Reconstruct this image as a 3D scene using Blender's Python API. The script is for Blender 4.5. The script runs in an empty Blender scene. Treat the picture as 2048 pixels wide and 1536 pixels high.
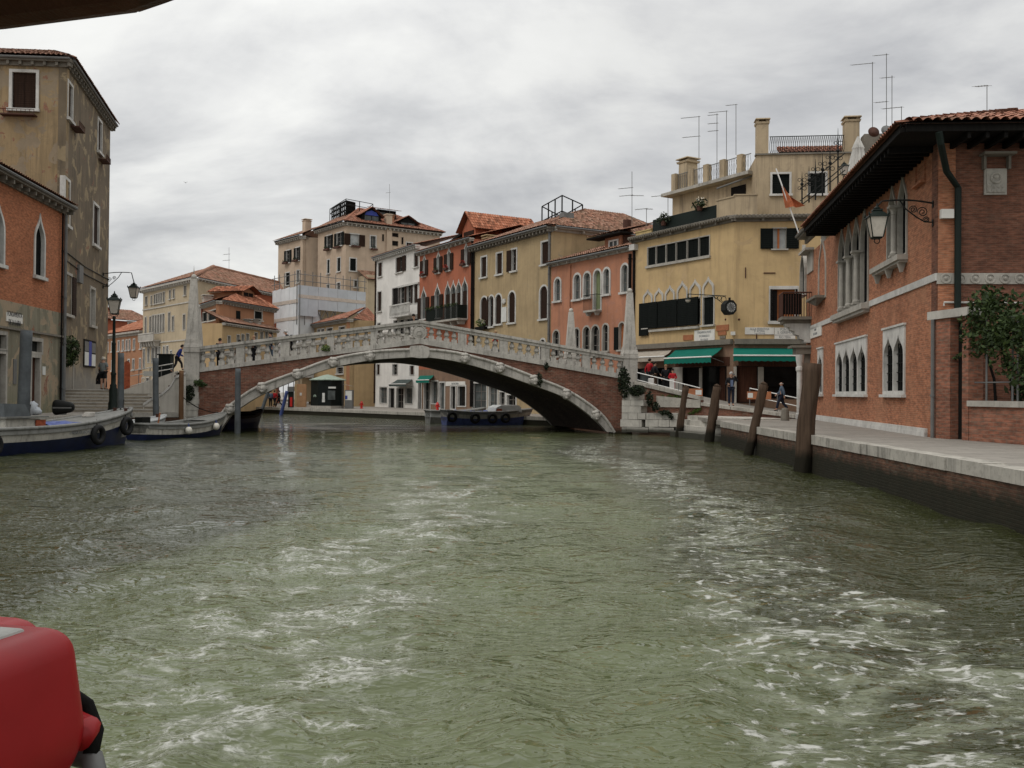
import bpy, bmesh, math, random
import numpy as np
from mathutils import Matrix, Vector, noise
from mathutils.geometry import tessellate_polygon
R = math.radians
random.seed(7)
rng = np.random.default_rng(7)
scene = bpy.context.scene
col = scene.collection

# ------------------------------------------------------------------ camera
FPX = 1900.0                       # focal length in pixels of a 2048 px wide frame
H = 2.3                            # eye height above the water
HQ = 1.1                           # fondamenta level
PITCH = math.atan((786 - 768) / FPX); ROLL = R(0.5)
_r0 = Vector((1, 0, 0)); _u0 = Vector((0, -math.sin(PITCH), math.cos(PITCH))); FWD = Vector((0, math.cos(PITCH), math.sin(PITCH)))
CR = _r0 * math.cos(ROLL) + _u0 * math.sin(ROLL)
CU = _u0 * math.cos(ROLL) - _r0 * math.sin(ROLL)
EYE = Vector((0, 0, H))
cam = bpy.data.cameras.new("camera"); camo = bpy.data.objects.new("camera", cam); col.objects.link(camo)
cam.sensor_width = 36; cam.lens = 36 * FPX / 2048; cam.clip_start = 0.05; cam.clip_end = 3000
m = Matrix.Identity(4)
for i in range(3):
    m[i][0] = CR[i]; m[i][1] = CU[i]; m[i][2] = -FWD[i]; m[i][3] = EYE[i]
camo.matrix_world = m
scene.camera = camo
scene.view_settings.view_transform = 'Standard'; scene.view_settings.look = 'None'
scene.view_settings.exposure = 0.0; scene.view_settings.gamma = 1
scene.render.resolution_x = 1024; scene.render.resolution_y = 768
scene.cycles.max_bounces = 4; scene.cycles.diffuse_bounces = 2; scene.cycles.glossy_bounces = 2

# ------------------------------------------------------------------ sky and sun
SUN_EL, SUN_AZ = R(52), R(-125)     # azimuth from +Y, clockwise: left and a little behind the viewer
w = bpy.data.worlds.new("World"); scene.world = w; w.use_nodes = True
nt = w.node_tree; N = nt.nodes; L = nt.links; N.clear()
def nd(t, **kw):
    n = N.new(t)
    for k, v in kw.items(): setattr(n, k, v)
    return n
def mth(op, a, b=None, c=None, clamp=False):
    n = N.new('ShaderNodeMath'); n.operation = op; n.use_clamp = clamp
    for i, v in enumerate((a, b, c)):
        if v is None: continue
        if isinstance(v, (int, float)): n.inputs[i].default_value = v
        else: L.new(v, n.inputs[i])
    return n.outputs[0]
def mixc(f, a, b, blend='MIX'):
    n = N.new('ShaderNodeMix'); n.data_type = 'RGBA'; n.blend_type = blend
    for k, v in (('Factor', f), ('A', a), ('B', b)):
        s = [x for x in n.inputs if x.name == k and (x.type == ('VALUE' if k == 'Factor' else 'RGBA'))][0]
        if isinstance(v, (int, float)): s.default_value = v
        elif isinstance(v, tuple): s.default_value = v if len(v) == 4 else (*v, 1)
        else: L.new(v, s)
    return [o for o in n.outputs if o.type == 'RGBA'][0]
def ramp(f, pts, interp='LINEAR'):
    n = N.new('ShaderNodeValToRGB'); n.color_ramp.interpolation = interp
    e = n.color_ramp.elements
    while len(e) < len(pts): e.new(0.5)
    for k, (p, c) in enumerate(pts):
        e[k].position = p; e[k].color = c if len(c) == 4 else (*c, 1)
    L.new(f, n.inputs[0]); return n.outputs[0]
def vmath(op, a, b=None, s=None):
    n = N.new('ShaderNodeVectorMath'); n.operation = op
    for i, v in enumerate((a, b)):
        if v is None: continue
        if isinstance(v, tuple): n.inputs[i].default_value = v
        else: L.new(v, n.inputs[i])
    if s is not None:
        if isinstance(s, (int, float)): n.inputs['Scale'].default_value = s
        else: L.new(s, n.inputs['Scale'])
    return n.outputs[0]
def comb(x, y, z):
    n = N.new('ShaderNodeCombineXYZ')
    for i, v in enumerate((x, y, z)):
        if isinstance(v, (int, float)): n.inputs[i].default_value = v
        else: L.new(v, n.inputs[i])
    return n.outputs[0]
def sep(v):
    n = N.new('ShaderNodeSeparateXYZ'); L.new(v, n.inputs[0]); return n.outputs
def noi(vec, scale, detail=4, rough=0.55, dist=0.0, ntype=None):
    n = N.new('ShaderNodeTexNoise')
    if vec is not None: L.new(vec, n.inputs['Vector'])
    n.inputs['Scale'].default_value = scale; n.inputs['Detail'].default_value = detail
    n.inputs['Roughness'].default_value = rough; n.inputs['Distortion'].default_value = dist
    if ntype: n.noise_type = ntype
    return n.outputs['Fac']
sky = nd('ShaderNodeTexSky', sky_type='NISHITA', sun_disc=False)
sky.sun_elevation = SUN_EL; sky.sun_rotation = SUN_AZ
tc = nd('ShaderNodeTexCoord')
x_, y_, z_ = sep(tc.outputs['Generated'])
zc = mth('MAXIMUM', z_, 0.0)
den = mth('ADD', zc, 0.26)
pv = comb(mth('DIVIDE', x_, den), mth('DIVIDE', y_, den), 0.0)
wv = vmath('ADD', pv, comb(0.0, 0.0, 3.3))
n1 = noi(wv, 1.05, 8, 0.57, 0.5)
n2 = noi(vmath('MULTIPLY', wv, (1.0, 1.5, 1.0)), 2.4, 7, 0.56, 0.3)
cl = mth('ADD', mth('MULTIPLY', n1, 0.70), mth('MULTIPLY', n2, 0.30))
cc = ramp(cl, [(0.37, (0.44, 0.446, 0.465)), (0.445, (0.59, 0.594, 0.604)), (0.50, (0.715, 0.716, 0.714)), (0.56, (0.83, 0.83, 0.812)), (0.67, (0.93, 0.93, 0.905))])
up = ramp(z_, [(0.0, (1.0, 1.0, 0.98)), (0.36, (1.0, 1.0, 1.0)), (0.60, (1.45, 1.45, 1.45)), (1.0, (1.9, 1.9, 1.9))])
cc = mixc(1.0, cc, up, 'MULTIPLY')
# the brightest part of the cover, where the sun is behind thin cloud ahead on the left
dt = N.new('ShaderNodeVectorMath'); dt.operation = 'DOT_PRODUCT'; L.new(tc.outputs['Generated'], dt.inputs[0])
bd = Vector((-0.275, 1.0, 0.40)).normalized(); dt.inputs[1].default_value = bd
gl = ramp(dt.outputs['Value'], [(0.94, (0, 0, 0)), (0.998, (0.16, 0.16, 0.15))])
cc = mixc(1.0, cc, gl, 'ADD')
nish = vmath('SCALE', sky.outputs[0], s=0.09)
cc = mixc(0.93, nish, cc)
bg = nd('ShaderNodeBackground'); L.new(cc, bg.inputs[0]); bg.inputs[1].default_value = 1.0
wo = nd('ShaderNodeOutputWorld'); L.new(bg.outputs[0], wo.inputs[0])
sun = bpy.data.lights.new("sun", 'SUN'); sun.energy = 0.9; sun.angle = R(25); sun.color = (1.0, 0.96, 0.9)
suno = bpy.data.objects.new("sun", sun); col.objects.link(suno)
sd = Vector((math.sin(SUN_AZ) * math.cos(SUN_EL), math.cos(SUN_AZ) * math.cos(SUN_EL), math.sin(SUN_EL)))
suno.rotation_euler = (-sd).to_track_quat('-Z', 'Y').to_euler()

# ------------------------------------------------------------------ helpers: points of the place seen through a pixel
def ray(px, py):
    return (FWD + CR * ((px - 1024) / FPX) + CU * ((768 - py) / FPX))
def at(px, py, D):
    d = ray(px, py); return EYE + d * (D / d.y)
def ground(px, py, z=0.0):
    d = ray(px, py); return EYE + d * ((z - H) / d.z)
def plan(px, D, py=786):
    p = at(px, py, D); return Vector((p.x, p.y))

# ------------------------------------------------------------------ materials
MATS = {}
def newmat(name):
    global N, L, nt
    mt = bpy.data.materials.new(name); mt.use_nodes = True
    nt = mt.node_tree; N = nt.nodes; L = nt.links; N.clear()
    out = N.new('ShaderNodeOutputMaterial'); b = N.new('ShaderNodeBsdfPrincipled')
    L.new(b.outputs[0], out.inputs[0]); MATS[name] = mt
    return mt, b
def setc(b, c, rough=0.8, spec=0.3, metal=0.0):
    if isinstance(c, tuple): b.inputs['Base Color'].default_value = (*c[:3], 1)
    else: L.new(c, b.inputs['Base Color'])
    if isinstance(rough, (int, float)): b.inputs['Roughness'].default_value = rough
    else: L.new(rough, b.inputs['Roughness'])
    b.inputs['Specular IOR Level'].default_value = spec; b.inputs['Metallic'].default_value = metal
def bump(b, h, strength=0.4, dist=0.02):
    n = N.new('ShaderNodeBump'); n.inputs['Strength'].default_value = strength; n.inputs['Distance'].default_value = dist
    L.new(h, n.inputs['Height']); L.new(n.outputs[0], b.inputs['Normal'])
def ocoord(seed=0.0):
    t = N.new('ShaderNodeTexCoord')
    return vmath('ADD', t.outputs['Object'], (seed * 3.7, seed * 1.9, seed * 2.3)) if seed else t.outputs['Object']
def scl(c, k): return tuple(min(1, v * k) for v in c)
def mat_plain(name, c, rough=0.6, spec=0.3, metal=0.0, var=0.18, scale=2.5):
    """paint, metal, cloth: a little uneven in tone and gloss"""
    mt, b = newmat(name); o = ocoord()
    n = noi(o, scale, 5, 0.6)
    cl = ramp(n, [(0.3, scl(c, 1 - var)), (0.7, scl(c, 1 + var))])
    r = mth('ADD', mth('MULTIPLY', n, 0.25), rough - 0.12, clamp=True)
    setc(b, cl, r, spec, metal); return mt
def brickvec(o):
    x, y, z = sep(o); return comb(mth('ADD', x, y), z, 0.0)
def bricktex(v, c1, c2, mo, bw=0.25, rh=0.07, ms=0.012):
    t = N.new('ShaderNodeTexBrick'); L.new(v, t.inputs['Vector'])
    t.inputs['Scale'].default_value = 1.0; t.inputs['Brick Width'].default_value = bw; t.inputs['Row Height'].default_value = rh
    t.inputs['Mortar Size'].default_value = ms; t.inputs['Mortar Smooth'].default_value = 0.3; t.inputs['Bias'].default_value = -0.1
    for k, c in (('Color1', c1), ('Color2', c2), ('Mortar', mo)): t.inputs[k].default_value = (*c, 1)
    return t
def mat_plaster(name, c, seed=1, stain=0.5, dark=(0.06, 0.05, 0.035), patch=None, patch_at=0.62, brick=0.0, low=None, rough=0.9):
    """rendered wall: mottled tone, rain streaks, grime and (optionally) patches of repair or bare brick"""
    mt, b = newmat(name); o = ocoord(seed)
    n1 = noi(o, 0.45, 6, 0.6, 0.4); n2 = noi(o, 2.2, 6, 0.65); n3 = noi(o, 18, 3, 0.6)
    cl = ramp(n1, [(0.28, scl(c, 0.78)), (0.5, c), (0.74, scl(c, 1.18))])
    cl = mixc(mth('MULTIPLY', n2, 0.5), cl, scl(c, 0.72))
    st = noi(vmath('MULTIPLY', o, (1.6, 1.6, 0.12)), 1.4, 6, 0.62, 0.3)
    sm = ramp(st, [(0.5, (0, 0, 0)), (0.78, (1, 1, 1))])
    cl = mixc(mth('MULTIPLY', sm, 0.75 * stain), cl, dark)
    s2 = noi(vmath('MULTIPLY', o, (5, 5, 0.22)), 1.2, 5, 0.6)
    cl = mixc(mth('MULTIPLY', ramp(s2, [(0.54, (0, 0, 0)), (0.74, (1, 1, 1))]), 0.5 * stain), cl, scl(dark, 1.3))
    bl = ramp(noi(o, 1.1, 7, 0.7, 0.8), [(0.56, (0, 0, 0)), (0.72, (1, 1, 1))])
    cl = mixc(mth('MULTIPLY', bl, 0.6 * stain), cl, scl(dark, 1.6))
    if patch:
        pm = ramp(noi(vmath('ADD', o, (31, 7, 11)), 0.8, 6, 0.62, 0.6), [(patch_at, (0, 0, 0)), (patch_at + 0.03, (1, 1, 1))])
        cl = mixc(mth('MULTIPLY', pm, 0.9), cl, mixc(n2, scl(patch, 0.7), scl(patch, 1.2)))
    if brick:
        t = bricktex(brickvec(o), (0.27, 0.10, 0.055), (0.19, 0.075, 0.045), (0.22, 0.18, 0.14))
        pm = ramp(noi(vmath('ADD', o, (5, 17, 41)), 0.9, 6, 0.68, 0.7), [(brick, (0, 0, 0)), (brick + 0.025, (1, 1, 1))])
        cl = mixc(pm, cl, t.outputs['Color'])
    if low:                                    # damp rising from the ground: (height, colour)
        z = sep(N.new('ShaderNodeTexCoord').outputs['Object'])[2]
        lm = mth('SUBTRACT', mth('ADD', low[0], mth('MULTIPLY', n1, 1.6)), z)
        lm = mth('MULTIPLY', lm, 0.8, clamp=True)
        cl = mixc(mth('MULTIPLY', lm, 0.8), cl, mixc(n2, scl(low[1], 0.7), scl(low[1], 1.3)))
    setc(b, cl, rough, 0.2); bump(b, mth('ADD', n2, mth('MULTIPLY', n3, 0.35)), 0.5, 0.03); return mt
def mat_brick(name, c1, c2, mo, seed=1, grime=0.5, patch=None, top=None, moss=None, bw=0.25, rh=0.07, ms=0.012):
    mt, b = newmat(name); o = ocoord(seed)
    t = bricktex(brickvec(o), c1, c2, mo, bw, rh, ms)
    n1 = noi(o, 0.5, 6, 0.6, 0.5); n2 = noi(o, 3.0, 6, 0.7); n3 = noi(vmath('MULTIPLY', o, (4, 4, 14)), 1.0, 2, 0.5)
    n4 = noi(vmath('MULTIPLY', o, (2.2, 2.2, 7)), 1.0, 3, 0.6)
    cl = mixc(0.5, t.outputs['Color'], mixc(ramp(n3, [(0.35, (0, 0, 0)), (0.65, (1, 1, 1))]), scl(c2, 0.5), scl(c1, 1.45)))
    cl = mixc(mth('MULTIPLY', ramp(n4, [(0.58, (0, 0, 0)), (0.7, (1, 1, 1))]), grime), cl, scl(mo, 0.95))
    cl = mixc(mth('MULTIPLY', ramp(n1, [(0.45, (0, 0, 0)), (0.75, (1, 1, 1))]), grime), cl, scl(c2, 0.45))
    cl = mixc(mth('MULTIPLY', ramp(n2, [(0.5, (0, 0, 0)), (0.8, (1, 1, 1))]), grime * 0.8), cl, scl(mo, 0.8))
    if patch:
        pm = ramp(noi(vmath('ADD', o, (11, 3, 7)), 0.55, 6, 0.6, 0.5), [(0.5, (0, 0, 0)), (0.66, (1, 1, 1))])
        cl = mixc(mth('MULTIPLY', pm, 0.65), cl, patch)
        zz = sep(o)[2]; cl = mixc(mth('MULTIPLY', ramp(noi(vmath('MULTIPLY', o, (0.9, 0.9, 0.5)), 1.3, 6, 0.65, 0.5), [(0.52, (0, 0, 0)), (0.68, (1, 1, 1))]), 0.45), cl, scl(c2, 0.6))
    if moss:
        z = sep(N.new('ShaderNodeTexCoord').outputs['Object'])[2]
        lm = mth('MULTIPLY', mth('SUBTRACT', mth('ADD', moss[0], mth('MULTIPLY', n2, 0.5)), z), 3.0, clamp=True)
        cl = mixc(mth('MULTIPLY', lm, 0.95), cl, mixc(n2, scl(moss[1], 0.5), scl(moss[1], 1.5)))
    setc(b, cl, 0.9, 0.2)
    bump(b, mth('SUBTRACT', mth('MULTIPLY', n2, 0.5), mth('MULTIPLY', t.outputs['Fac'], 0.6)), 0.6, 0.02); return mt
def mat_stone(name, c=(0.42, 0.40, 0.36), seed=1, grime=0.5, rough=0.8, damp=None):
    mt, b = newmat(name); o = ocoord(seed)
    n1 = noi(o, 1.2, 7, 0.65, 0.3); n2 = noi(o, 9, 5, 0.6); st = noi(vmath('MULTIPLY', o, (5, 5, 0.5)), 1.0, 5, 0.6)
    cl = ramp(n1, [(0.3, scl(c, 0.72)), (0.55, c), (0.75, scl(c, 1.15))])
    cl = mixc(mth('MULTIPLY', ramp(n2, [(0.5, (0, 0, 0)), (0.75, (1, 1, 1))]), 0.45 * grime), cl, (0.09, 0.085, 0.07))
    cl = mixc(mth('MULTIPLY', ramp(st, [(0.52, (0, 0, 0)), (0.72, (1, 1, 1))]), 0.7 * grime), cl, (0.08, 0.075, 0.065))
    if damp:
        z = sep(N.new('ShaderNodeTexCoord').outputs['Object'])[2]
        lm = mth('MULTIPLY', mth('SUBTRACT', mth('ADD', damp, mth('MULTIPLY', n1, 0.25)), z), 5.0, clamp=True)
        cl = mixc(mth('MULTIPLY', lm, 0.93), cl, (0.022, 0.022, 0.014))
    setc(b, cl, rough, 0.25); bump(b, mth('ADD', n2, n1), 0.35, 0.015); return mt
def mat_paving(name, c, bw=1.1, rh=0.6):
    mt, b = newmat(name); o = ocoord(); x, y, z = sep(o)
    t = bricktex(comb(x, mth('ADD', y, z), 0.0), scl(c, 1.12), scl(c, 0.85), scl(c, 0.35), bw, rh, 0.012)
    n1 = noi(o, 0.6, 6, 0.65, 0.4); n2 = noi(o, 5, 5, 0.6)
    cl = mixc(mth('MULTIPLY', n1, 0.5), t.outputs['Color'], scl(c, 0.6)); cl = mixc(mth('MULTIPLY', ramp(n2, [(0.5, (0, 0, 0)), (0.8, (1, 1, 1))]), 0.5), cl, scl(c, 0.45))
    setc(b, cl, 0.75, 0.3); bump(b, mth('SUBTRACT', n2, mth('MULTIPLY', t.outputs['Fac'], 0.6)), 0.4, 0.015); return mt
def mat_tile(name, c=(0.34, 0.13, 0.075), seed=1, lichen=0.35):
    mt, b = newmat(name); o = ocoord(seed)
    a = N.new('ShaderNodeAttribute'); a.attribute_name = 'tint'
    n1 = noi(o, 0.7, 6, 0.65); n2 = noi(o, 6, 5, 0.65)
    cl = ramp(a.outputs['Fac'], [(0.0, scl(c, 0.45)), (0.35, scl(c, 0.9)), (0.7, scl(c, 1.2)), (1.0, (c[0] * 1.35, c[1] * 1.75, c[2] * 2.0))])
    cl = mixc(mth('MULTIPLY', ramp(n1, [(0.42, (0, 0, 0)), (0.7, (1, 1, 1))]), lichen), cl, (0.14, 0.115, 0.075))
    cl = mixc(mth('MULTIPLY', ramp(n2, [(0.55, (0, 0, 0)), (0.75, (1, 1, 1))]), lichen + 0.1), cl, (0.07, 0.05, 0.035))
    setc(b, cl, 0.9, 0.15); bump(b, n2, 0.3, 0.02); return mt
def mat_wood(name, c, seed=1, wet=None, rough=0.75, slat=0.0):
    """boards or a weathered pile; slat > 0 adds louvre lines that far apart"""
    mt, b = newmat(name); o = ocoord(seed)
    g = noi(vmath('MULTIPLY', o, (14, 14, 0.8)), 1.0, 5, 0.6, 0.3); n2 = noi(o, 2.0, 5, 0.6)
    cl = ramp(g, [(0.3, scl(c, 0.55)), (0.55, c), (0.75, scl(c, 1.35))])
    cl = mixc(mth('MULTIPLY', n2, 0.45), cl, scl(c, 0.6))
    h = g
    if slat:
        z = sep(o)[2]; s = mth('PINGPONG', z, slat)
        h = mth('ADD', mth('MULTIPLY', s, 0.8 / slat), mth('MULTIPLY', g, 0.2))
    if wet:
        z = sep(N.new('ShaderNodeTexCoord').outputs['Object'])[2]
        lm = mth('MULTIPLY', mth('SUBTRACT', mth('ADD', wet, mth('MULTIPLY', n2, 0.4)), z), 4.0, clamp=True)
        cl = mixc(mth('MULTIPLY', lm, 0.92), cl, (0.012, 0.012, 0.008))
    setc(b, cl, rough + 0.1, 0.12); bump(b, h, 0.6, 0.02); return mt
def mat_glass(name, c=(0.010, 0.011, 0.011), rough=0.12):
    mt, b = newmat(name); o = ocoord()
    n = noi(o, 1.3, 4, 0.6)
    setc(b, ramp(n, [(0.3, scl(c, 0.5)), (0.7, scl(c, 1.6))]), rough, 0.0 if 'dim' in name else 0.1); return mt
def mat_leaf(name, c, trans=0.25):
    mt, b = newmat(name); a = N.new('ShaderNodeAttribute'); a.attribute_name = 'tint'
    cl = ramp(a.outputs['Fac'], [(0.0, scl(c, 0.55)), (0.5, c), (1.0, (c[0] * 1.7, c[1] * 1.5, c[2] * 1.2))])
    setc(b, cl, 0.65, 0.25)
    return mt

# ------------------------------------------------------------------ mesh builder
WM = {}
WORLD = Matrix.Identity(4)
class MB:
    def __init__(s): s.v = []; s.f = []; s.t = []
    def add(s, vs, fs, tint=None):
        o = len(s.v); s.v.extend([tuple(p) for p in vs])
        for i, f in enumerate(fs):
            s.f.append(tuple(o + k for k in f)); s.t.append(0.5 if tint is None else (tint if isinstance(tint, (int, float)) else tint[i]))
        return s
    def box(s, x0, x1, y0, y1, z0, z1):
        return s.add([(x0, y0, z0), (x1, y0, z0), (x1, y1, z0), (x0, y1, z0), (x0, y0, z1), (x1, y0, z1), (x1, y1, z1), (x0, y1, z1)],
                     [(0, 3, 2, 1), (4, 5, 6, 7), (0, 1, 5, 4), (1, 2, 6, 5), (2, 3, 7, 6), (3, 0, 4, 7)])
    def frustum(s, cx, cy, z0, z1, a0, b0, a1, b1):
        return s.add([(cx - a0, cy - b0, z0), (cx + a0, cy - b0, z0), (cx + a0, cy + b0, z0), (cx - a0, cy + b0, z0),
                      (cx - a1, cy - b1, z1), (cx + a1, cy - b1, z1), (cx + a1, cy + b1, z1), (cx - a1, cy + b1, z1)],
                     [(0, 3, 2, 1), (4, 5, 6, 7), (0, 1, 5, 4), (1, 2, 6, 5), (2, 3, 7, 6), (3, 0, 4, 7)])
    def tube(s, pts, r, n=8, caps=True, closed=False):
        pts = [Vector(p) for p in pts]; k = len(pts)
        rs = r if isinstance(r, (list, tuple)) else [r] * k
        vs = []; fs = []; prev = None
        for i, p in enumerate(pts):
            if closed: t = pts[(i + 1) % k] - pts[i - 1]
            else: t = pts[min(i + 1, k - 1)] - pts[max(i - 1, 0)]
            if t.length < 1e-9: t = Vector((0, 0, 1))
            t.normalize()
            if prev is None:
                a = Vector((0, 0, 1)) if abs(t.z) < 0.9 else Vector((1, 0, 0))
                u = t.cross(a).normalized()
            else:
                u = prev - t * prev.dot(t)
                u = u.normalized() if u.length > 1e-6 else t.orthogonal().normalized()
            prev = u; v = t.cross(u)
            for j in range(n):
                a = 2 * math.pi * j / n; vs.append(p + (u * math.cos(a) + v * math.sin(a)) * rs[i])
        for i in range(k if closed else k - 1):
            i2 = (i + 1) % k
            for j in range(n):
                j2 = (j + 1) % n; fs.append((i * n + j, i * n + j2, i2 * n + j2, i2 * n + j))
        if caps and not closed: fs.append(tuple(range(n - 1, -1, -1))); fs.append(tuple((k - 1) * n + j for j in range(n)))
        return s.add(vs, fs)
    def lathe(s, prof, n=12, c=(0, 0, 0)):
        vs = []; fs = []
        for r, z in prof:
            for j in range(n):
                a = 2 * math.pi * j / n; vs.append((c[0] + r * math.cos(a), c[1] + r * math.sin(a), c[2] + z))
        k = len(prof)
        for i in range(k - 1):
            for j in range(n):
                j2 = (j + 1) % n; fs.append((i * n + j, i * n + j2, (i + 1) * n + j2, (i + 1) * n + j))
        fs.append(tuple(range(n - 1, -1, -1))); fs.append(tuple((k - 1) * n + j for j in range(n)))
        return s.add(vs, fs)
    def ball(s, c, r, nu=12, nv=8, sc=(1, 1, 1), bumpy=0.0):
        vs = []; fs = []
        for i in range(nv + 1):
            th = math.pi * i / nv
            for j in range(nu):
                a = 2 * math.pi * j / nu; d = Vector((math.sin(th) * math.cos(a), math.sin(th) * math.sin(a), math.cos(th)))
                rr = r * (1 + bumpy * noise.noise(d * 2.3 + Vector(c) * 3.1)) if bumpy else r
                vs.append((c[0] + d.x * rr * sc[0], c[1] + d.y * rr * sc[1], c[2] + d.z * rr * sc[2]))
        for i in range(nv):
            for j in range(nu):
                j2 = (j + 1) % nu; fs.append((i * nu + j, (i + 1) * nu + j, (i + 1) * nu + j2, i * nu + j2))
        return s.add(vs, fs)
    def torus(s, c, R_, r, axis='y', n=20, k=8):
        pts = []
        for i in range(n):
            a = 2 * math.pi * i / n; p = (math.cos(a) * R_, math.sin(a) * R_)
            pts.append({'y': (c[0] + p[0], c[1], c[2] + p[1]), 'x': (c[0], c[1] + p[0], c[2] + p[1]), 'z': (c[0] + p[0], c[1] + p[1], c[2])}[axis])
        return s.tube(pts, r, k, closed=True)
    def plate(s, outline, holes, y0, y1):
        """a slab in the x-z plane between y0 (front) and y1, with holes"""
        def ccw(p):
            a = sum(p[i][0] * p[(i + 1) % len(p)][1] - p[(i + 1) % len(p)][0] * p[i][1] for i in range(len(p)))
            return list(p) if a > 0 else list(p)[::-1]
        loops = [ccw(outline)] + [ccw(h)[::-1] for h in holes]
        tri = tessellate_polygon([[Vector((p[0], p[1], 0)) for p in lp] for lp in loops])
        flat = [p for lp in loops for p in lp]; n = len(flat)
        vs = [(p[0], y0, p[1]) for p in flat] + [(p[0], y1, p[1]) for p in flat]; fs = []
        for a, b, c in tri:
            A = (flat[b][0] - flat[a][0]) * (flat[c][1] - flat[a][1]) - (flat[c][0] - flat[a][0]) * (flat[b][1] - flat[a][1])
            if A < 0: b, c = c, b
            fs.append((a, b, c)); fs.append((n + a, n + c, n + b))
        o = 0
        for lp in loops:
            k = len(lp)
            for i in range(k):
                a, b = o + i, o + (i + 1) % k; fs.append((a, n + a, n + b, b))
            o += k
        return s.add(vs, fs)
    def prism(s, foot, z0, z1):
        """vertical prism over a plan outline; z1 may be a list"""
        k = len(foot); zs = z1 if isinstance(z1, (list, tuple)) else [z1] * k
        a = sum(foot[i][0] * foot[(i + 1) % k][1] - foot[(i + 1) % k][0] * foot[i][1] for i in range(k))
        if a < 0: foot = foot[::-1]; zs = list(zs)[::-1]
        vs = [(p[0], p[1], z0) for p in foot] + [(p[0], p[1], z) for p, z in zip(foot, zs)]
        fs = [tuple(range(k - 1, -1, -1)), tuple(range(k, 2 * k))] + [(i, (i + 1) % k, k + (i + 1) % k, k + i) for i in range(k)]
        return s.add(vs, fs)
    def roof(s, A, B, C, D, pitch=0.26, row=0.38, amp=0.055, jit=0.02, thick=0.06):
        """tiled slope: A,B eave ends, C,D ridge ends above B,A; rows of barrel tiles run up the slope"""
        A, B, C, D = (Vector(p) for p in (A, B, C, D))
        e = (B - A); Lw = e.length; e.normalize()
        up = ((C + D) / 2 - (A + B) / 2); up -= e * up.dot(e); Ls = up.length; up.normalize()
        nrm = e.cross(up)
        if nrm.z < 0: nrm = -nrm
        uD = (D - A).dot(e); uC = (C - A).dot(e)
        umin = min(0, uD); umax = max(Lw, uC)
        nt_ = max(2, int((umax - umin) / pitch)); sub = 4; cols = nt_ * sub + 1; rows = max(1, int(Ls / row))
        rn = rng.random((rows + 1, nt_ + 1))
        vs = []; fs = []; ts = []
        for r in range(rows):
            for half in (0, 1):
                v = (r + half) / rows
                lo = uD * v; hi = Lw + (uC - Lw) * v
                for c in range(cols):
                    tid = min(c // sub, nt_ - 1); ph = (c % sub) / sub
                    u = umin + (umax - umin) * c / (cols - 1)
                    h = amp * math.sin(math.pi * ph) * 1.0 + (0.03 if half == 0 else 0.0) + (rn[r, tid] - 0.5) * jit
                    u = min(max(u, lo), hi)
                    vs.append(A + e * u + up * (Ls * v - (0.02 if half == 0 else -0.02)) + nrm * (h + thick))
        for r in range(rows):
            for c in range(cols - 1):
                a = (2 * r) * cols + c; b = (2 * r + 1) * cols + c; fs.append((a, a + 1, b + 1, b))
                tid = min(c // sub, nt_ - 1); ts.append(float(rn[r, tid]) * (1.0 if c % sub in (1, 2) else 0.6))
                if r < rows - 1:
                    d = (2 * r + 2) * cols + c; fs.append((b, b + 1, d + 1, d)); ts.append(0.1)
        s.add(vs, fs, ts)
        return s.add([A, B, C, D], [(0, 1, 2, 3)], 0.05)
    def leaves(s, c, rad, n, size=0.08, flat=1.0, shell=0.5):
        """n small leaf faces scattered through an ellipsoid"""
        for _ in range(n):
            d = Vector(rng.normal(size=3)); d.normalize(); k = (shell + (1 - shell) * rng.random()) if rng.random() < 0.75 else rng.random()
            p = Vector(c) + Vector((d.x * rad[0], d.y * rad[1], d.z * rad[2])) * k
            a = Vector(rng.normal(size=3)).normalized(); b = a.orthogonal().normalized(); q = size * (0.6 + 0.8 * rng.random())
            s.add([p - a * q, p + b * q * 0.45, p + a * q, p - b * q * 0.45], [(0, 1, 2, 3)], float(rng.random()))
        return s
    def build(s, name, mat, parent=None, M=None, smooth=False, tint=False):
        me = bpy.data.meshes.new(name); me.from_pydata(s.v, [], s.f); 
        if tint:
            a = me.attributes.new('tint', 'FLOAT', 'FACE'); a.data.foreach_set('value', np.array(s.t, dtype=np.float32))
        if smooth: me.polygons.foreach_set('use_smooth', [True] * len(me.polygons))
        mts = mat if isinstance(mat, list) else [mat]
        for mm in mts: me.materials.append(MATS[mm] if isinstance(mm, str) else mm)
        return link(bpy.data.objects.new(name, me), parent, M)
def link(o, parent=None, M=None):
    col.objects.link(o)
    if M is None: M = WM[parent.name] if parent else Matrix.Identity(4)
    WM[o.name] = M.copy()
    if parent: o.parent = parent; o.matrix_basis = WM[parent.name].inverted() @ M
    else: o.matrix_world = M
    return o
def T(x, y, z=0.0, rz=0.0): return Matrix.Translation((x, y, z)) @ Matrix.Rotation(rz, 4, 'Z')
def empty(name, M=None):
    return link(bpy.data.objects.new(name, None), None, M or Matrix.Identity(4))
def tag(o, label=None, cat=None, group=None, kind=None):
    if label: o['label'] = label
    if cat: o['category'] = cat
    if group: o['group'] = group
    if kind: o['kind'] = kind
    return o
def text(s, size, mat, parent, M, name='lettering', extrude=0.004, sx=1.0, align='CENTER'):
    c = bpy.data.curves.new(name, 'FONT'); c.body = s; c.size = size; c.extrude = extrude; c.align_x = align; c.align_y = 'CENTER'
    c.materials.append(MATS[mat])
    return link(bpy.data.objects.new(name, c), parent, M @ Matrix.Diagonal((sx, 1, 1, 1)))
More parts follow.
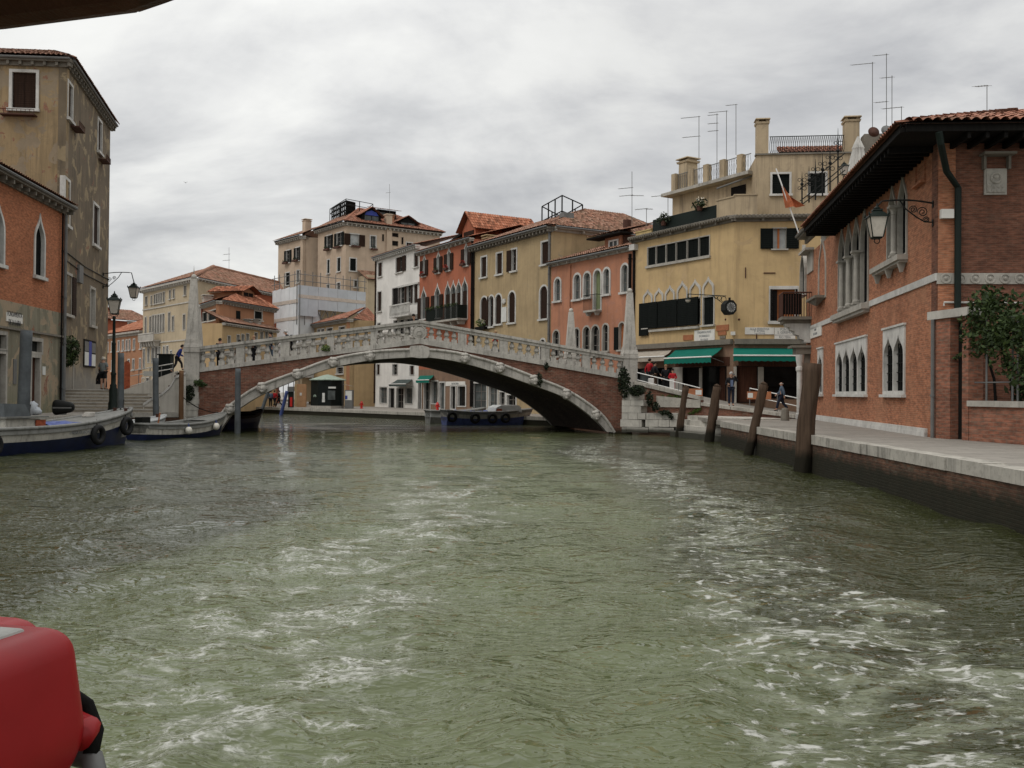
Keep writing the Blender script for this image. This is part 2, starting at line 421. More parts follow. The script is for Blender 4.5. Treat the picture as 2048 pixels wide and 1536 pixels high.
def copytree(o, parent=None, M=None, skip=()):
    """copy a thing with its parts and their sub-parts"""
    c = o.copy(); col.objects.link(c)
    if parent is None: WM[c.name] = M.copy(); c.matrix_world = M
    else: c.parent = parent; WM[c.name] = WM[parent.name] @ o.matrix_basis
    for ch in list(KIDS.get(o.name, [])): copytree(ch, c)
    return c
KIDS = {}
def kids_of(o): KIDS[o.name] = [x for x in bpy.data.objects if x.parent == o]; [kids_of(x) for x in KIDS[o.name]]

# ------------------------------------------------------------------ material set
mat_stone('stone', (0.40, 0.375, 0.33), 1, 0.55); mat_stone('stone_pale', (0.47, 0.445, 0.40), 2, 0.3)
mat_stone('stone_white', (0.56, 0.545, 0.51), 3, 0.35); mat_stone('stone_dark', (0.19, 0.17, 0.14), 4, 0.6)  # dark stone; on cornices it also puts the eaves' shade into the colour
mat_stone('stone_pier', (0.50, 0.475, 0.42), 5, 0.5, damp=0.33); mat_stone('quay_stone', (0.41, 0.385, 0.335), 6, 0.9)
mat_stone('bridge_stone', (0.46, 0.435, 0.39), 16, 0.85)
mat_paving('paving', (0.29, 0.265, 0.23)); mat_stone('step_stone', (0.36, 0.32, 0.26), 8, 0.5)
mat_brick('bridge_brick', (0.21, 0.085, 0.055), (0.13, 0.055, 0.038), (0.26, 0.21, 0.16), 3, 0.75, moss=(0.15, (0.02, 0.02, 0.012)), bw=0.28, rh=0.085)
mat_brick('quay_brick', (0.16, 0.08, 0.05), (0.10, 0.05, 0.035), (0.14, 0.12, 0.09), 4, 0.8, moss=(0.55, (0.016, 0.017, 0.010)))
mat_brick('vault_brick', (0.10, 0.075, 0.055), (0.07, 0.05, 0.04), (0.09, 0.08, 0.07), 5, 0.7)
mat_brick('orange_brick', (0.40, 0.158, 0.082), (0.31, 0.12, 0.063), (0.36, 0.23, 0.155), 6, 0.35, patch=(0.40, 0.20, 0.115), rh=0.065)
mat_brick('orange_brick_left', (0.41, 0.15, 0.072), (0.32, 0.11, 0.052), (0.36, 0.19, 0.11), 8, 0.35, rh=0.065)
mat_brick('dark_brick', (0.19, 0.08, 0.05), (0.13, 0.055, 0.036), (0.17, 0.11, 0.08), 7, 0.5, rh=0.065)
mat_brick('garden_brick', (0.32, 0.13, 0.08), (0.20, 0.085, 0.055), (0.20, 0.16, 0.12), 9, 0.6, bw=0.26, rh=0.11, ms=0.016)
mat_plaster('plaster_grey', (0.175, 0.138, 0.095), 1, 1.0, (0.05, 0.044, 0.036), patch=(0.30, 0.235, 0.145), patch_at=0.54, brick=0.635, low=(3.2, (0.22, 0.21, 0.19)))
mat_plaster('plaster_ochre', (0.33, 0.24, 0.135), 2, 1.0, (0.08, 0.065, 0.045), patch=(0.27, 0.215, 0.15), patch_at=0.515, brick=0.60)
mat_plaster('plaster_base', (0.235, 0.215, 0.155), 3, 1.0, (0.07, 0.065, 0.045), patch=(0.34, 0.265, 0.18), patch_at=0.5, brick=0.61, low=(1.4, (0.14, 0.15, 0.09)))
mat_plaster('plaster_yellow', (0.55, 0.395, 0.205), 4, 0.6, (0.20, 0.14, 0.08), patch=(0.47, 0.34, 0.19), patch_at=0.6)
mat_plaster('plaster_yellow_worn', (0.50, 0.38, 0.18), 5, 0.7, (0.12, 0.09, 0.055), brick=0.66)
mat_plaster('plaster_upper', (0.45, 0.355, 0.235), 6, 1.0, (0.12, 0.095, 0.07))
mat_plaster('plaster_pink', (0.46, 0.21, 0.125), 7, 0.8, (0.20, 0.11, 0.08), patch=(0.41, 0.2, 0.135), patch_at=0.58)
mat_plaster('plaster_olive', (0.42, 0.315, 0.18), 8, 0.65, (0.12, 0.095, 0.06), patch=(0.34, 0.29, 0.2), patch_at=0.64)
mat_plaster('plaster_red', (0.40, 0.135, 0.075), 9, 0.75, (0.18, 0.08, 0.05), patch=(0.37, 0.15, 0.095), patch_at=0.6)
mat_plaster('plaster_white', (0.74, 0.715, 0.67), 10, 0.35, (0.36, 0.34, 0.31))
mat_plaster('plaster_cream', (0.50, 0.39, 0.29), 11, 0.35, (0.24, 0.19, 0.14))
mat_plaster('plaster_beige', (0.47, 0.385, 0.265), 12, 0.4, (0.22, 0.18, 0.13))
mat_plaster('plaster_orange', (0.38, 0.19, 0.105), 13, 0.5, (0.2, 0.11, 0.07))
mat_plaster('plaster_tan', (0.48, 0.34, 0.185), 14, 0.45, (0.2, 0.14, 0.08))
mat_plaster('plaster_deep_red', (0.33, 0.10, 0.055), 15, 0.35, (0.16, 0.07, 0.04))
mat_plaster('plaster_stair', (0.56, 0.53, 0.47), 16, 0.85, (0.17, 0.15, 0.12))
mat_tile('tile', (0.33, 0.14, 0.09), 1, 0.4); mat_tile('tile_old', (0.30, 0.15, 0.10), 2, 0.6); mat_tile('tile_new', (0.36, 0.135, 0.075), 3, 0.22)
mat_wood('shutter_brown', (0.032, 0.017, 0.011), 1, slat=0.06); mat_wood('shutter_green', (0.006, 0.008, 0.007), 2, slat=0.06)
mat_wood('shutter_dark', (0.011, 0.009, 0.008), 3, slat=0.06); mat_wood('door_wood', (0.075, 0.032, 0.02), 4)
mat_wood('dark_wood', (0.010, 0.009, 0.008), 5); mat_wood('pile', (0.085, 0.056, 0.038), 6, wet=0.5); mat_wood('pile_new', (0.17, 0.095, 0.05), 7, wet=0.3)
mat_wood('green_door', (0.20, 0.23, 0.12), 8)
mat_plain('pile_paint', (0.085, 0.095, 0.10), 0.6, 0.3, var=0.3); mat_plain('blue_paint', (0.03, 0.05, 0.16), 0.5, 0.4)
mat_glass('glass'); mat_glass('glass_dim', (0.012, 0.012, 0.012), 0.45); mat_glass('glass_grey', (0.07, 0.078, 0.076), 0.3); mat_plain('curtain', (0.38, 0.39, 0.38), 0.8, 0.1); mat_plain('orange_curtain', (0.36, 0.13, 0.05), 0.8, 0.1)
mat_plain('sash', (0.20, 0.18, 0.16), 0.7, 0.1); mat_plain('iron', (0.007, 0.008, 0.007), 0.6, 0.2); mat_plain('iron_green', (0.008, 0.014, 0.011), 0.55, 0.2)
mat_plain('rust', (0.07, 0.03, 0.02), 0.8); mat_plain('zinc', (0.15, 0.15, 0.145), 0.6, 0.3, 0.2); mat_plain('steel', (0.42, 0.43, 0.43), 0.4, 0.5, 0.5)
mat_plain('white_paint', (0.72, 0.71, 0.68), 0.5, 0.35, var=0.1); mat_plain('lamp_glass', (0.46, 0.42, 0.36), 0.25, 0.5, var=0.15)
mat_plain('awning_green', (0.010, 0.135, 0.10), 0.8, 0.1, var=0.12, scale=1.2); mat_plain('awning_beige', (0.36, 0.315, 0.26), 0.85, 0.1)
mat_plain('awning_dark', (0.06, 0.075, 0.07), 0.8, 0.1)
mat_plain('sign_white', (0.66, 0.64, 0.59), 0.6, 0.3, var=0.08); mat_plain('sign_orange', (0.33, 0.125, 0.055), 0.6, 0.3); mat_plain('ink', (0.03, 0.03, 0.035), 0.7)
mat_plain('ink_soft', (0.17, 0.18, 0.19), 0.7); mat_plain('poster_blue', (0.03, 0.05, 0.26), 0.5, 0.3); mat_plain('paper', (0.60, 0.60, 0.57), 0.7, 0.2, var=0.08)
mat_plain('sheet_white', (0.66, 0.68, 0.69), 0.7, 0.2, var=0.1, scale=0.6); mat_plain('sheet_grey', (0.46, 0.49, 0.52), 0.7, 0.2, var=0.1, scale=0.6); mat_plain('sheet_tan', (0.50, 0.44, 0.38), 0.7, 0.2)
mat_plain('hydrant_red', (0.5, 0.02, 0.015), 0.4, 0.4); mat_plain('black', (0.008, 0.008, 0.008), 0.6, 0.3); mat_plain('kiosk_green', (0.007, 0.010, 0.009), 0.5, 0.2)
mat_plain('ply', (0.40, 0.23, 0.12), 0.7); mat_plain('copper_green', (0.27, 0.33, 0.27), 0.7, 0.2)
mat_leaf('leaf', (0.026, 0.046, 0.011)); mat_leaf('leaf_dark', (0.016, 0.026, 0.008)); mat_leaf('leaf_ivy', (0.014, 0.022, 0.010)); mat_leaf('leaf_fresh', (0.06, 0.095, 0.02))
mat_leaf('petal_red', (0.35, 0.03, 0.02)); mat_leaf('petal_white', (0.6, 0.58, 0.52))

# ------------------------------------------------------------------ facades
class Fac:
    """a vertical plane seen from the water: local x runs along it, y goes into the building, z is up"""
    def __init__(s, P0, P1):
        s.P0 = Vector(P0); s.P1 = Vector(P1); d = s.P1 - s.P0; s.L = d.length; s.e = d / s.L
        s.n = Vector((-s.e.y, s.e.x)); s.holes = []
        s.M = Matrix(((s.e.x, s.n.x, 0, s.P0.x), (s.e.y, s.n.y, 0, s.P0.y), (0, 0, 1, 0), (0, 0, 0, 1)))
    def uz(s, px, py):
        d = ray(px, py); den = d.x * s.n.x + d.y * s.n.y
        t = (s.P0.x * s.n.x + s.P0.y * s.n.y) / den
        p = EYE + d * t; return ((p.x - s.P0.x) * s.e.x + (p.y - s.P0.y) * s.e.y, p.z)
    def z(s, px, py): return s.uz(px, py)[1]
    def u(s, px, py=700): return s.uz(px, py)[0]
    def box(s, b):
        xl, yt, xr, yb = b; xm = (xl + xr) / 2; ym = (yt + yb) / 2
        return s.uz(xl, ym)[0], s.uz(xr, ym)[0], s.uz(xm, yb)[1], s.uz(xm, yt)[1]
    def off(s, d):
        v = s.n * -d; return Fac(s.P0 + v, s.P1 + v)
    def loc(s, P): d = Vector(P[:2]) - s.P0; return (d.dot(s.e), d.dot(s.n))
    def world(s, u, y): p = s.P0 + s.e * u + s.n * y; return p
    def TM(s, u, z, y=0.0): return s.M @ Matrix.Translation((u, y, z)) @ Matrix.Rotation(R(90), 4, 'X')
def cr(ox, oy, k): return lambda *b: tuple((ox if i % 2 == 0 else oy) + v / k for i, v in enumerate(b))
def shape(kind, u0, u1, z0, z1, n=7):
    w_ = (u1 - u0) / 2; um = (u0 + u1) / 2
    if kind == 'rect': return [(u0, z0), (u1, z0), (u1, z1), (u0, z1)]
    if kind == 'round':
        zs = z1 - w_; return [(u0, z0), (u1, z0)] + [(um + w_ * math.cos(math.pi * i / (2 * n)), zs + w_ * math.sin(math.pi * i / (2 * n))) for i in range(2 * n + 1)]
    if kind in ('ogee', 'low'):
        h = min(1.75 * w_ * 1.15, (z1 - z0) * 0.6) if kind == 'ogee' else w_ * 1.1; zs = z1 - h; right = []
        for i in range(n + 1):
            t = i / n; a, b, c, d = (1 - t) ** 3, 3 * t * (1 - t) ** 2, 3 * t * t * (1 - t), t ** 3
            right.append((w_ * (a + b + 0.22 * c), h * (0.55 * b + 0.52 * c + d)))
        return [(u0, z0), (u1, z0)] + [(um + x, zs + z) for x, z in right] + [(um - x, zs + z) for x, z in right[-2::-1]]
def grow(kind, u0, u1, z0, z1, d, db=None):
    return shape(kind, u0 - d, u1 + d, z0 - (d if db is None else db), z1 + d * (1.7 if kind == 'ogee' else 1.0))
def clip(poly, um, left):
    out = []; k = len(poly)
    for i in range(k):
        a, b = poly[i], poly[(i + 1) % k]; ia = (a[0] <= um) == left; ib = (b[0] <= um) == left
        if ia: out.append(a)
        if ia != ib:
            t = (um - a[0]) / (b[0] - a[0]); out.append((um, a[1] + t * (b[1] - a[1])))
    return out
def window(F, root, b, kind='rect', fw=0.13, sh=None, shm='shutter_brown', pane='glass', sill=True, fm='stone_white', proud=0.05, px=True, sash=True, sh_top=None, blind=None, name='window', leaf=None, sillm=None, depth=0.2):
    u0, u1, z0, z1 = F.box(b) if px else b
    hole = shape(kind, u0, u1, z0, z1)
    F.holes.append(grow(kind, u0, u1, z0, z1, 0.025))
    o = MB().plate(grow(kind, u0, u1, z0, z1, fw, fw * 0.7), [hole], -proud, depth + 0.02).build(name, fm, root, F.M)
    pm = MB().plate(grow(kind, u0, u1, z0, z1, 0.01), [], depth, depth + 0.015)
    pm.build('pane', blind or pane, o, F.M)
    um = (u0 + u1) / 2; wd = u1 - u0
    if sash and not blind and sh != 'closed' and pane.startswith('glass'):
        s = MB().box(um - 0.03, um + 0.03, 0.15, 0.197, z0 + 0.002, z1 - (wd * 0.3 if kind != 'rect' else 0.002))
        for k in (0.36, 0.7): s.box(u0 + 0.002, u1 - 0.002, 0.16, 0.195, z0 + (z1 - z0) * k - 0.02, z0 + (z1 - z0) * k + 0.02)
        s.build('sash', 'sash', o, F.M)
    zt = z1 if sh_top is None else z0 + (z1 - z0) * sh_top
    if sh:
        lw = leaf or wd / 2
        for side in (True, False):
            openleaf = sh == 'open' or (sh == 'left' and side) or (sh == 'right' and not side)
            if openleaf:
                a, c = (u0 - lw, u0 - 0.01) if side else (u1 + 0.01, u1 + lw)
                q = MB().box(a, c, -proud - 0.06, -proud - 0.012, z0 + 0.02, zt)
            else:
                hp = shape(kind if sh_top is None else 'rect', u0 + 0.012, u1 - 0.012, z0 + 0.012, zt - 0.012)
                q = MB().plate(clip(hp, um - 0.008 if side else um + 0.008, side), [], 0.07, 0.12)
            q.build('shutter', shm, o, F.M)
    if sill:
        MB().box(u0 - fw - 0.06, u1 + fw + 0.06, -0.17, 0.05, z0 - fw * 0.7 - 0.03, z0 + 0.015).build('sill', sillm or fm, o, F.M)
    return o
def wallplate(F, root, mat, u0, u1, z0, z1, th=0.4, name='wall', body=None, outline=None, extra=None):
    hs = [h for h in F.holes if min(p[0] for p in h) > u0 + 0.01 and max(p[0] for p in h) < u1 - 0.01 and min(p[1] for p in h) > z0 + 0.01 and max(p[1] for p in h) < z1 - 0.01]
    q = MB().plate(outline or [(u0, z0), (u1, z0), (u1, z1), (u0, z1)], hs, 0.0, th)
    if body: q.prism(body, z0, z1 - 0.01)
    if extra: extra(q)
    o = q.build(name, mat, root, F.M); return o
def rear(F, depth=9.0, u0=0.0, u1=None, th=0.4):
    u1 = F.L if u1 is None else u1
    return [(u0, th), (u1, th), (u1, depth), (u0, depth)]
def cornice(F, root, u0, u1, z, h=0.28, out=0.38, sp=0.6, mat='stone', gut='zinc', brk=True):
    q = MB().box(u0, u1, -0.12, 0.02, z - h, z - h * 0.45).box(u0 - 0.02, u1 + 0.02, -out, 0.05, z - h * 0.45 + 0.003, z)
    if brk:
        n = max(2, int((u1 - u0) / sp))
        for i in range(n + 1):
            u = u0 + 0.1 + (u1 - u0 - 0.2) * i / n
            q.box(u - 0.07, u + 0.07, -out + 0.06, -0.122, z - h * 0.95, z - h * 0.45 + 0.001)
    o = q.build('cornice', mat, root, F.M)
    if gut: MB().tube([(u0, -out - 0.06, z - 0.02), (u1, -out - 0.06, z - 0.02)], 0.075, 6).build('gutter', gut, o, F.M)
    return o
def downpipe(F, root, u, z0, z1, r=0.06, mat='zinc', y=-0.1):
    q = MB().tube([(u, y, z0), (u, y, z1)], r, 8)
    k = z0 + 1.2
    while k < z1: q.tube([(u, y, k), (u, y, k + 0.06)], r * 1.35, 8); k += 2.4
    return q.build('downpipe', mat, root, F.M)
def roof(F, root, A, B, C, D, mat='tile', name='roof', **kw):
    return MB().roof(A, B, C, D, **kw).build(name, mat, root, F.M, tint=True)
def hipcap(a, b, root, mat='tile', r=0.16):
    return MB().tube([Vector(a) + (Vector(b) - Vector(a)) * (i / 12) + Vector((0, 0, 0.09 + 0.02 * (i % 2))) for i in range(13)], r, 8).build('roof_ridge', mat, root, WORLD, tint=True)
def chimney(F, root, u, y, z0, z1, w_=0.5, mat='plaster_upper', flare=0.0, d=None):
    d = d or w_; q = MB().frustum(u, y, z0, z1 - 0.35, w_, d, w_ * (1 - flare * 0.3), d)
    q.frustum(u, y, z1 - 0.35 + 0.002, z1 - 0.22, w_ * 1.12, d * 1.12, w_ * 1.2, d * 1.2)
    for sx in (-1, 1): q.box(u + sx * w_ * 0.8 - 0.07, u + sx * w_ * 0.8 + 0.07, y - d * 0.8, y + d * 0.8, z1 - 0.222, z1 - 0.07)
    q.frustum(u, y, z1 - 0.072, z1, w_ * 1.28, d * 1.28, w_ * 1.2, d * 1.2)
    return q.build('chimney', mat, root, F.M)
def antenna(px, y0, y1, D, arms, label, r=0.022, group='television aerials on the roofs', thick=1.0):
    """mast with horizontal aerial booms; arms: (pixel row, pixel x of the far tip)"""
    a = at(px, y1, D); b = at(px, y0, D)
    t = empty('aerial', Matrix.Translation(a)); tag(t, label, 'aerial', group)
    MB().tube([(0, 0, 0), (b.x - a.x, 0, b.z - a.z)], r * thick, 5).build('mast', 'zinc', t)
    for ay, ax in arms:
        p0 = at(px + (6 if ax < px else -6) * 0.3, ay, D); p1 = at(ax, ay + (px - ax) * (-0.02 if ax > px else 0.10), D)
        q = MB().tube([p0 - a, p1 - a], r * 0.9 * thick, 4); n = max(4, int((p1 - p0).length / 0.28))
        for i in range(n + 1):
            c = p0.lerp(p1, i / n) - a; q.tube([c + Vector((0, 0.28, 0.10)), c - Vector((0, 0.28, 0.10))], r * 0.5 * thick, 3)
        q.build('boom', 'zinc', t)
    return t

# ================================================================== SETTING: water, quays, steps
def poly_sheet(name, pts, mat, thick=None):
    q = MB(); k = len(pts)
    if thick is None: q.add(pts, [tuple(range(k))])
    else: q.prism([p[:2] for p in pts], pts[0][2] - thick, [p[2] for p in pts])
    return tag(q.build(name, mat), kind='structure')
# water -------------------------------------------------------------
def N_col(v, sc):
    n = N.new('ShaderNodeTexNoise'); L.new(v, n.inputs['Vector']); n.inputs['Scale'].default_value = sc; n.inputs['Detail'].default_value = 4; return vmath('SUBTRACT', n.outputs['Color'], (0.5, 0.5, 0.5))
def water():
    ny, nx = 760, 520
    yy = 1.2 * (170 / 1.2) ** np.linspace(0, 1, ny) - 6.0
    ss = np.linspace(-1, 1, nx)
    Y = np.repeat(yy[:, None], nx, 1); X = ss[None, :] * (np.maximum(Y, 0) * 0.66 + 7.0)
    Z = np.zeros_like(X); r = np.random.default_rng(11)
    tab = r.random((256, 256))
    def vn(x, y):
        xi, yi = np.floor(x).astype(int), np.floor(y).astype(int); fx, fy = x - xi, y - yi; fx, fy = fx * fx * (3 - 2 * fx), fy * fy * (3 - 2 * fy)
        g = lambda i, j: tab[(xi + i) % 256, (yi + j) % 256]
        return (g(0, 0) * (1 - fx) + g(1, 0) * fx) * (1 - fy) + (g(0, 1) * (1 - fx) + g(1, 1) * fx) * fy
    step = np.maximum(np.gradient(yy)[:, None] * 2.0, 0.02)
    wx = X + 0.5 * vn(X * 0.5, Y * 0.5 + 9); wy = Y + 0.5 * vn(X * 0.5 + 31, Y * 0.5)
    for lam, amp in ((3.4, 0.030), (1.7, 0.055), (0.9, 0.050), (0.5, 0.032), (0.27, 0.018), (0.16, 0.010)):   # choppy ridged water, crests mostly across the view
        an = r.normal() * 0.35; c, s_ = math.cos(an), math.sin(an); fade = np.clip((lam / step - 2.0) / 3.0, 0, 1)
        u, v = (wx * c + wy * s_) / (lam * 1.5), (-wx * s_ + wy * c) / lam
        Z += fade * amp * (1 - 2 * np.abs(2 * vn(u + lam * 7, v - lam * 3) - 1))
    for k in range(40):
        lam = 0.3 * (2.4 / 0.3) ** r.random(); ang = r.choice([0.6, 1.7, 2.5]) + r.normal() * 0.5
        amp = 0.0035 * lam ** 0.8 * (0.5 + r.random()); kk = 2 * math.pi / lam; fade = np.clip((lam / step - 2.0) / 3.0, 0, 1)
        Z += fade * amp * np.sin(kk * (wx * math.cos(ang) + wy * math.sin(ang)) + r.random() * 6.28)
    # diverging wake of the boat: long oblique ridges towards both banks
    for sx, x0 in ((1, 0.6), (-1, -1.2)):
        q = (sx * (X - x0)) - 0.30 * Y
        env = np.exp(-((q - 1.2) / (1.0 + 0.10 * np.maximum(Y, 0))) ** 2) * np.clip(1.25 - Y / 55, 0.15, 1)
        Z += 0.05 * env * np.sin(2.05 * (0.85 * sx * X - 0.42 * Y) + 0.5 * np.sin(Y * 0.5))
    def lane(pts, wd):
        d = np.full(X.shape, 1e9)
        for (a, b) in zip(pts[:-1], pts[1:]):
            ax, ay, aw = a; bx, by, bw = b; vx, vy = bx - ax, by - ay
            t = np.clip(((X - ax) * vx + (Y - ay) * vy) / (vx * vx + vy * vy), 0, 1)
            dd = np.hypot(X - ax - t * vx, Y - ay - t * vy) / (aw + t * (bw - aw)); d = np.minimum(d, dd)
        return np.exp(-d ** 2 * wd)
    G = lambda px, py, w_: (ground(px, py).x, ground(px, py).y, w_)
    wig = 0.5 * np.sin(Y * 0.21) + 0.35 * np.sin(Y * 0.53 + 1) + 0.6 * (vn(X * 0.25, Y * 0.25) - 0.5)
    band = lambda c, hw, y0, y1: np.exp(-np.abs((X + wig - c) / hw) ** 2.6) * np.clip((Y - y0) / 2.0, 0, 1) * np.clip((y1 - Y) / (0.35 * y1), 0, 1)
    right = np.clip(band(3.7 + 0 * Y, 1.75, 2.0, 60) + 0.55 * band(2.0 + 0 * Y, 1.0, 2, 12), 0, 1)
    left = np.clip(band(-2.05 + 0 * Y, 1.35, 2.0, 34) + 0.45 * band(-0.8 + 0.03 * Y, 0.8, 2.0, 40), 0, 1)
    edge = 0.7 * lane([G(1760, 960, 0.16), G(1900, 1010, 0.12), G(2048, 1078, 0.1)], 1.0)
    left2 = 0.45 * lane([G(60, 1200, 0.18), G(170, 1130, 0.2), G(280, 1060, 0.25)], 1.0)
    foam = np.clip(right + 0.0 * left, 0, 1); froth = np.clip(left + edge, 0, 1)
    milk = np.clip(1.15 * np.exp(-np.abs((X + wig + 0.6) / (3.6 + 0.06 * Y)) ** 2.4) * np.clip((75 - Y) / 45, 0, 1), 0, 1)
    Z += froth * 0.05 * (vn(X * 3.1, Y * 3.1) + 0.5 * vn(X * 6.7, Y * 6.7) - 0.75) * (Y < 16)
    dark = np.clip(np.clip((X + wig - 2.1) / 1.6, 0, 1) + np.clip((-4.1 - X - wig) / 1.2, 0, 1) * np.clip((24 - Y) / 8, 0, 1), 0, 1)  # dark sides: less aerated water, and the banks' reflection painted into the colour
    vs = np.stack([X, Y, Z], -1).reshape(-1, 3)
    i = np.arange((ny - 1) * (nx - 1)); a = (i // (nx - 1)) * nx + i % (nx - 1)
    fs = np.stack([a, a + 1, a + nx + 1, a + nx], -1)
    me = bpy.data.meshes.new('water'); me.vertices.add(len(vs)); me.vertices.foreach_set('co', vs.ravel())
    me.loops.add(fs.size); me.loops.foreach_set('vertex_index', fs.ravel().astype(np.int32))
    me.polygons.add(len(fs)); me.polygons.foreach_set('loop_start', np.arange(0, fs.size, 4, dtype=np.int32))
    me.polygons.foreach_set('loop_total', np.full(len(fs), 4, dtype=np.int32)); me.update(); me.validate()
    me.polygons.foreach_set('use_smooth', [True] * len(fs))
    for nm, arr in (('foam', foam), ('froth', froth), ('milk', milk), ('calm_reflection', dark)):
        at_ = me.attributes.new(nm, 'FLOAT', 'POINT'); at_.data.foreach_set('value', arr.ravel().astype(np.float32))
    mt, b = newmat('water'); tcx = N.new('ShaderNodeTexCoord').outputs['Object']
    A = lambda nm: (lambda n: (setattr(n, 'attribute_name', nm), n.outputs['Fac'])[1])(N.new('ShaderNodeAttribute'))
    fo, fr, mk, stl = A('foam'), A('froth'), A('milk'), A('calm_reflection')
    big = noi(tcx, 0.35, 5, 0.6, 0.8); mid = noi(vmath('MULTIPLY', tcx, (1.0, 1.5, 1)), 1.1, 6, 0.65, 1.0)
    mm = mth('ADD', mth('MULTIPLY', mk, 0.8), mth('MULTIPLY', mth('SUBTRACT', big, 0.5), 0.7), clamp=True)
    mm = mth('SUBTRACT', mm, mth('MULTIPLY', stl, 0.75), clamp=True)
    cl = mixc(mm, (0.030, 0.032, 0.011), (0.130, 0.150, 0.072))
    cl = mixc(mth('MULTIPLY', mid, 0.35), cl, (0.065, 0.08, 0.035))
    # floes of foam drifting on the right
    fv = vmath('MULTIPLY', tcx, (1.0, 1.3, 1.0))
    f1 = noi(fv, 6.5, 5, 0.6, 0.6); f2 = noi(fv, 1.1, 4, 0.6, 0.8)
    fm = mth('ADD', mth('MULTIPLY', f1, 0.72), mth('MULTIPLY', f2, 0.28))
    m1 = mth('MULTIPLY', mth('SUBTRACT', fm, mth('SUBTRACT', 0.70, mth('MULTIPLY', fo, 0.17))), 13.0, clamp=True)
    m1b = mth('MULTIPLY', mth('MULTIPLY', mth('SUBTRACT', mth('ADD', mth('MULTIPLY', f2, 0.6), mth('MULTIPLY', noi(fv, 3.0, 4, 0.6, 0.6), 0.4)), mth('SUBTRACT', 0.72, mth('MULTIPLY', fo, 0.265))), 12.0, clamp=True), 0.75)
    # broken white water behind the propeller: lacy bubbles and torn streaks
    rv = vmath('MULTIPLY', tcx, (1.0, 1.25, 1.0))
    g2 = noi(rv, 1.0, 6, 0.62, 0.9); g3 = noi(rv, 7.0, 5, 0.65, 1.0)
    den_ = mth('MULTIPLY', mth('SUBTRACT', g2, mth('SUBTRACT', 0.70, mth('MULTIPLY', fr, 0.235))), 9.0, clamp=True)
    def lace(sc, wsc, wk, gain):
        v = N.new('ShaderNodeTexVoronoi'); v.feature = 'DISTANCE_TO_EDGE'; v.inputs['Scale'].default_value = sc
        L.new(vmath('ADD', rv, vmath('SCALE', N_col(rv, wsc), s=wk)), v.inputs['Vector'])
        return mth('SUBTRACT', 1.0, mth('MULTIPLY', v.outputs['Distance'], gain), clamp=True)
    lc = mth('MAXIMUM', lace(2.6, 1.6, 1.1, 11.0), mth('MULTIPLY', lace(7.5, 3.5, 0.6, 7.0), 0.85))
    m2 = mth('MULTIPLY', mth('MULTIPLY', lc, den_), mth('MULTIPLY', mth('SUBTRACT', g3, 0.36), 6.0, clamp=True), clamp=True)
    spk = mth('MULTIPLY', mth('SUBTRACT', noi(fv, 9.0, 3, 0.5, 0.4), 0.735), 20.0, clamp=True)
    allf = mth('MAXIMUM', mth('MAXIMUM', mth('MULTIPLY', m1, 0.9), m2), mth('MULTIPLY', spk, 0.3))
    cl = mixc(mth('MULTIPLY', den_, 0.22), cl, (0.21, 0.225, 0.15)); cl = mixc(m1b, cl, (0.17, 0.185, 0.12))
    cl = mixc(allf, cl, mixc(g3, (0.36, 0.36, 0.32), (0.62, 0.62, 0.58)))
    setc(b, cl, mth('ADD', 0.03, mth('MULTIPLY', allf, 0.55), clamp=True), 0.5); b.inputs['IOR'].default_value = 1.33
    def ridge(sc, det): return mth('SUBTRACT', 1.0, mth('ABSOLUTE', mth('SUBTRACT', mth('MULTIPLY', noi(vmath('MULTIPLY', tcx, (0.8, 1.35, 1.0)), sc, det, 0.5, 0.7), 4.0), 2.0)))
    hh_ = mth('ADD', mth('ADD', mth('MULTIPLY', ridge(1.6, 1), 0.5), mth('MULTIPLY', ridge(3.6, 1), 0.32)), mth('MULTIPLY', ridge(8.5, 1), 0.13))
    bump(b, mth('ADD', hh_, mth('MULTIPLY', allf, 0.1)), 1.0, 0.075)
    me.materials.append(mt)
    tag(link(bpy.data.objects.new('water', me)), kind='structure')
water()
mt, b = newmat('deep_water'); setc(b, (0.045, 0.05, 0.02), 0.15, 0.5)
poly_sheet('canal_bed', [(-400, -60, -0.6), (400, -60, -0.6), (400, 900, -0.6), (-400, 900, -0.6)], 'deep_water')

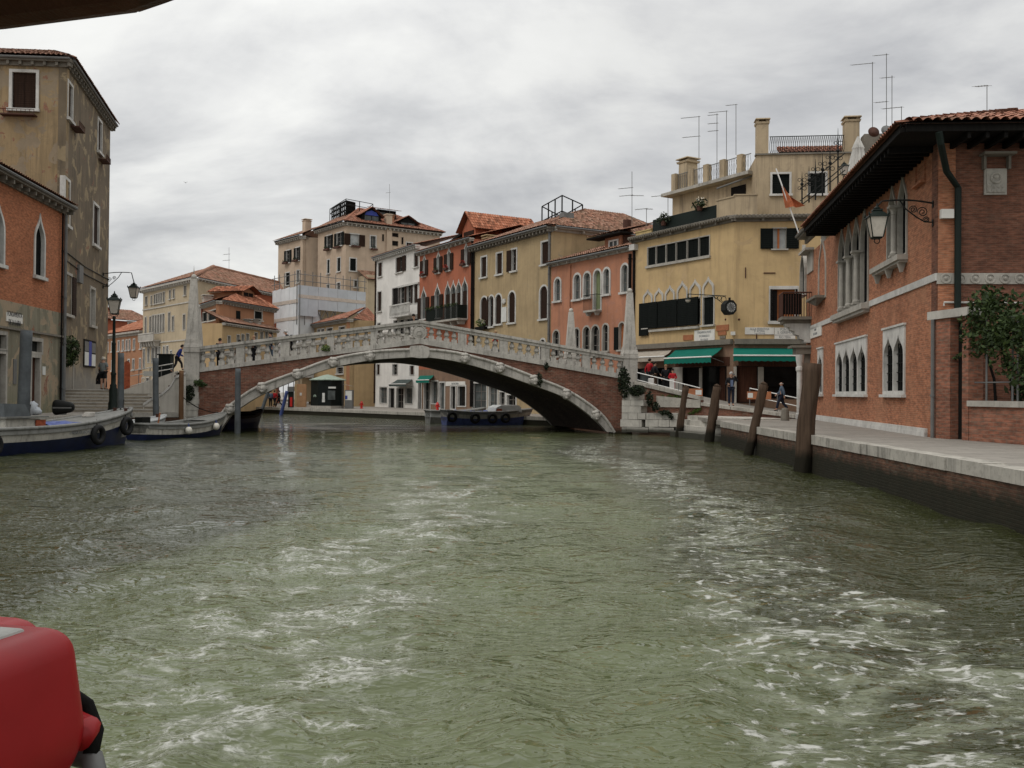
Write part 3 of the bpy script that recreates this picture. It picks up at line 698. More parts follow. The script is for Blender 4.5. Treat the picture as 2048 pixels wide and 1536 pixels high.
# right fondamenta: brick quay wall, stone lip and paving --------------------------------------------------------
QR = [ground(2300, 1035, HQ), ground(2048, 941, HQ), ground(1830, 905, HQ), ground(1640, 874, HQ), ground(1500, 852, HQ), ground(1440, 842.5, HQ)]
QR = [Vector((p.x, p.y)) for p in QR]; QR.insert(0, QR[0] + (QR[0] - QR[1]).normalized() * 8)
def quay(name, line, side, zt, wallmat, lip=0.42, lipmat='quay_stone'):
    """wall under the lip along a line (side = +1: land on the right of travel away from the viewer)"""
    out = []
    for i, p in enumerate(line):
        a = line[max(i - 1, 0)]; c = line[min(i + 1, len(line) - 1)]; d = (c - a).normalized(); out.append(Vector((d.y, -d.x)) * side)
    q = MB(); s = MB(); k = len(line); rr = np.random.default_rng(len(name))
    for i in range(k - 1):
        a, b2 = line[i] + out[i] * 0.05, line[i + 1] + out[i + 1] * 0.05
        A2, B2 = a + out[i] * 0.8, b2 + out[i + 1] * 0.8
        q.prism([a, b2, B2, A2], -1.0, zt - 0.26)
        ln = (line[i + 1] - line[i]).length; n = max(1, round(ln / 1.7))
        for j in range(n):
            t0, t1 = j / n, (j + 1) / n - 0.018 / ln * 1.7
            dz = (rr.random() - 0.5) * 0.03; dx = (rr.random() - 0.5) * 0.03
            P, Q2 = line[i].lerp(line[i + 1], t0) + out[i] * dx, line[i].lerp(line[i + 1], t1) + out[i] * dx
            s.prism([P, Q2, Q2 + out[i + 1] * lip, P + out[i] * lip], zt - 0.26 + 0.003, zt + dz)
    wo = tag(q.build(name + '_wall', wallmat), kind='structure'); so = tag(s.build(name + '_kerb', lipmat), kind='structure')
quay('quay', QR, 1, HQ, 'quay_brick')
land = [p + Vector((0.3, 0)) for p in QR]
poly_sheet('pavement', [(p.x, p.y, HQ - 0.012) for p in land] + [(10.4, 60, HQ - 0.012), (60, 60, HQ - 0.012), (60, land[0].y, HQ - 0.012)], 'paving', 0.2)
# left fondamenta ---------------------------------------------------------------------------------------------------
QL = [Vector((-20.3, 16)), Vector((-20.2, 30)), Vector((-20.3, 43.8)), Vector((-19.7, 49.7)), Vector((-18.9, 50.4)), Vector((-17.7, 51.2))]
quay('fondamenta', QL, -1, HQ, 'quay_brick')
poly_sheet('fondamenta', [(p.x - 0.3, p.y, HQ - 0.012) for p in QL] + [(-19, 52, HQ - 0.012), (-22, 64, HQ - 0.012), (-80, 64, HQ - 0.012), (-80, 16, HQ - 0.012)], 'paving', 0.2)
poly_sheet('left_bank', [(-19.2, 63.5, 1.05), (-34, 108, 1.05), (-48, 150, 1.05), (-140, 150, 1.05), (-140, 63.5, 1.05)], 'paving', 1.8)

# ------------------------------------------------------------------ building row beyond the bridge
RC = Vector((13.5, 58.0)); RD = Vector((-0.59, 1.0))
ROW = Fac(RC + RD * 75, RC)
def rowp(px, py=600):
    u = ROW.u(px, py); return ROW.P0 + ROW.e * u
FQ = 0.63
qrow = [Vector((3.4, 66.5)), plan(960, 72), plan(890, 76), plan(700, 87), plan(516, 99), Vector((-50, 124))]
quay('far_quay', qrow, 1, FQ, 'quay_brick')
far = [p + Vector((0.2, 0.1)) for p in qrow]
poly_sheet('far_pavement', [(p.x, p.y, FQ - 0.012) for p in far] + [(-90, 190, FQ - 0.012), (70, 190, FQ - 0.012), (70, 66, FQ - 0.012), (6.4, 66, FQ - 0.012)], 'paving', 1.7)
poly_sheet('land', [(-400, 150, 0.95), (400, 150, 0.95), (400, 900, 0.95), (-400, 900, 0.95)], 'paving', 0.4)
poly_sheet('right_bank', [(10.4, 60, 1.05), (60, 60, 1.05), (200, 150, 1.05), (10.4, 75, 1.05)], 'paving', 0.4)

# ramp from the bridge to the right fondamenta -------------------------------------------------------------------------
PA = plan(1268, 54.6); PB = plan(1402, 52.6); PC = plan(1625, 48.6)
FA = Fac(PA, PB); FB = Fac(PB, PC)
zA = FA.z(1272, 762); zB = FA.z(1400, 793); zB2 = FB.z(1406, 805); zC = HQ + 0.1
q = MB()
q.plate([(0, 0.2), (FA.L, 0.2), (FA.L, zB - 0.2), (0, zA - 0.2)], [], 0.06, 0.45)
rw = q.build('ramp_wall', 'bridge_brick', None, FA.M); tag(rw, kind='structure')
q = MB().plate([(0, 0.2), (FB.L, 0.9), (FB.L, zC - 0.14), (0, zB2 - 0.16)], [], 0.06, 0.45)
tag(q.build('ramp_wall', 'bridge_brick', None, FB.M), kind='structure')
def coping(F, a, b, n, name='ramp_coping', h=0.2, mat='quay_stone', w0=-0.05, w1=0.5):
    q = MB()
    for i in range(n):
        t0, t1 = i / n, (i + 1) / n - 0.004
        P = [(a[0] + (b[0] - a[0]) * t, a[1] + (b[1] - a[1]) * t) for t in (t0, t1)]
        q.plate([(P[0][0], P[0][1] - h), (P[1][0], P[1][1] - h), (P[1][0], P[1][1]), (P[0][0], P[0][1])], [], w0, w1)
    return tag(q.build(name, mat, None, F.M), kind='structure')
coping(FA, (0, zA), (FA.L, zB), 5); coping(FB, (0.01, zB2), (FB.L, zC), 7, h=0.17)
tag(MB().plate([(FA.L - 2.6, zB - 0.62), (FA.L - 0.02, zB - 0.62), (FA.L - 0.02, zB - 0.2), (FA.L - 2.6, zB + 0.02)], [], -0.06, 0.059).build('ramp_coping', 'quay_stone', None, FA.M), kind='structure')
q = MB()
P0, P1, P2 = PA, PB, PC; back = [Vector((3.0, 67.0)), Vector((13.6, 57.9)), Vector((18.4, 57.4))]
for (a, b2, c, d, za, zb) in ((P0, P1, back[1], back[0], zA, zB2), (P1, P2, back[2], back[1], zB2, zC)):
    q.add([(a.x, a.y, za - 0.08), (b2.x, b2.y, zb - 0.08), (c.x, c.y, zb - 0.06), (d.x, d.y, za - 0.06)], [(0, 1, 2, 3)])
tag(q.build('ramp', 'paving'), kind='structure')
# landing steps at the foot of the pier
FS = Fac(plan(1352, 52.5), plan(1480, 45.5))
q = MB()
for i, (h, o) in enumerate(((0.3, -0.35), (0.62, 0.0), (0.92, 0.35), (1.14, 0.7))): q.box(0, FS.L - i * 0.3, o, 3.2, -0.8, h)
tag(q.build('water_steps', 'stone_pier', None, FS.M), kind='structure')

# left steps up to the bridge ------------------------------------------------------------------------------------------
SL = Fac(Vector((-24.2, 50.1)), Vector((-18.95, 50.6)))
q = MB(); nst = 7; ztop = 2.3; rise = (ztop - HQ) / nst
for i in range(nst):
    q.box(-0.6, SL.L + 0.05, i * 0.36, 12.0, HQ - 0.1 if i == 0 else HQ + rise * i + 0.002, HQ + rise * (i + 1))
tag(q.build('steps', 'step_stone', None, SL.M), kind='structure')
q = MB()
for i in range(nst): q.box(-0.6, SL.L + 0.06, i * 0.36 - 0.025, i * 0.36 + 0.15, HQ + rise * (i + 1) - 0.055, HQ + rise * (i + 1) + 0.004)
tag(q.build('steps', 'stone_pale', None, SL.M), kind='structure')  # white stone nosings; pale colour also stands in for light on treads

# ================================================================== THE BRIDGE
BN = Fac(plan(386, 52), plan(1258, 55))
BFv = (Vector((-3.5, 11.0)), Vector((-2.7, 11.0)))
BF = Fac(BN.P0 + BFv[0], BN.P1 + BFv[1])
bridge = empty('stone_bridge', Matrix.Translation((-5.3, 53.5, 0)))
tag(bridge, 'single arched canal bridge of red brick and white stone with balustrade and corner obelisks', 'bridge')
def bl(lst): return [BN.uz(*p) for p in lst]
def smooth_(pts, n=5):
    out = []; k = len(pts)
    for i in range(k - 1):
        p0, p1, p2, p3 = pts[max(i - 1, 0)], pts[i], pts[i + 1], pts[min(i + 2, k - 1)]
        for j in range(n):
            t = j / n
            out.append(tuple(0.5 * (2 * p1[c] + (p2[c] - p0[c]) * t + (2 * p0[c] - 5 * p1[c] + 4 * p2[c] - p3[c]) * t * t + (3 * p1[c] - p0[c] - 3 * p2[c] + p3[c]) * t ** 3) for c in (0, 1)))
    return out + [pts[-1]]
intr = smooth_(bl([(438, 866), (461, 832), (482, 815), (526, 788.5), (599, 758), (667, 735), (740, 721), (800, 716), (846, 714.5), (890, 719), (930, 727), (995, 746), (1064, 770), (1130, 796), (1188, 838), (1213, 864)]))
extr = smooth_(bl([(420, 866), (446, 824), (470, 803), (516, 773), (588, 745.5), (660, 719), (736, 704.5), (798, 699.5), (846, 698.5), (893, 702), (935, 710), (1003, 729), (1073, 755.5), (1139, 783), (1200, 826), (1228, 864)]))
plb = bl([(372, 748), (397, 744.5), (840, 687.5), (1240, 757), (1270, 762)])       # foot of the balustrade
plt_ = bl([(372, 740), (397, 736.5), (840, 677), (1240, 747), (1270, 752)])        # top of its plinth
rlb = bl([(372, 708), (397, 704), (840, 651), (1240, 722), (1270, 727)])
rlt = bl([(372, 697), (397, 693.5), (840, 640), (1240, 710.5), (1270, 716)])
def lerp_line(line, u):
    for a, b in zip(line[:-1], line[1:]):
        if u <= b[0] or b is line[-1]:
            t = (u - a[0]) / (b[0] - a[0]); return a[1] + (b[1] - a[1]) * t
KF = BF.L / BN.L
def spandrel(F, k, y0, y1):
    mid = [((a[0] + b[0]) / 2, (a[1] + b[1]) / 2) for a, b in zip(intr, extr)]
    uL, uR = plb[0][0] + 0.3, plb[-1][0] - 0.15
    out = [(uL, -0.9), (mid[0][0], -0.9)] + mid + [(mid[-1][0], -0.9), (uR, -0.9), (uR, lerp_line(plb, uR)), plb[2], (uL, lerp_line(plb, uL))]
    return MB().plate([(p[0] * k, p[1]) for p in out], [], y0, y1).build('spandrel_wall', 'bridge_brick', bridge, F.M)
spandrel(BN, 1, 0.0, 0.45); spandrel(BF, KF, -0.45, 0.0)
def ring(F, k, y0, y1, ym):
    q = MB(); n = len(intr)
    q.plate([(p[0] * k, p[1]) for p in intr] + [(p[0] * k, p[1]) for p in extr[::-1]], [], y0, y1)
    o = q.build('arch_ring', 'bridge_stone', bridge, F.M)
    MB().tube([(p[0] * k, ym, p[1] - 0.02) for p in extr], 0.085, 8).build('arch_moulding', 'bridge_stone', o, F.M)
    return o
ring0 = ring(BN, 1, -0.14, 0.5, -0.14); ring(BF, KF, -0.5, 0.14, 0.14)
# vault and deck
q = MB(); vs = []
for p in intr:
    a = BN.world(p[0], 0.47); b = BF.world(p[0] * KF, -0.47); vs += [(a.x, a.y, p[1] + 0.004), (b.x, b.y, p[1] + 0.004)]
q.add(vs, [(2 * i, 2 * i + 1, 2 * i + 3, 2 * i + 2) for i in range(len(intr) - 1)])
q.build('vault', 'vault_brick', bridge, WORLD)
q = MB(); vs = []
us = [plb[0][0] - 0.6] + [plb[0][0] + (plb[-1][0] - plb[0][0]) * i / 24 for i in range(25)]
for u in us:
    z = lerp_line(plt_, max(u, plb[0][0])) - 0.14
    if u > plt_[2][0] - 1.2 and u < plt_[2][0] + 1.2: z = min(z, plt_[2][1] - 0.14 - 0.1)
    a = BN.world(u, 0.1); b = BF.world(u * KF, -0.1); vs += [(a.x, a.y, z), (b.x, b.y, z)]
q.add(vs, [(2 * i, 2 * i + 1, 2 * i + 3, 2 * i + 2) for i in range(len(us) - 1)])
q.build('deck', 'paving', bridge, WORLD)
# carved heads and centre block
def head_mesh(s=0.27):
    q = MB().ball((0, 0, 0), s, 12, 9, (0.95, 0.9, 1.12), 0.25)
    q.ball((0, -s * 0.86, -s * 0.12), s * 0.24, 8, 6, (0.7, 1.0, 1.5)).ball((-s * 0.4, -s * 0.68, s * 0.22), s * 0.22, 8, 6, (1.3, 0.7, 0.6)).ball((s * 0.4, -s * 0.68, s * 0.22), s * 0.22, 8, 6, (1.3, 0.7, 0.6))
    q.ball((0, -s * 0.7, -s * 0.62), s * 0.36, 8, 6, (1.0, 0.7, 0.9)).ball((0, -s * 0.3, s * 0.75), s * 0.7, 10, 6, (1.35, 0.8, 0.6), 0.4)
    for sx in (-1, 1): q.ball((sx * s * 0.95, -s * 0.1, 0), s * 0.3, 8, 6, (0.6, 0.8, 1.6), 0.3)
    return q
h0 = None
for px, py in ((461, 819), (525.5, 776), (596, 749.5), (667, 726), (740, 713), (929, 717), (999, 736.5), (1067, 761), (1131, 789), (1190, 831)):
    u, z = BN.uz(px, py)
    if h0 is None:
        h0 = head_mesh().build('carved_head', 'bridge_stone', ring0, BN.M @ Matrix.Translation((u, -0.25, z)), True)
    else:
        h = h0.copy(); link(h, ring0, BN.M @ Matrix.Translation((u, -0.25, z)) @ Matrix.Rotation(random.uniform(-0.25, 0.25), 4, 'Y'))
pq = [(819, 695), (822, 692), (845, 691), (858, 695), (859, 708), (855, 716), (838, 716.5), (820, 714)]
MB().plate(bl(pq), [], -0.26, 0.3).build('keystone_block', 'bridge_stone', ring0, BN.M)
# balustrades
PIERS = [(472, 489), (561, 579), (654, 668), (741, 753), (822, 855), (916, 933), (999, 1016), (1082, 1099), (1165, 1181)]
pu = [(BN.u(a, 690), BN.u(b, 690)) for a, b in PIERS]
uLs, uRs = BN.u(399, 700), BN.u(1245, 720)
bal_mesh = None
def balustrade(F, k, sy, yc):
    """sy: +1 when the outer face looks along -y"""
    global bal_mesh
    edges = [uLs - 0.3] + [(a + b) / 2 for a, b in pu] + [uRs + 0.3]
    apex = plt_[2][0]
    q = MB()
    for i in range(len(edges) - 1):
        for (u0, u1) in ((edges[i], edges[i + 1]),):
            u1 -= 0.012
            for lo, hi, w_ in ((plb, plt_, 0.24), (rlt, rlt, 0.27), (rlb, rlt, 0.20)):
                if lo is hi: f0, f1 = (lambda u: lerp_line(rlt, u) - 0.15), (lambda u: lerp_line(rlt, u))
                elif lo is rlb: f0, f1 = (lambda u: lerp_line(rlb, u)), (lambda u: lerp_line(rlt, u) - 0.148)
                else: f0, f1 = (lambda u: lerp_line(plb, u)), (lambda u: lerp_line(plt_, u))
                xs = [u0, u1] if not (u0 < apex < u1) else [u0, apex, u1]
                out = [(x * k, f0(x)) for x in xs] + [(x * k, f1(x)) for x in xs[::-1]]
                q.plate(out, [], yc - w_, yc + w_)
    root = q.build('balustrade', 'bridge_stone', bridge, F.M)
    for i, (a, b) in enumerate(pu):
        um = (a + b) / 2; z0 = min(lerp_line(plt_, a), lerp_line(plt_, b)) - 0.02; z1 = max(lerp_line(rlb, a), lerp_line(rlb, b)) + 0.02
        if i == 4:
            z0 = lerp_line(plt_, um) - 0.05; z1 = lerp_line(rlb, um)
            q = MB().box(a * k + 0.12, b * k - 0.12, yc - 0.1, yc + 0.14, z0, z1 + 0.03)
            c = (um * k, yc - 0.14, (z0 + z1) / 2 - 0.01)
            q.ball(c, 0.4, 20, 10, (0.92, 0.22, 1.0)); q.torus((c[0], c[1] - 0.02, c[2]), 0.38, 0.05, 'y', 22, 6)
            for j in range(18):
                an = 2 * math.pi * j / 18; q.ball((c[0] + 0.43 * math.cos(an), c[1] + 0.03, c[2] + 0.43 * math.sin(an)), 0.06, 7, 5, (1, 0.8, 1), 0.3)
            q.ball((c[0], c[1] - 0.02, c[2] + 0.40), 0.12, 8, 6, (1.6, 0.7, 0.6), 0.4)
            q.torus((c[0], c[1] - 0.09, c[2] - 0.02), 0.14, 0.02, 'y', 14, 5)
            q.build('cartouche', 'bridge_stone', root, F.M, True)
        else:
            MB().box(a * k, b * k, yc - 0.17, yc + 0.17, z0, z1).build('balustrade_pier', 'bridge_stone', root, F.M)
    spans = [(uLs - 0.12, pu[0][0])] + [(pu[i][1], pu[i + 1][0]) for i in range(len(pu) - 1)] + [(pu[-1][1], uRs + 0.1)]
    for a, b in spans:
        n = 4
        for j in range(n):
            u = a + (b - a) * (j + 0.5) / n; z = lerp_line(plt_, u)
            Mx = F.M @ Matrix.Translation((u * k, yc, z - 0.05))
            if bal_mesh is None:
                q = MB().box(-0.155, 0.155, -0.15, 0.15, 0, 0.31)
                q.lathe([(0.12, 0.312), (0.13, 0.34), (0.085, 0.36), (0.10, 0.40), (0.15, 0.47), (0.155, 0.52), (0.125, 0.60), (0.085, 0.70), (0.072, 0.77), (0.10, 0.79), (0.10, 0.82)], 12)
                q.box(-0.12, 0.12, -0.12, 0.12, 0.822, 0.99)
                bal_mesh = q.build('baluster', 'bridge_stone', root, Mx)
            else: link(bal_mesh.copy(), root, Mx)
    return root
balN = balustrade(BN, 1, 1, 0.15); balF = balustrade(BF, KF, -1, -0.15)
# obelisks on their pedestals
def obelisk(M, hs, hp, w0=0.325, w1=0.155, spike=0.0):
    """hp: pedestal height, hs: shaft height, origin at the pedestal's foot"""
    q = MB().box(-0.40, 0.40, -0.40, 0.40, 0, hp - 0.16)
    q.box(-0.44, 0.44, -0.44, 0.44, hp - 0.158, hp); q.box(-0.42, 0.42, -0.42, 0.42, hp + 0.002, hp + 0.1)
    q.frustum(0, 0, hp + 0.102, hp + 0.34, 0.43, 0.43, 0.385, 0.385); q.box(-0.37, 0.37, -0.37, 0.37, hp + 0.342, hp + 0.5)
    q.box(-0.345, 0.345, -0.345, 0.345, hp + 0.502, hp + 0.56)
    q.frustum(0, 0, hp + 0.562, hp + hs, w0, w0, w1, w1)
    o = q.build('obelisk', 'bridge_stone', bridge, M)
    b = MB().ball((0, 0, hp + hs + 0.11), 0.155, 14, 10)
    if spike: b.lathe([(0.03, hp + hs + 0.26), (0.02, hp + hs + 0.5), (0.004, hp + hs + 0.26 + spike)], 6)
    b.build('finial', 'bridge_stone', o, M, True); return o
def ob_at(F, px, ybase, yped, ytop, spike=0.0, yoff=0.15):
    Fo = F.off(-yoff); u, z0 = Fo.uz(px, ybase); zp = Fo.z(px, yped); zt = Fo.z(px, ytop)
    obelisk(F.M @ Matrix.Translation((u, yoff, z0)), zt - zp, zp - z0, spike=spike)
ob_at(BN, 385.5, 750, 699, 558, 0.5); ob_at(BN, 1258, 776, 712, 585.5)
uF = BF.off(0.15).u(1141); ob_at(BF, 1141, 760, 712, 624, yoff=-0.15)
ob_at(BF, 394, 752, 712, 616, yoff=-0.15)
# rusticated piers at both ends
def quoins(px0, px1, y0, rows, ya=-0.22, yb=0.7, F=BN, mat='stone_pier'):
    q = MB(); r_ = np.random.default_rng(5)
    for i in range(len(rows) - 1):
        za, zb = F.z((px0 + px1) / 2, rows[i + 1]), F.z((px0 + px1) / 2, rows[i]); u0, u1 = F.u(px0, 780), F.u(px1, 780)
        q.box(u0 - r_.random() * 0.06, u1 + r_.random() * 0.06, ya - r_.random() * 0.05, yb, za + 0.015, zb)
    q.box(F.u(px0 + 1, 780) + 0.02, F.u(px1 - 1, 780) - 0.02, ya + 0.06, yb - 0.02, -0.8, F.z(px0, rows[0]) - 0.02)
    return q.build('pier_stones', mat, bridge, F.M)
quoins(374, 397, 0, [749, 761, 772, 784, 797, 809, 821, 834, 848, 862])
# right abutment: courses of big white blocks stepping out to the water
q = MB(); r_ = np.random.default_rng(9)
Fb = Fac(plan(1241, 54.2), plan(1364, 52.3))
def block(x0, y0, x1, y1, out=0.5, back=0.6):
    u0, u1, z0, z1 = Fb.box((x0, y0, x1, y1)); q.box(u0 + 0.012, u1 - 0.012, 0.5 - out - r_.random() * 0.07, back + 0.6, z0 + 0.012, z1 - 0.008)
for b in ((1246, 776, 1272, 788), (1245, 788, 1278, 800), (1244, 800, 1262, 812), (1262, 800, 1288, 812), (1244, 812, 1283, 826), (1244, 812.5, 1252, 826),
          (1244, 826, 1257, 839), (1257, 826, 1276, 839), (1276, 826, 1292, 839), (1292, 826, 1309, 839), (1309, 826, 1326, 839), (1326, 826, 1356, 839),
          (1241, 839, 1284, 854), (1291, 839, 1307, 854), (1307, 839, 1318, 854), (1318, 839, 1340, 854), (1340, 839, 1360, 854),
          (1244, 854.5, 1254, 865), (1254, 854.5, 1298, 865), (1298, 854.5, 1349, 865)):
    if b == (1244, 812.5, 1252, 826): continue
    block(*b, out=0.55 if b[1] > 838 else 0.5)
u0, u1, z0, z1 = Fb.box((1246, 800, 1356, 880)); q.box(u0, u1, 0.14, 1.1, -0.9, z1 - 2.2)
q.box(u0, Fb.u(1268), 0.16, 1.0, 0.2, Fb.z(1260, 778))
q.build('abutment_stones', 'stone_pier', bridge, Fb.M)
# white sloped stair parapet by the left pier
FP = Fac(plan(290, 50.9), plan(374, 51.45))
sp = empty('stair_parapet', FP.M); tag(sp, 'white stone parapet sloping up beside the left steps to the bridge pier', 'parapet')
tl = [(286, 812), (303, 801), (322, 792), (340, 777), (352, 757), (372, 749)]
tl = [FP.uz(*p) for p in tl]
MB().plate([(tl[0][0], 0.2), (tl[-1][0], 0.2)] + tl[::-1], [], 0.0, 0.95).build('wall', 'plaster_stair', sp, FP.M)
q = MB(); c = MB()
for a, b in zip(tl[:-1], tl[1:]):
    q.plate([(a[0], a[1] + 0.003), (b[0] - 0.015, b[1] + 0.003), (b[0] - 0.015, b[1] + 0.14), (a[0], a[1] + 0.14)], [], -0.07, 1.15)
    c.box(b[0] - 0.10, b[0] - 0.06, 0.12, 0.95, b[1] + 0.10, b[1] + 0.165)
q.build('coping', 'stone_white', sp, FP.M); c.build('iron_cramps', 'rust', sp, FP.M)

# ================================================================== BUILDINGS ALONG THE FAR ROW
def house(name, F, label, cat='house'):
    o = empty(name, F.M); tag(o, label, cat); return o
def seg(pxl, pxr, py=600): return Fac(rowp(pxl, py), rowp(pxr, py))
ZB = 0.2
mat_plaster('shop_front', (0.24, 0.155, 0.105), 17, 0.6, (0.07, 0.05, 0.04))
# ---- white house
FW = seg(751.5, 838.5); hw = house('white_house', FW, 'narrow white rendered house with brown shutters between pink flats and the red house')
zt = FW.z(795, 505); c5 = cr(740, 400, 5.251)
for b, k in (((88, 660, 128, 805), dict(sh='closed', fw=0.1)), ((275, 600, 345, 760), dict(sh='right', fw=0.1)), ((465, 555, 508, 705), dict(sh='closed', fw=0.1)),
             ((82, 965, 122, 1170), dict(sh='closed', fw=0.12)), ((236, 925, 300, 1150), dict(sh='closed', shm='shutter_dark', fw=0.1)),
             ((318, 905, 372, 1100), dict(sh='open', leaf=0.25, sill=False, fw=0.12)), ((390, 895, 440, 1090), dict(sh='open', leaf=0.25, sill=False, fw=0.12)), ((465, 880, 503, 1080), dict(sh='closed', sill=False, fw=0.12)),
             ((80, 1295, 112, 1440), dict(sh='closed', fw=0.12)), ((250, 1265, 290, 1440), dict(fw=0.12)), ((305, 1258, 360, 1440), dict(fw=0.12)), ((375, 1250, 430, 1440), dict(fw=0.12))):
    window(FW, hw, c5(*b), **k)
c6 = cr(500, 720, 5.12)
for b, k in (((1300, 45, 1330, 150), dict(sh='closed')), ((1462, 45, 1512, 150), dict()), ((1640, 60, 1680, 150), dict(sh='closed'))): window(FW, hw, c6(*b), sill=False, fw=0.1, **k)
for b, pn in (((1330, 280, 1405, 440), 'glass_grey'), ((1425, 290, 1480, 505), 'dark_wood'), ((1502, 290, 1575, 505), 'glass'), ((1592, 290, 1665, 445), 'glass_grey')):
    window(FW, hw, c6(*b), sill=False, fw=0.12, pane=pn, name='shop_window', sash=pn.startswith('glass'))
wallplate(FW, hw, 'plaster_white', 0, FW.L, ZB, zt, body=rear(FW, 10))
cornice(FW, hw, 0, FW.L, zt + 0.1, 0.4, 0.5, 0.55, 'stone_white')
roof(FW, hw, (-0.3, -0.5, zt + 0.12), (FW.L, -0.5, zt + 0.12), (FW.L, 6, zt + 1.9), (-0.3, 6, zt + 1.9), 'tile')
MB().box(FW.u(797), FW.u(838) , -0.2, 0.02, FW.z(818, 572) , FW.z(818, 568.5)).build('lintel', 'stone_white', hw, FW.M)
u0, u1, z0, z1 = FW.box(c5(285, 1095, 497, 1215))
q = MB().box(u0, u1, -0.95, 0, z0 - 0.15, z0).box(u0, u1, -0.95, -0.8, z1 - 0.14, z1)
for i in range(15): q.lathe([(0.05, z0), (0.09, z0 + 0.3), (0.05, z1 - 0.14)], 6, (u0 + 0.1 + (u1 - u0 - 0.2) * i / 14, -0.87, 0))
q.build('balcony', 'stone_white', hw, FW.M)
downpipe(FW, hw, 0.1, 1, zt - 0.3, 0.09, 'shutter_brown')
# ---- red house
FRd = seg(838.5, 946.5); hr = house('red_house', FRd, 'brick red rendered house with pointed gothic windows and a green balcony')
zt = FRd.z(893, 493)
for b in ((560, 590, 585, 800), (705, 555, 735, 765), (815, 515, 847, 740), (995, 460, 1030, 690)):
    window(FRd, hr, c5(*b), 'ogee', fw=0.13, sh='open', sh_top=0.78, leaf=0.62, pane='curtain')
for b in ((540, 930, 590, 1250), (683, 895, 735, 1240)): window(FRd, hr, c5(*b), 'ogee', fw=0.13, sh='open', sh_top=0.7, leaf=0.75, pane='glass_grey')
for b in ((790, 870, 845, 1260), (850, 860, 902, 1255), (908, 850, 956, 1250), (968, 825, 1024, 1245)): window(FRd, hr, c5(*b), 'ogee', fw=0.11, sh='closed', sh_top=0.7, sill=False, pane='glass_grey')
for b, pn in (((1725, 235, 1755, 505), 'dark_wood'), ((1785, 235, 1845, 510), 'glass'), ((1862, 220, 1925, 445), 'glass_grey')):
    window(FRd, hr, c6(*b), sill=False, fw=0.12, pane=pn, name='shop_window', sash=pn.startswith('glass'))
c6b = cr(860, 720, 5.12)
for b, pn in (((100, 235, 150, 500), 'glass_grey'), ((215, 270, 262, 500), 'dark_wood'), ((285, 270, 365, 470), 'glass')): window(FRd, hr, c6b(*b), sill=False, fw=0.15, pane=pn, name='shop_window', sash=False)
wallplate(FRd, hr, 'plaster_red', 0, FRd.L, 4.6, zt, body=rear(FRd, 10))
F2 = Fac(FRd.P0, FRd.P1); F2.holes = FRd.holes
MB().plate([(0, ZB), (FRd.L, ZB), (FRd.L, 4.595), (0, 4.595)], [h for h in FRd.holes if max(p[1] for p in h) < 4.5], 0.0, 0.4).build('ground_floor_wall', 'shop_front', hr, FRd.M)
FRd_h = [h for h in FRd.holes if max(p[1] for p in h) >= 4.5]
cornice(FRd, hr, 0, FRd.L, zt + 0.08, 0.3, 0.45, 0.9, 'stone', brk=True)
roof(FRd, hr, (0, -0.5, zt + 0.12), (FRd.L, -0.5, zt + 0.12), (FRd.L, 5, zt + 1.7), (0, 5, zt + 1.7), 'tile_new')
roof(FRd, hr, (FRd.L, 5, zt + 1.7), (0, 5, zt + 1.7), (0, 10, zt + 0.1), (FRd.L, 10, zt + 0.1), 'tile_new', name='rear_roof')
downpipe(FRd, hr, FRd.L - 0.12, 1, zt - 0.2, 0.1, 'shutter_dark')
u0, u1, z0, z1 = FRd.box(c5(690, 1130, 1025, 1265))
bq = MB().box(u0, u1, -1.05, 0, z0 - 0.18, z0); 
for i in range(5): bq.frustum(u0 + 0.4 + (u1 - u0 - 0.8) * i / 4, -0.45, z0 - 0.55, z0 - 0.182, 0.1, 0.3, 0.12, 0.44)
bq.build('balcony_slab', 'stone', hr, FRd.M)
q = MB(); q.box(u0, u1, -1.05, -1.0, z1 - 0.06, z1).box(u0, u1, -1.05, -1.0, z0 + 0.05, z0 + 0.09)
n = 34
for i in range(n + 1): x = u0 + 0.02 + (u1 - u0 - 0.04) * i / n; q.box(x - 0.05, x + 0.05, -1.04, -1.01, z0, z1 - 0.06)
for y in (-0.5, -0.05): q.box(u0, u0 + 0.04, y - 0.5, y, z0, z1).box(u1 - 0.04, u1, y - 0.5, y, z0, z1)
q.build('balcony_railing', 'iron_green', hr, FRd.M)
fl = MB()
for i in range(9): fl.leaves((u0 + 0.3 + i * (u1 - u0 - 0.6) / 8, -1.1, z1 + 0.05), (0.3, 0.16, 0.2), 26, 0.09)
tag(fl.build('balcony_flowers', 'leaf', None, FRd.M, tint=True), 'trailing green plants on the rail of the green balcony of the red house', 'plants')
for i, b in enumerate(((558, 770, 592, 812), (690, 735, 740, 775), (790, 712, 850, 750), (970, 662, 1030, 705))):
    u0, u1, z0, z1 = FRd.box(c5(*b)); um = (u0 + u1) / 2
    t = empty('flower_box', FRd.M @ Matrix.Translation((um, -0.3, z0 + 0.12)))
    tag(t, 'small box of red flowers under the %s top window of the red house' % ('first', 'second', 'third', 'fourth')[i], 'flower box', 'flower boxes under the red house windows')
    MB().box(-0.4, 0.4, -0.14, 0.14, 0, 0.2).build('trough', 'rust', t)
    MB().leaves((0, 0, 0.32), (0.42, 0.2, 0.22), 40, 0.07).build('flowers', 'petal_red' if i != 1 else 'leaf', t, tint=True)
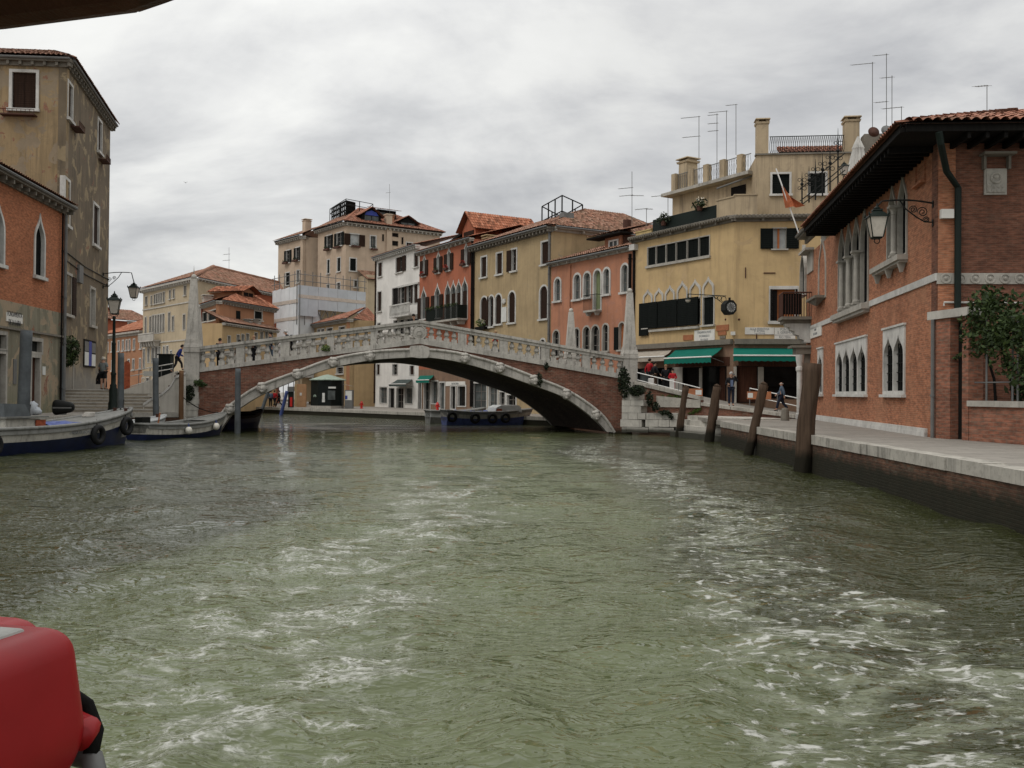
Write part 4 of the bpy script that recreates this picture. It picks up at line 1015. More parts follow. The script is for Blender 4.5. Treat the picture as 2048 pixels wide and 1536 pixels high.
# altana-like attic with steep gable and dark awning roof
FA1 = FRd.off(-1.2)
u0 = FA1.u(925, 460); u1 = FA1.u(951, 460); zb = zt; zr = FA1.z(938, 425); za = FA1.z(938, 447); um = FA1.u(938, 440)
q = MB().plate([(u0, zb), (u1, zb), (u1, za - 0.5), (um, zr - 0.25), (u0, za - 0.5)], [], 0, 0.25).box(u0, u1, 0.252, 7, zb, za - 0.6)
q.build('attic_wall', 'plaster_red', hr, FA1.M)
MB().plate(shape('rect', u0 + 0.35, u1 - 0.3, zb + 0.5, za - 0.75), [], -0.06, -0.003).build('attic_window', 'shutter_brown', hr, FA1.M)
q = MB().roof((u0 - 0.45, -0.5, za - 0.75), (u0 - 0.45, 7, za - 0.75), (um, 7, zr), (um, -0.5, zr)); q.roof((u1 + 0.5, 7, za - 0.75), (u1 + 0.5, -0.5, za - 0.75), (um, -0.5, zr), (um, 7, zr))
q.build('attic_roof', 'tile_new', hr, FA1.M, tint=True)
ul = FA1.u(884, 480); MB().add([(ul, 0.5, zb + 0.9), (u0, 0.5, za - 0.1), (u0, 6, za - 0.1), (ul, 6, zb + 0.9), (ul, 0.5, zb + 0.78), (u0, 0.5, za - 0.45), (u0, 6, za - 0.45), (ul, 6, zb + 0.78)], [(0, 1, 2, 3), (7, 6, 5, 4), (4, 5, 1, 0), (6, 7, 3, 2), (0, 3, 7, 4), (1, 5, 6, 2)]).box(ul, u0, 2.5, 2.7, zb, zb + 0.85).build('terrace_canopy', 'dark_wood', hr, FA1.M)
MB().plate([(ul, zb - 0.5), (u0, zb - 0.5), (u0, za - 0.4), (ul, zb + 0.82)], [], 1.4, 1.5).build('canopy_screen', 'dark_wood', hr, FA1.M)
chimney(FRd, hr, FRd.u(958, 480), 1.0, zt, FRd.z(958, 469), 0.42, 'plaster_olive')
# ---- olive house
FO = seg(946.5, 1102); ho = house('olive_house', FO, 'tall olive drab rendered house with brown shutters and a steel frame on its roof')
zt = FO.z(1024, 477)
for b, k in (((1170, 600, 1226, 812), dict(sh='closed')), ((1332, 560, 1390, 780), dict(sh='closed')), ((1490, 520, 1540, 745), dict(sh='left', leaf=0.75)), ((1805, 440, 1878, 675), dict(sh='closed'))): window(FO, ho, c5(*b), fw=0.14, **k)
for b, k in (((1165, 1020, 1236, 1330), dict(sh='closed')), ((1250, 1008, 1300, 1330), dict(sh='left', leaf=0.2)), ((1318, 992, 1382, 1305), dict(sh='closed')), ((1458, 965, 1526, 1290), dict(sh='closed')), ((1787, 905, 1866, 1250), dict(sh='closed')), ((1788, 1465, 1842, 1700), dict(sh='closed'))):
    window(FO, ho, c5(*b), 'round', fw=0.14, **k)
for b, pn in (((440, 240, 580, 510), 'glass_grey'), ((605, 270, 690, 520), 'glass_grey'), ((715, 330, 770, 520), 'glass'), ((790, 360, 880, 520), 'glass')): window(FO, ho, c6b(*b), sill=False, fw=0.15, pane=pn, name='shop_window')
wallplate(FO, ho, 'plaster_olive', 0, FO.L, ZB, zt, body=rear(FO, 13.5))
cornice(FO, ho, -0.1, FO.L + 0.2, zt + 0.1, 0.45, 0.55, 0.55, 'stone_dark', 'zinc')
xr_ = FO.L + 0.35
roof(FO, ho, (-0.2, -0.6, zt + 0.15), (xr_, -0.6, zt + 0.15), (xr_ - 5, 6.5, zt + 2.9), (0.8, 6.5, zt + 2.9), 'tile_old')
roof(FO, ho, (xr_, -0.6, zt + 0.15), (xr_, 14, zt + 0.15), (xr_ - 5, 10.5, zt + 2.9), (xr_ - 5, 6.5, zt + 2.9), 'tile_old', name='side_roof')
roof(FO, ho, (-0.2, 14, zt + 0.15), (-0.2, -0.6, zt + 0.15), (0.8, 6.5, zt + 2.9), (0.8, 10.5, zt + 2.9), 'tile_new', name='side_roof')
Fs = Fac(FO.world(FO.L, 0), FO.world(FO.L, 13.5)); cornice(Fs, ho, 0.1, 13.6, zt + 0.1, 0.35, 0.5, 2.4, 'stone', 'zinc')
for i, x in enumerate((0.25, 0.62)): MB().box(xr_ - 2.6 + i, xr_ - 1.9 + i, 2.2, 3.2, zt + 1.2, zt + 1.75).build('skylight', 'zinc', ho, FO.M) if i == 0 else None
downpipe(FO, ho, FO.L - 0.15, 1, zt - 0.3, 0.1, 'zinc'); downpipe(FO, ho, 0.2, 1, zt - 0.3, 0.08, 'shutter_dark')
MB().box(0, FO.L, -0.06, -0.003, 3.9, 4.35).build('shop_fascia', 'shop_front', ho, FO.M)
u0, u1, z0, z1 = FO.box(c5(1385, 1125, 1437, 1280)); tag(MB().box(u0, u1, -0.06, 0, z0, z1).build('wall_plaque', 'paper', ho, FO.M))
u0, u1, z0, z1 = FO.box(c5(1398, 1040, 1428, 1115)); MB().box(u0, u1, -0.12, 0, z0 + 0.3, z1).ball(((u0 + u1) / 2, -0.1, z0 + 0.4), (u1 - u0) / 2, 10, 6, (1, 0.3, 1)).build('stone_crest', 'stone_white', ho, FO.M)
u0, u1, z0, z1 = FO.box(c5(1150, 1290, 1250, 1365))
t = empty('planter', FO.M @ Matrix.Translation((u0, -0.3, z0))); tag(t, 'white flowering plant in a planter on the sill of the olive house arches', 'planter')
MB().box(0, u1 - u0, -0.2, 0.15, 0, 0.28).build('trough', 'dark_wood', t); MB().leaves(((u1 - u0) / 2 - 0.2, 0, 0.6), (0.8, 0.35, 0.42), 160, 0.09).build('foliage', 'leaf_fresh', t, tint=True)
MB().leaves(((u1 - u0) / 2 + 0.1, -0.1, 0.75), (0.6, 0.3, 0.25), 40, 0.07).build('blossom', 'petal_white', t, tint=True)
# steel terrace frame on the olive roof
def frame_box(name, label, corners, zb, zt_, extra=3, r=0.07, mat='dark_wood', truss=True):
    c = [Vector(p) for p in corners]; o = Vector((c[0].x, c[0].y, zb)); t = empty(name, Matrix.Translation(o)); tag(t, label, 'roof terrace frame')
    pts = []
    for i in range(4):
        a, b = c[i], c[(i + 1) % 4]; n = extra if i % 2 == 0 else 2
        for j in range(n): pts.append(a.lerp(b, j / n))
    for p in pts: MB().tube([(p.x - o.x, p.y - o.y, 0), (p.x - o.x, p.y - o.y, zt_ - zb)], r, 6).build('post', mat, t)
    q = MB(); 
    for i in range(4):
        a, b = c[i], c[(i + 1) % 4]
        for z in (zt_, zb + (zt_ - zb) * 0.72 if not truss else zb + 0.9): q.tube([(a.x - o.x, a.y - o.y, z - zb), (b.x - o.x, b.y - o.y, z - zb)], r * 0.8, 5)
        if truss:
            n = 8
            for j in range(n):
                p, p2 = a.lerp(b, j / n), a.lerp(b, (j + 1) / n); q.tube([(p.x - o.x, p.y - o.y, 0 if j % 2 else 0.9), (p2.x - o.x, p2.y - o.y, 0.9 if j % 2 else 0)], r * 0.45, 4)
    q.build('rail', mat, t); return t
zb_ = at(1085, 447, 86).z
frame_box('roof_scaffold', 'bare steel terrace frame standing on the roof of the olive house', [plan(1081, 88), plan(1121, 83), plan(1162, 87), plan(1120, 93)], at(1081, 449, 88).z - 0.6, at(1081, 413, 88).z, 3)
# ---- pink house
FP_ = seg(1102, 1265); hp = house('pink_house', FP_, 'salmon pink house with rows of round arched white framed windows')
zt = FP_.z(1183, 513); c6c = cr(1090, 400, 4.8)
for b in ((95, 755, 150, 970), (280, 715, 340, 955), (375, 700, 435, 935), (565, 660, 620, 905), (738, 622, 797, 885)): window(FP_, hp, c6c(*b), 'round', fw=0.15, pane='glass_grey', sash=True)
window(FP_, hp, c6c(472, 675, 536, 1050), 'round', fw=0.15, pane='green_door', sash=False, sill=False, name='balcony_door')
for b in ((80, 1255, 137, 1500), (283, 1235, 330, 1500), (368, 1218, 432, 1500), (450, 1208, 520, 1500), (557, 1195, 608, 1450)): window(FP_, hp, c6c(*b), 'round', fw=0.12, pane='glass', fm='stone')
window(FP_, hp, c6c(712, 1178, 768, 1440), 'round', fw=0.1, pane='orange_curtain', sh='open', shm='shutter_green', sh_top=0.85, leaf=0.5, fm='stone')
wallplate(FP_, hp, 'plaster_pink', 0, FP_.L, ZB, zt, body=rear(FP_, 9))
cornice(FP_, hp, 0, FP_.L, zt + 0.05, 0.25, 0.4, 1.3, 'stone', 'zinc')
roof(FP_, hp, (-0.1, -0.45, zt + 0.08), (FP_.L, -0.45, zt + 0.08), (FP_.L, 6.5, zt + 2.3), (-0.1, 6.5, zt + 2.3), 'tile_old')
downpipe(FP_, hp, FP_.L - 0.2, 1, zt - 0.4, 0.11, 'shutter_dark'); downpipe(FP_, hp, FP_.u(1142, 530), FP_.z(1142, 620), zt - 0.3, 0.05, 'plaster_pink')
u0, u1, z0, z1 = FP_.box(c6c(425, 915, 545, 1060))
q = MB().box(u0, u1, -0.55, 0, z0 - 0.14, z0); 
for x in (u0 + 0.25, u1 - 0.25): q.frustum(x, -0.25, z0 - 0.4, z0 - 0.142, 0.08, 0.1, 0.1, 0.25)
q.build('balcony_slab', 'stone', hp, FP_.M)
q = MB().tube([(u0, 0, z1), (u0, -0.53, z1), (u1, -0.53, z1), (u1, 0, z1)], 0.025, 5)
for i in range(12): x = u0 + (u1 - u0) * i / 11; q.tube([(x, -0.53, z0), (x, -0.53, z1)], 0.016, 4)
q.build('balcony_railing', 'iron', hp, FP_.M)
Fd = FP_.off(-1.3); u0, u1, z0, z1 = Fd.box(c6c(575, 345, 735, 475))
q = MB().box(u0, u1, 0, 3.5, z0 - 0.3, z1); q.build('dormer_wall', 'plaster_pink', hp, Fd.M)
d_ = MB().plate(shape('rect', u0 + 0.55, u1 - 0.35, z0 + 0.05, z1 - 0.3), [shape('rect', u0 + 0.68, u1 - 0.48, z0 + 0.18, z1 - 0.42)], -0.08, 0.0).box((u0 + u1) / 2 + 0.05, (u0 + u1) / 2 + 0.15, -0.07, -0.003, z0 + 0.182, z1 - 0.422).build('dormer_window', 'white_paint', hp, Fd.M)
MB().box(u0 + 0.68, u1 - 0.48, -0.03, -0.003, z0 + 0.18, z1 - 0.42).build('pane', 'glass_grey', d_, Fd.M)
roof(Fd, hp, (u0 - 1.3, -0.8, z1 + 0.05), (u1 + 0.9, -0.8, z1 + 0.05), (u1 + 0.9, 4, z1 + 1.3), (u0 - 1.3, 4, z1 + 1.3), 'tile_old', name='dormer_roof')
MB().box(u0 - 1.3, u1 + 0.9, -0.8, 0.4, z1 - 0.08, z1 + 0.045).build('dormer_eave', 'dark_wood', hp, Fd.M)
pc = at(1254, 440, 70); MB().tube([(0, 0, -3), (0, 0, 0)], 0.3, 10).build('chimney_pipe', 'rust', hp, Matrix.Translation(pc))

# ---- yellow corner house
FY = Fac(rowp(1265), RC); FY2 = Fac(RC, plan(1640, 57.4)); hy = house('yellow_house', FY, 'ochre yellow corner house with dark shutters, teal awnings and roof terraces')
zt = FY.z(1366, 459); c7 = cr(1230, 440, 4.995); zg = FY.z(1366, 688)
u0, u1, z0, z1 = FY.box((1294, 483, 1419.5, 519)); z0, z1 = FY.z(1357, 520.5), FY.z(1357, 484)
ds = [FY.u(1230 + x / 4.995, 505) for x in (325, 410, 510, 610, 720, 838, 947)]
for a, b in zip(ds[:-1], ds[1:]): window(FY, hy, (a + 0.04, b - 0.04, z0, z1), px=False, fw=0.07, sh='closed', shm='shutter_green', sill=False, fm='stone', proud=0.03)
MB().box(ds[0] - 0.1, ds[-1] + 0.1, -0.14, 0.03, z0 - 0.2, z0 - 0.05).build('sill', 'stone', hy, FY.M)
zsh = FY.z(1340, 600); zbt = FY.z(1340, 653)
for i, (xl, xr2, ya) in enumerate(((287, 376, 695), (400, 484, 680), (507, 598, 655), (625, 728, 610), (752, 858, 595), (882, 990, 570))):
    ul, ur = FY.u(1230 + xl / 4.995, 600), FY.u(1230 + xr2 / 4.995, 600); za = FY.z(1230 + (xl + xr2) / 9.99, 440 + ya / 4.995)
    hole = shape('ogee', ul + 0.1, ur - 0.1, zsh - 0.05, za - 0.2, 8)
    out = [p for p in grow('ogee', ul + 0.1, ur - 0.1, zsh - 0.05, za - 0.2, 0.13, 0.0)]
    out[0] = (out[0][0], out[0][1] - 0.01); out[1] = (out[1][0], out[1][1] - 0.01)
    hole[0] = (hole[0][0], hole[0][1] + 0.02); hole[1] = (hole[1][0], hole[1][1] + 0.02)
    o = MB().plate(out, [hole], -0.07, 0.0).build('arch_frame', 'stone_pale', hy, FY.M)
    lastw = i == 5
    b_ = (ul + 0.02, ur - 0.02, zbt - (0.12 if lastw else 0), zsh - 0.12)
    window(FY, hy, b_, px=False, fw=0.09 if lastw else 0.03, sh='closed', shm='shutter_green', sill=lastw or i == 0, fm='stone_pale', proud=0.04)
ua, ub = FY.u(1281, 620), FY.u(1400, 620)
n = 6
for i in range(n):
    a = ua + (ub - ua) * i / n; MB().box(a + 0.02, a + (ub - ua) / n - 0.03, -0.16 - 0.03 * (i % 2), -0.10 - 0.03 * (i % 2), zbt - (0.5 if i == 0 else 0.05), zsh - 0.02).build('shutter', 'shutter_green', hy, FY.M)
MB().box(FY.u(1301), FY.u(1400), -0.2, 0.02, zbt - 0.28, zbt - 0.13).build('sill', 'stone', hy, FY.M)
c8 = cr(1220, 640, 4.876)
for b, pn in (((268, 480, 418, 640), 'glass_grey'), ((455, 475, 603, 650), 'glass'), ((722, 470, 876, 690), 'shutter_dark'), ((912, 460, 1032, 790), 'glass'), ((1045, 460, 1130, 800), 'door_wood')):
    window(FY, hy, c8(*b), sill=False, fw=0.06, fm='dark_wood', pane=pn, name='shop_window', sash=False)
for b, k in (((1578, 85, 1708, 292), dict(sh='open', shm='shutter_green', leaf=0.75, pane='curtain', fw=0.06, fm='stone')), ((1570, 692, 1800, 1012), dict(pane='orange_curtain', fw=0.2, fm='stone_white', sh='open', shm='shutter_dark', leaf=0.12))):
    window(FY2, hy, c7(*b), **k)
u0, u1, z0, z1 = FY2.box(c7(1625, 85, 1645, 292)); MB().box(u0, u1, 0.1, 0.18, z0, z1).build('sash', 'orange_curtain', hy, FY2.M)
u0, u1, z0, z1 = FY2.box(c7(1575, 700, 1622, 1010)); MB().box(u0, u1, 0.06, 0.16, z0, z1).build('shutter', 'shutter_dark', hy, FY2.M)
for b, pn in (((1240, 455, 1435, 800), 'door_wood'), ((1500, 458, 1850, 640), 'glass'), ((1500, 650, 1850, 760), 'shutter_dark')): window(FY2, hy, c8(*b), sill=False, fw=0.06, fm='dark_wood', pane=pn, name='shop_window', sash=False)
foot = [(0, 0.4), (FY.L - 0.1, 0.42)] + [FY.loc(FY2.world(u, 0.4)) for u in (0.3, FY2.L)] + [FY.loc(FY2.world(FY2.L, 11)), (-0.0, 11)]
wallplate(FY, hy, 'plaster_yellow', 0, FY.L, zg, zt, body=foot)
wallplate(FY2, hy, 'plaster_yellow', 0.0, FY2.L, zg, zt)
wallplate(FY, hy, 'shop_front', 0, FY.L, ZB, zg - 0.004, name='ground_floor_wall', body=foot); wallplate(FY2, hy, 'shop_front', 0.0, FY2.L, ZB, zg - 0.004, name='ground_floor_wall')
for F_, sgn in ((FY, -1), (FY2, 1)):
    cornice(F_, hy, 0 if sgn < 0 else -0.1, F_.L + (0.25 if sgn < 0 else 0), zt + 0.06, 0.28, 0.4, 1.4, 'stone_dark', None)
    q = MB(); n = int(F_.L / 0.24)
    for i in range(n): u = F_.L * (i + 0.5) / n; q.lathe([(0.10, 0), (0.10, 0.8)], 8, (0, 0, 0)) if False else q.tube([(u, -0.52, zt + 0.05), (u, 0.3, zt + 0.2)], 0.1, 7)
    q.build('eave_tiles', 'stone_dark', hy, F_.M)
    zc_ = F_.z(1366 if sgn < 0 else 1530, 688)
    MB().box(-0.02 if sgn < 0 else 0.05, F_.L, -0.28, 0.02, zg - 0.2, zg + 0.12).build('string_course', 'stone_dark', hy, F_.M)
MB().box(FY.u(1352), FY.L - 0.3, -0.06, 0.0, FY.z(1400, 733), FY.z(1400, 716)).build('shop_fascia', 'door_wood', hy, FY.M)
MB().box(0.3, FY2.L, -0.06, 0.0, FY2.z(1530, 733), FY2.z(1530, 716)).build('shop_fascia', 'door_wood', hy, FY2.M)
pill = MB()
for b in ((620, 460, 716, 700), (880, 470, 906, 790)):
    u0, u1, z0, z1 = FY.box(c8(*b)); MB().box(u0, u1, -0.10, 0.0, 1.2, z1).build('shop_pillar', 'stone', hy, FY.M)
pill = MB()
for b in ((1170, 455, 1232, 810), (1440, 460, 1496, 800)):
    u0, u1, z0, z1 = FY2.box(c8(*b)); MB().box(max(0.02, u0), u1, -0.10, 0.0, 1.2, z1).build('shop_pillar', 'stone', hy, FY2.M)
for (px, y0, y1, hor) in ((1491, 535, 556, 0), (1539, 541, 551, 1), (1513, 670, 684, 0)):
    u, z = FY2.uz(px, (y0 + y1) / 2); q = MB()
    if hor: q.box(u - 0.35, u + 0.35, -0.05, 0, z - 0.03, z + 0.03)
    else: q.box(u - 0.03, u + 0.03, -0.05, 0, z - 0.32, z + 0.32)
    q.build('wall_anchor', 'rust', hy, FY2.M)
for px, py in ((1451, 639), (1478, 639)):
    F_ = FY if px < 1465 else FY2; u, z = F_.uz(px, py); MB().ball((u, 0, z), 0.07, 8, 6, (1, 0.6, 1)).build('wall_anchor', 'rust', hy, F_.M)
downpipe(FY, hy, 0.25, FY.z(1270, 690), zt - 0.3, 0.09, 'shutter_dark'); MB().box(0.0, 0.6, -0.35, 0, zt - 0.75, zt - 0.35).build('pipe_hopper', 'stone_white', hy, FY.M)
# terrace edge: parapets and dark screened railing
zp = zt + 0.2
def par(F, x0, x1, ytop, name='terrace_parapet', mat='plaster_upper', th=0.3, y=0.25):
    u0, u1 = F.u(x0, 450), F.u(x1, 450); z1 = F.z((x0 + x1) / 2, ytop); MB().box(u0, u1, y, y + th, zp - 0.1, z1).box(u0 - 0.03, u1 + 0.03, y - 0.05, y + th + 0.05, z1 + 0.002, z1 + 0.08).build(name, mat, hy, F.M)
par(FY, 1266, 1297, 462, mat='plaster_yellow_worn'); par(FY, 1427, 1465, 397, mat='plaster_upper')
u0, u1 = FY2.u(1466), FY2.u(1514); z1 = FY2.z(1490, 389); MB().box(0.05, u1, 0.25, 0.55, zp - 0.1, z1).box(0, u1 + 0.03, 0.2, 0.6, z1 + 0.002, z1 + 0.08).build('terrace_parapet', 'plaster_upper', hy, FY2.M)
u0, u1 = FY.u(1298), FY.u(1426); z0, z1 = FY.z(1362, 449) , FY.z(1362, 425)
q = MB(); q.tube([(u0, 0.3, z1), (u1, 0.3, z1)], 0.03, 5)
for i in range(60): x = u0 + (u1 - u0) * i / 59; q.box(x - 0.045, x + 0.045, 0.28, 0.31, z0 - 0.3, z1 - (0.02 if i % 7 else 0.0))
q.build('terrace_railing', 'iron_green', hy, FY.M)
for i, (px, py) in enumerate(((1325, 442), (1397, 412))):
    u, z = FY.uz(px, py); t = empty('roof_plant', FY.M @ Matrix.Translation((u, 0.1, z - 0.3))); tag(t, ('dark bushy pot plant on the terrace rail, nearer the pink house', 'dark trailing pot plant on the terrace rail, nearer the house corner')[i], 'plant', 'pot plants on the yellow house terrace rail')
    MB().lathe([(0.16, 0), (0.22, 0.3)], 10).build('pot', 'rust', t); MB().leaves((0, 0, 0.42), (0.75, 0.3, 0.35), 150, 0.1).build('foliage', 'leaf_dark', t, tint=True)
    MB().leaves((0.1, -0.1, 0.72), (0.45, 0.2, 0.2), 26, 0.07).build('blossom', 'petal_white' if i else 'leaf_fresh', t, tint=True)
# set-back upper storey with roof terrace
FU = FY.off(-3.4)
ul, ur = FU.u(1345, 400), FU.u(1514, 330); zl = FU.z(1430, 372)
MB().box(ul, ur - 0.02, 0, 6, zp - 0.3, zl).build('upper_storey_wall', 'plaster_upper', hy, FU.M)
MB().box(ul - 0.4, ur - 0.03, -0.75, 6, zl + 0.003, zl + 0.22).build('terrace_slab', 'stone', hy, FU.M)
u0, u1, z0, z1 = FU.box((1463, 372, 1492, 392)); MB().box(u0, u1, -0.05, -0.003, z0 - 0.3, z1).build('upper_window', 'shutter_dark', hy, FU.M)
MB().tube([(FU.u(1452), -0.9, FU.z(1452, 378) - 0.1), (FU.u(1490), -0.6, FU.z(1490, 364)), (ur - 0.1, -0.05, FU.z(1512, 350))], 0.06, 6).build('awning_roll', 'zinc', hy, FU.M)
q = MB(); zt2 = zl + 1.35; pxs = (1360, 1394, 1424, 1457, 1492)
for i, px in enumerate(pxs): u = FU.u(px, 350); MB().box(u - 0.22, u + 0.22, -0.62, -0.24, zl + 0.222, zt2 + 0.1).build('terrace_post', 'plaster_upper', hy, FU.M)
q = MB(); a, b = FU.u(1360, 350), ur - 0.1
q.tube([(a, -0.43, zt2), (b, -0.43, zt2)], 0.03, 5)
n = 70
for i in range(n):
    x = a + (b - a) * i / n; w_ = 0.11 * (1 if i % 2 else -1); zm = (zl + 0.25 + zt2) / 2
    q.tube([(x, -0.43, zl + 0.22), (x + w_, -0.43, zm), (x, -0.43, zt2)], 0.014, 4)
q.build('terrace_railing', 'zinc', hy, FU.M)
chimney(FU, hy, FU.u(1372, 340), 0.2, zl + 0.2, FU.z(1372, 317), 0.5, 'plaster_upper', 0.6)
# front tower block
FT = FY2.off(-1.2); uT0 = FT.u(1513, 350); uT1 = FT.u(1830, 350); zT = FT.z(1600, 309)
for b in ((1582, 722, 1750, 920), (1950, 715, 2100, 918)):
    window(FT, hy, cr(1220, 200, 4.876)(*b), fw=0.12, sh='closed', shm='shutter_green', fm='stone_white')
wallplate(FT, hy, 'plaster_upper', uT0, uT1, zp - 0.2, zT, body=[(uT0, 0.4), (uT1, 0.4), (uT1, 7), (uT0, 7)])
MB().box(uT0 - 0.08, uT1, -0.1, 0.4, zT + 0.002, zT + 0.1).build('parapet_cap', 'stone_dark', hy, FT.M)
chimney(FT, hy, FT.u(1526, 280), 0.5, zT, FT.z(1526, 235), 0.36, 'plaster_upper'); chimney(FT, hy, FT.u(1708, 280), 0.8, zT - 1, FT.z(1708, 228), 0.42, 'plaster_upper')
q = MB(); a, b = FT.u(1540, 290), FT.u(1690, 290); zr = FT.z(1610, 270.5); q.tube([(a, 0.2, zr), (b, 0.2, zr)], 0.03, 5).tube([(a, 0.2, zT + 0.15), (b, 0.2, zT + 0.15)], 0.02, 5)
n = 40
for i in range(n):
    x = a + (b - a) * (i + 0.5) / n; hw_ = (b - a) / n * 0.5; zm = (zT + zr) / 2
    for s_ in (-1, 1): q.tube([(x, 0.2, zT + 0.15), (x + s_ * hw_ * 0.9, 0.2, zm - 0.2), (x + s_ * hw_ * 0.9, 0.2, zm + 0.15), (x, 0.2, zr)], 0.013, 4)
q.build('roof_railing', 'iron', hy, FT.M)
FT2 = FT.off(-3.0); roof(FT2, hy, (FT2.u(1556), 0, FT2.z(1620, 306)), (FT2.u(1700), 0, FT2.z(1620, 306)), (FT2.u(1700), 2.5, FT2.z(1620, 306) + 1.0), (FT2.u(1562), 2.5, FT2.z(1620, 306) + 1.0), 'tile', name='lean_to_roof')
MB().box(FT2.u(1558), FT2.u(1700), 0.3, 2.4, zT, FT2.z(1620, 306)).build('lean_to_wall', 'plaster_upper', hy, FT2.M)
MB().box(FT.u(1724), FT.u(1765), -0.3, 0.6, zT - 0.6, FT.z(1740, 270)).build('grey_parapet', 'stone_dark', hy, FT.M)

# ---- tall cream apartment house behind the row
def face(pxl, Dl, pxr, Dr): return Fac(plan(pxl, Dl, 460), plan(pxr, Dr, 460))
c4 = cr(540, 380, 4.876)
FC1 = face(636, 137, 692, 130); FC2 = face(692, 130, 880, 138.3)
hc = house('apartment_house', FC1, 'tall cream apartment house with dark shutters, attic dormers and a roof terrace frame')
zt = FC1.z(664, 454)
for b, k in (((553, 445, 598, 575), dict(sh='open', leaf=0.55)), ((650, 418, 705, 545), dict(sh='open', leaf=0.6)), ((560, 682, 582, 815), dict(sh='closed')), ((658, 662, 688, 795), dict(sh='closed')), ((555, 925, 582, 985), dict()), ((655, 905, 685, 985), dict())): window(FC1, hc, c4(*b), fw=0.14, shm='shutter_green', **k)
for b, k in (((782, 432, 866, 545), dict(sh='open', leaf=0.9, pane='curtain')), ((980, 450, 1030, 565), dict(pane='glass_grey')), ((780, 668, 838, 790), dict(sh='closed', shm='shutter_green')), ((1330, 515, 1385, 600), dict(pane='glass')), ((822, 880, 850, 950), dict())): window(FC2, hc, c4(*b), fw=0.14, **k)
for b in ((1092, 432, 1112, 500), (1190, 420, 1252, 458), (1190, 497, 1250, 545), (1280, 460, 1302, 530)): window(FC2, hc, c4(*b), fw=0.07, sh='closed', shm='shutter_dark', sill=False, fm='plaster_cream')
foot = [(0, 0.4), (FC1.L - 0.1, 0.42)] + [FC1.loc(FC2.world(u, 0.4)) for u in (0.3, FC2.L)] + [FC1.loc(FC2.world(FC2.L, 12)), (0, 14)]
wallplate(FC1, hc, 'plaster_cream', 0, FC1.L, 8, zt, body=foot); wallplate(FC2, hc, 'plaster_cream', 0, FC2.L, 8, zt)
for F_ in (FC1, FC2): cornice(F_, hc, -0.1, F_.L + 0.1, zt + 0.1, 0.5, 0.6, 0.65, 'stone', 'shutter_dark')
roof(FC2, hc, (-0.6, -0.7, zt + 0.15), (FC2.L + 0.6, -0.7, zt + 0.15), (FC2.L - 5, 6, zt + 3.3), (4.6, 6, zt + 3.3), 'tile')
P = [FC1.loc(FC2.world(*p)) for p in ((4.6, 6), (4.6, 7))]; p_ = FC2.world(-0.5, -0.6); p2_ = FC2.world(4.6, 6); p3_ = FC2.world(FC2.L - 5, 6); hipcap((p_.x, p_.y, zt + 0.15), (p2_.x, p2_.y, zt + 3.3), hc); hipcap((p2_.x, p2_.y, zt + 3.3), (p3_.x, p3_.y, zt + 3.3), hc)
roof(FC1, hc, (-0.3, -0.7, zt + 0.15), (FC1.L + 0.6, -0.7, zt + 0.15), (P[0][0], P[0][1], zt + 3.3), (P[1][0] - 1, P[1][1], zt + 3.3), 'tile_old', name='side_roof')
roof(FC2, hc, (FC2.L + 0.6, -0.7, zt + 0.15), (FC2.L + 0.6, 12, zt + 0.15), (FC2.L - 5, 7, zt + 3.3), (FC2.L - 5, 6, zt + 3.3), 'tile', name='side_roof')
def dormer(F, root, xl, xr, yb, yt, dep, y, mat, roofm='tile', pane='glass_grey', over=0.4, blue=False):
    Fd = F.off(-y); u0, u1, z0, z1 = Fd.box((xl, yt, xr, yb)); um = (u0 + u1) / 2; ze = z0 + (z1 - z0) * 0.5
    o = MB().plate([(u0, z0 - 1), (u1, z0 - 1), (u1, ze), (um, z1 - 0.15), (u0, ze)], [], 0, 0.2).box(u0, u1, 0.202, dep, z0 - 1, ze - 0.1).build('dormer', mat, root, Fd.M)
    w1 = (u1 - u0) * 0.36
    MB().box(um - w1, um - 0.06, -0.04, -0.003, z0 + 0.1, ze - 0.1).box(um + 0.06, um + w1, -0.04, -0.003, z0 + 0.1, ze - 0.1).build('pane', pane, o, Fd.M)
    if blue: MB().plate([(um - w1, ze), (um + w1, ze), (um + w1 * 0.75, ze + (z1 - ze) * 0.4), (um, ze + (z1 - ze) * 0.62), (um - w1 * 0.75, ze + (z1 - ze) * 0.4)], [], -0.04, -0.003).build('pane', 'poster_blue', o, Fd.M)
    q = MB().roof((u0 - over, dep, ze - 0.15), (u0 - over, -over, ze - 0.15), (um, -over, z1), (um, dep, z1)).roof((u1 + over, -over, ze - 0.15), (u1 + over, dep, ze - 0.15), (um, dep, z1), (um, -over, z1))
    q.build('dormer_roof', roofm, o, Fd.M, tint=True); return o
dormer(FC2, hc, 724, 762, 447, 415, 6, 0.4, 'dark_wood', 'tile', blue=True)
dormer(FC2, hc, 797, 834, 457, 432.5, 6, 0.4, 'dark_wood', 'tile')
Fd = FC2.off(-2.5); u0, u1, z0, z1 = Fd.box((755, 412, 792, 446)); o = MB().box(u0, u1, 0, 3, z0 - 1, z1 - 0.6).build('attic_hut', 'dark_wood', hc, Fd.M)
q = MB()
for a, b in ((0.1, 0.42), (0.55, 0.9)): q.box(u0 + (u1 - u0) * a, u0 + (u1 - u0) * b, -0.05, -0.003, z0, z1 - 1.0)
q.build('pane', 'glass_grey', o, Fd.M); MB().roof((u0 - 0.5, -0.6, z1 - 0.7), (u1 + 0.6, -0.6, z1 - 0.7), (u1 + 0.3, 3, z1 + 0.1), (u0 - 0.2, 3, z1 + 0.1)).build('attic_roof', 'tile', o, Fd.M, tint=True)
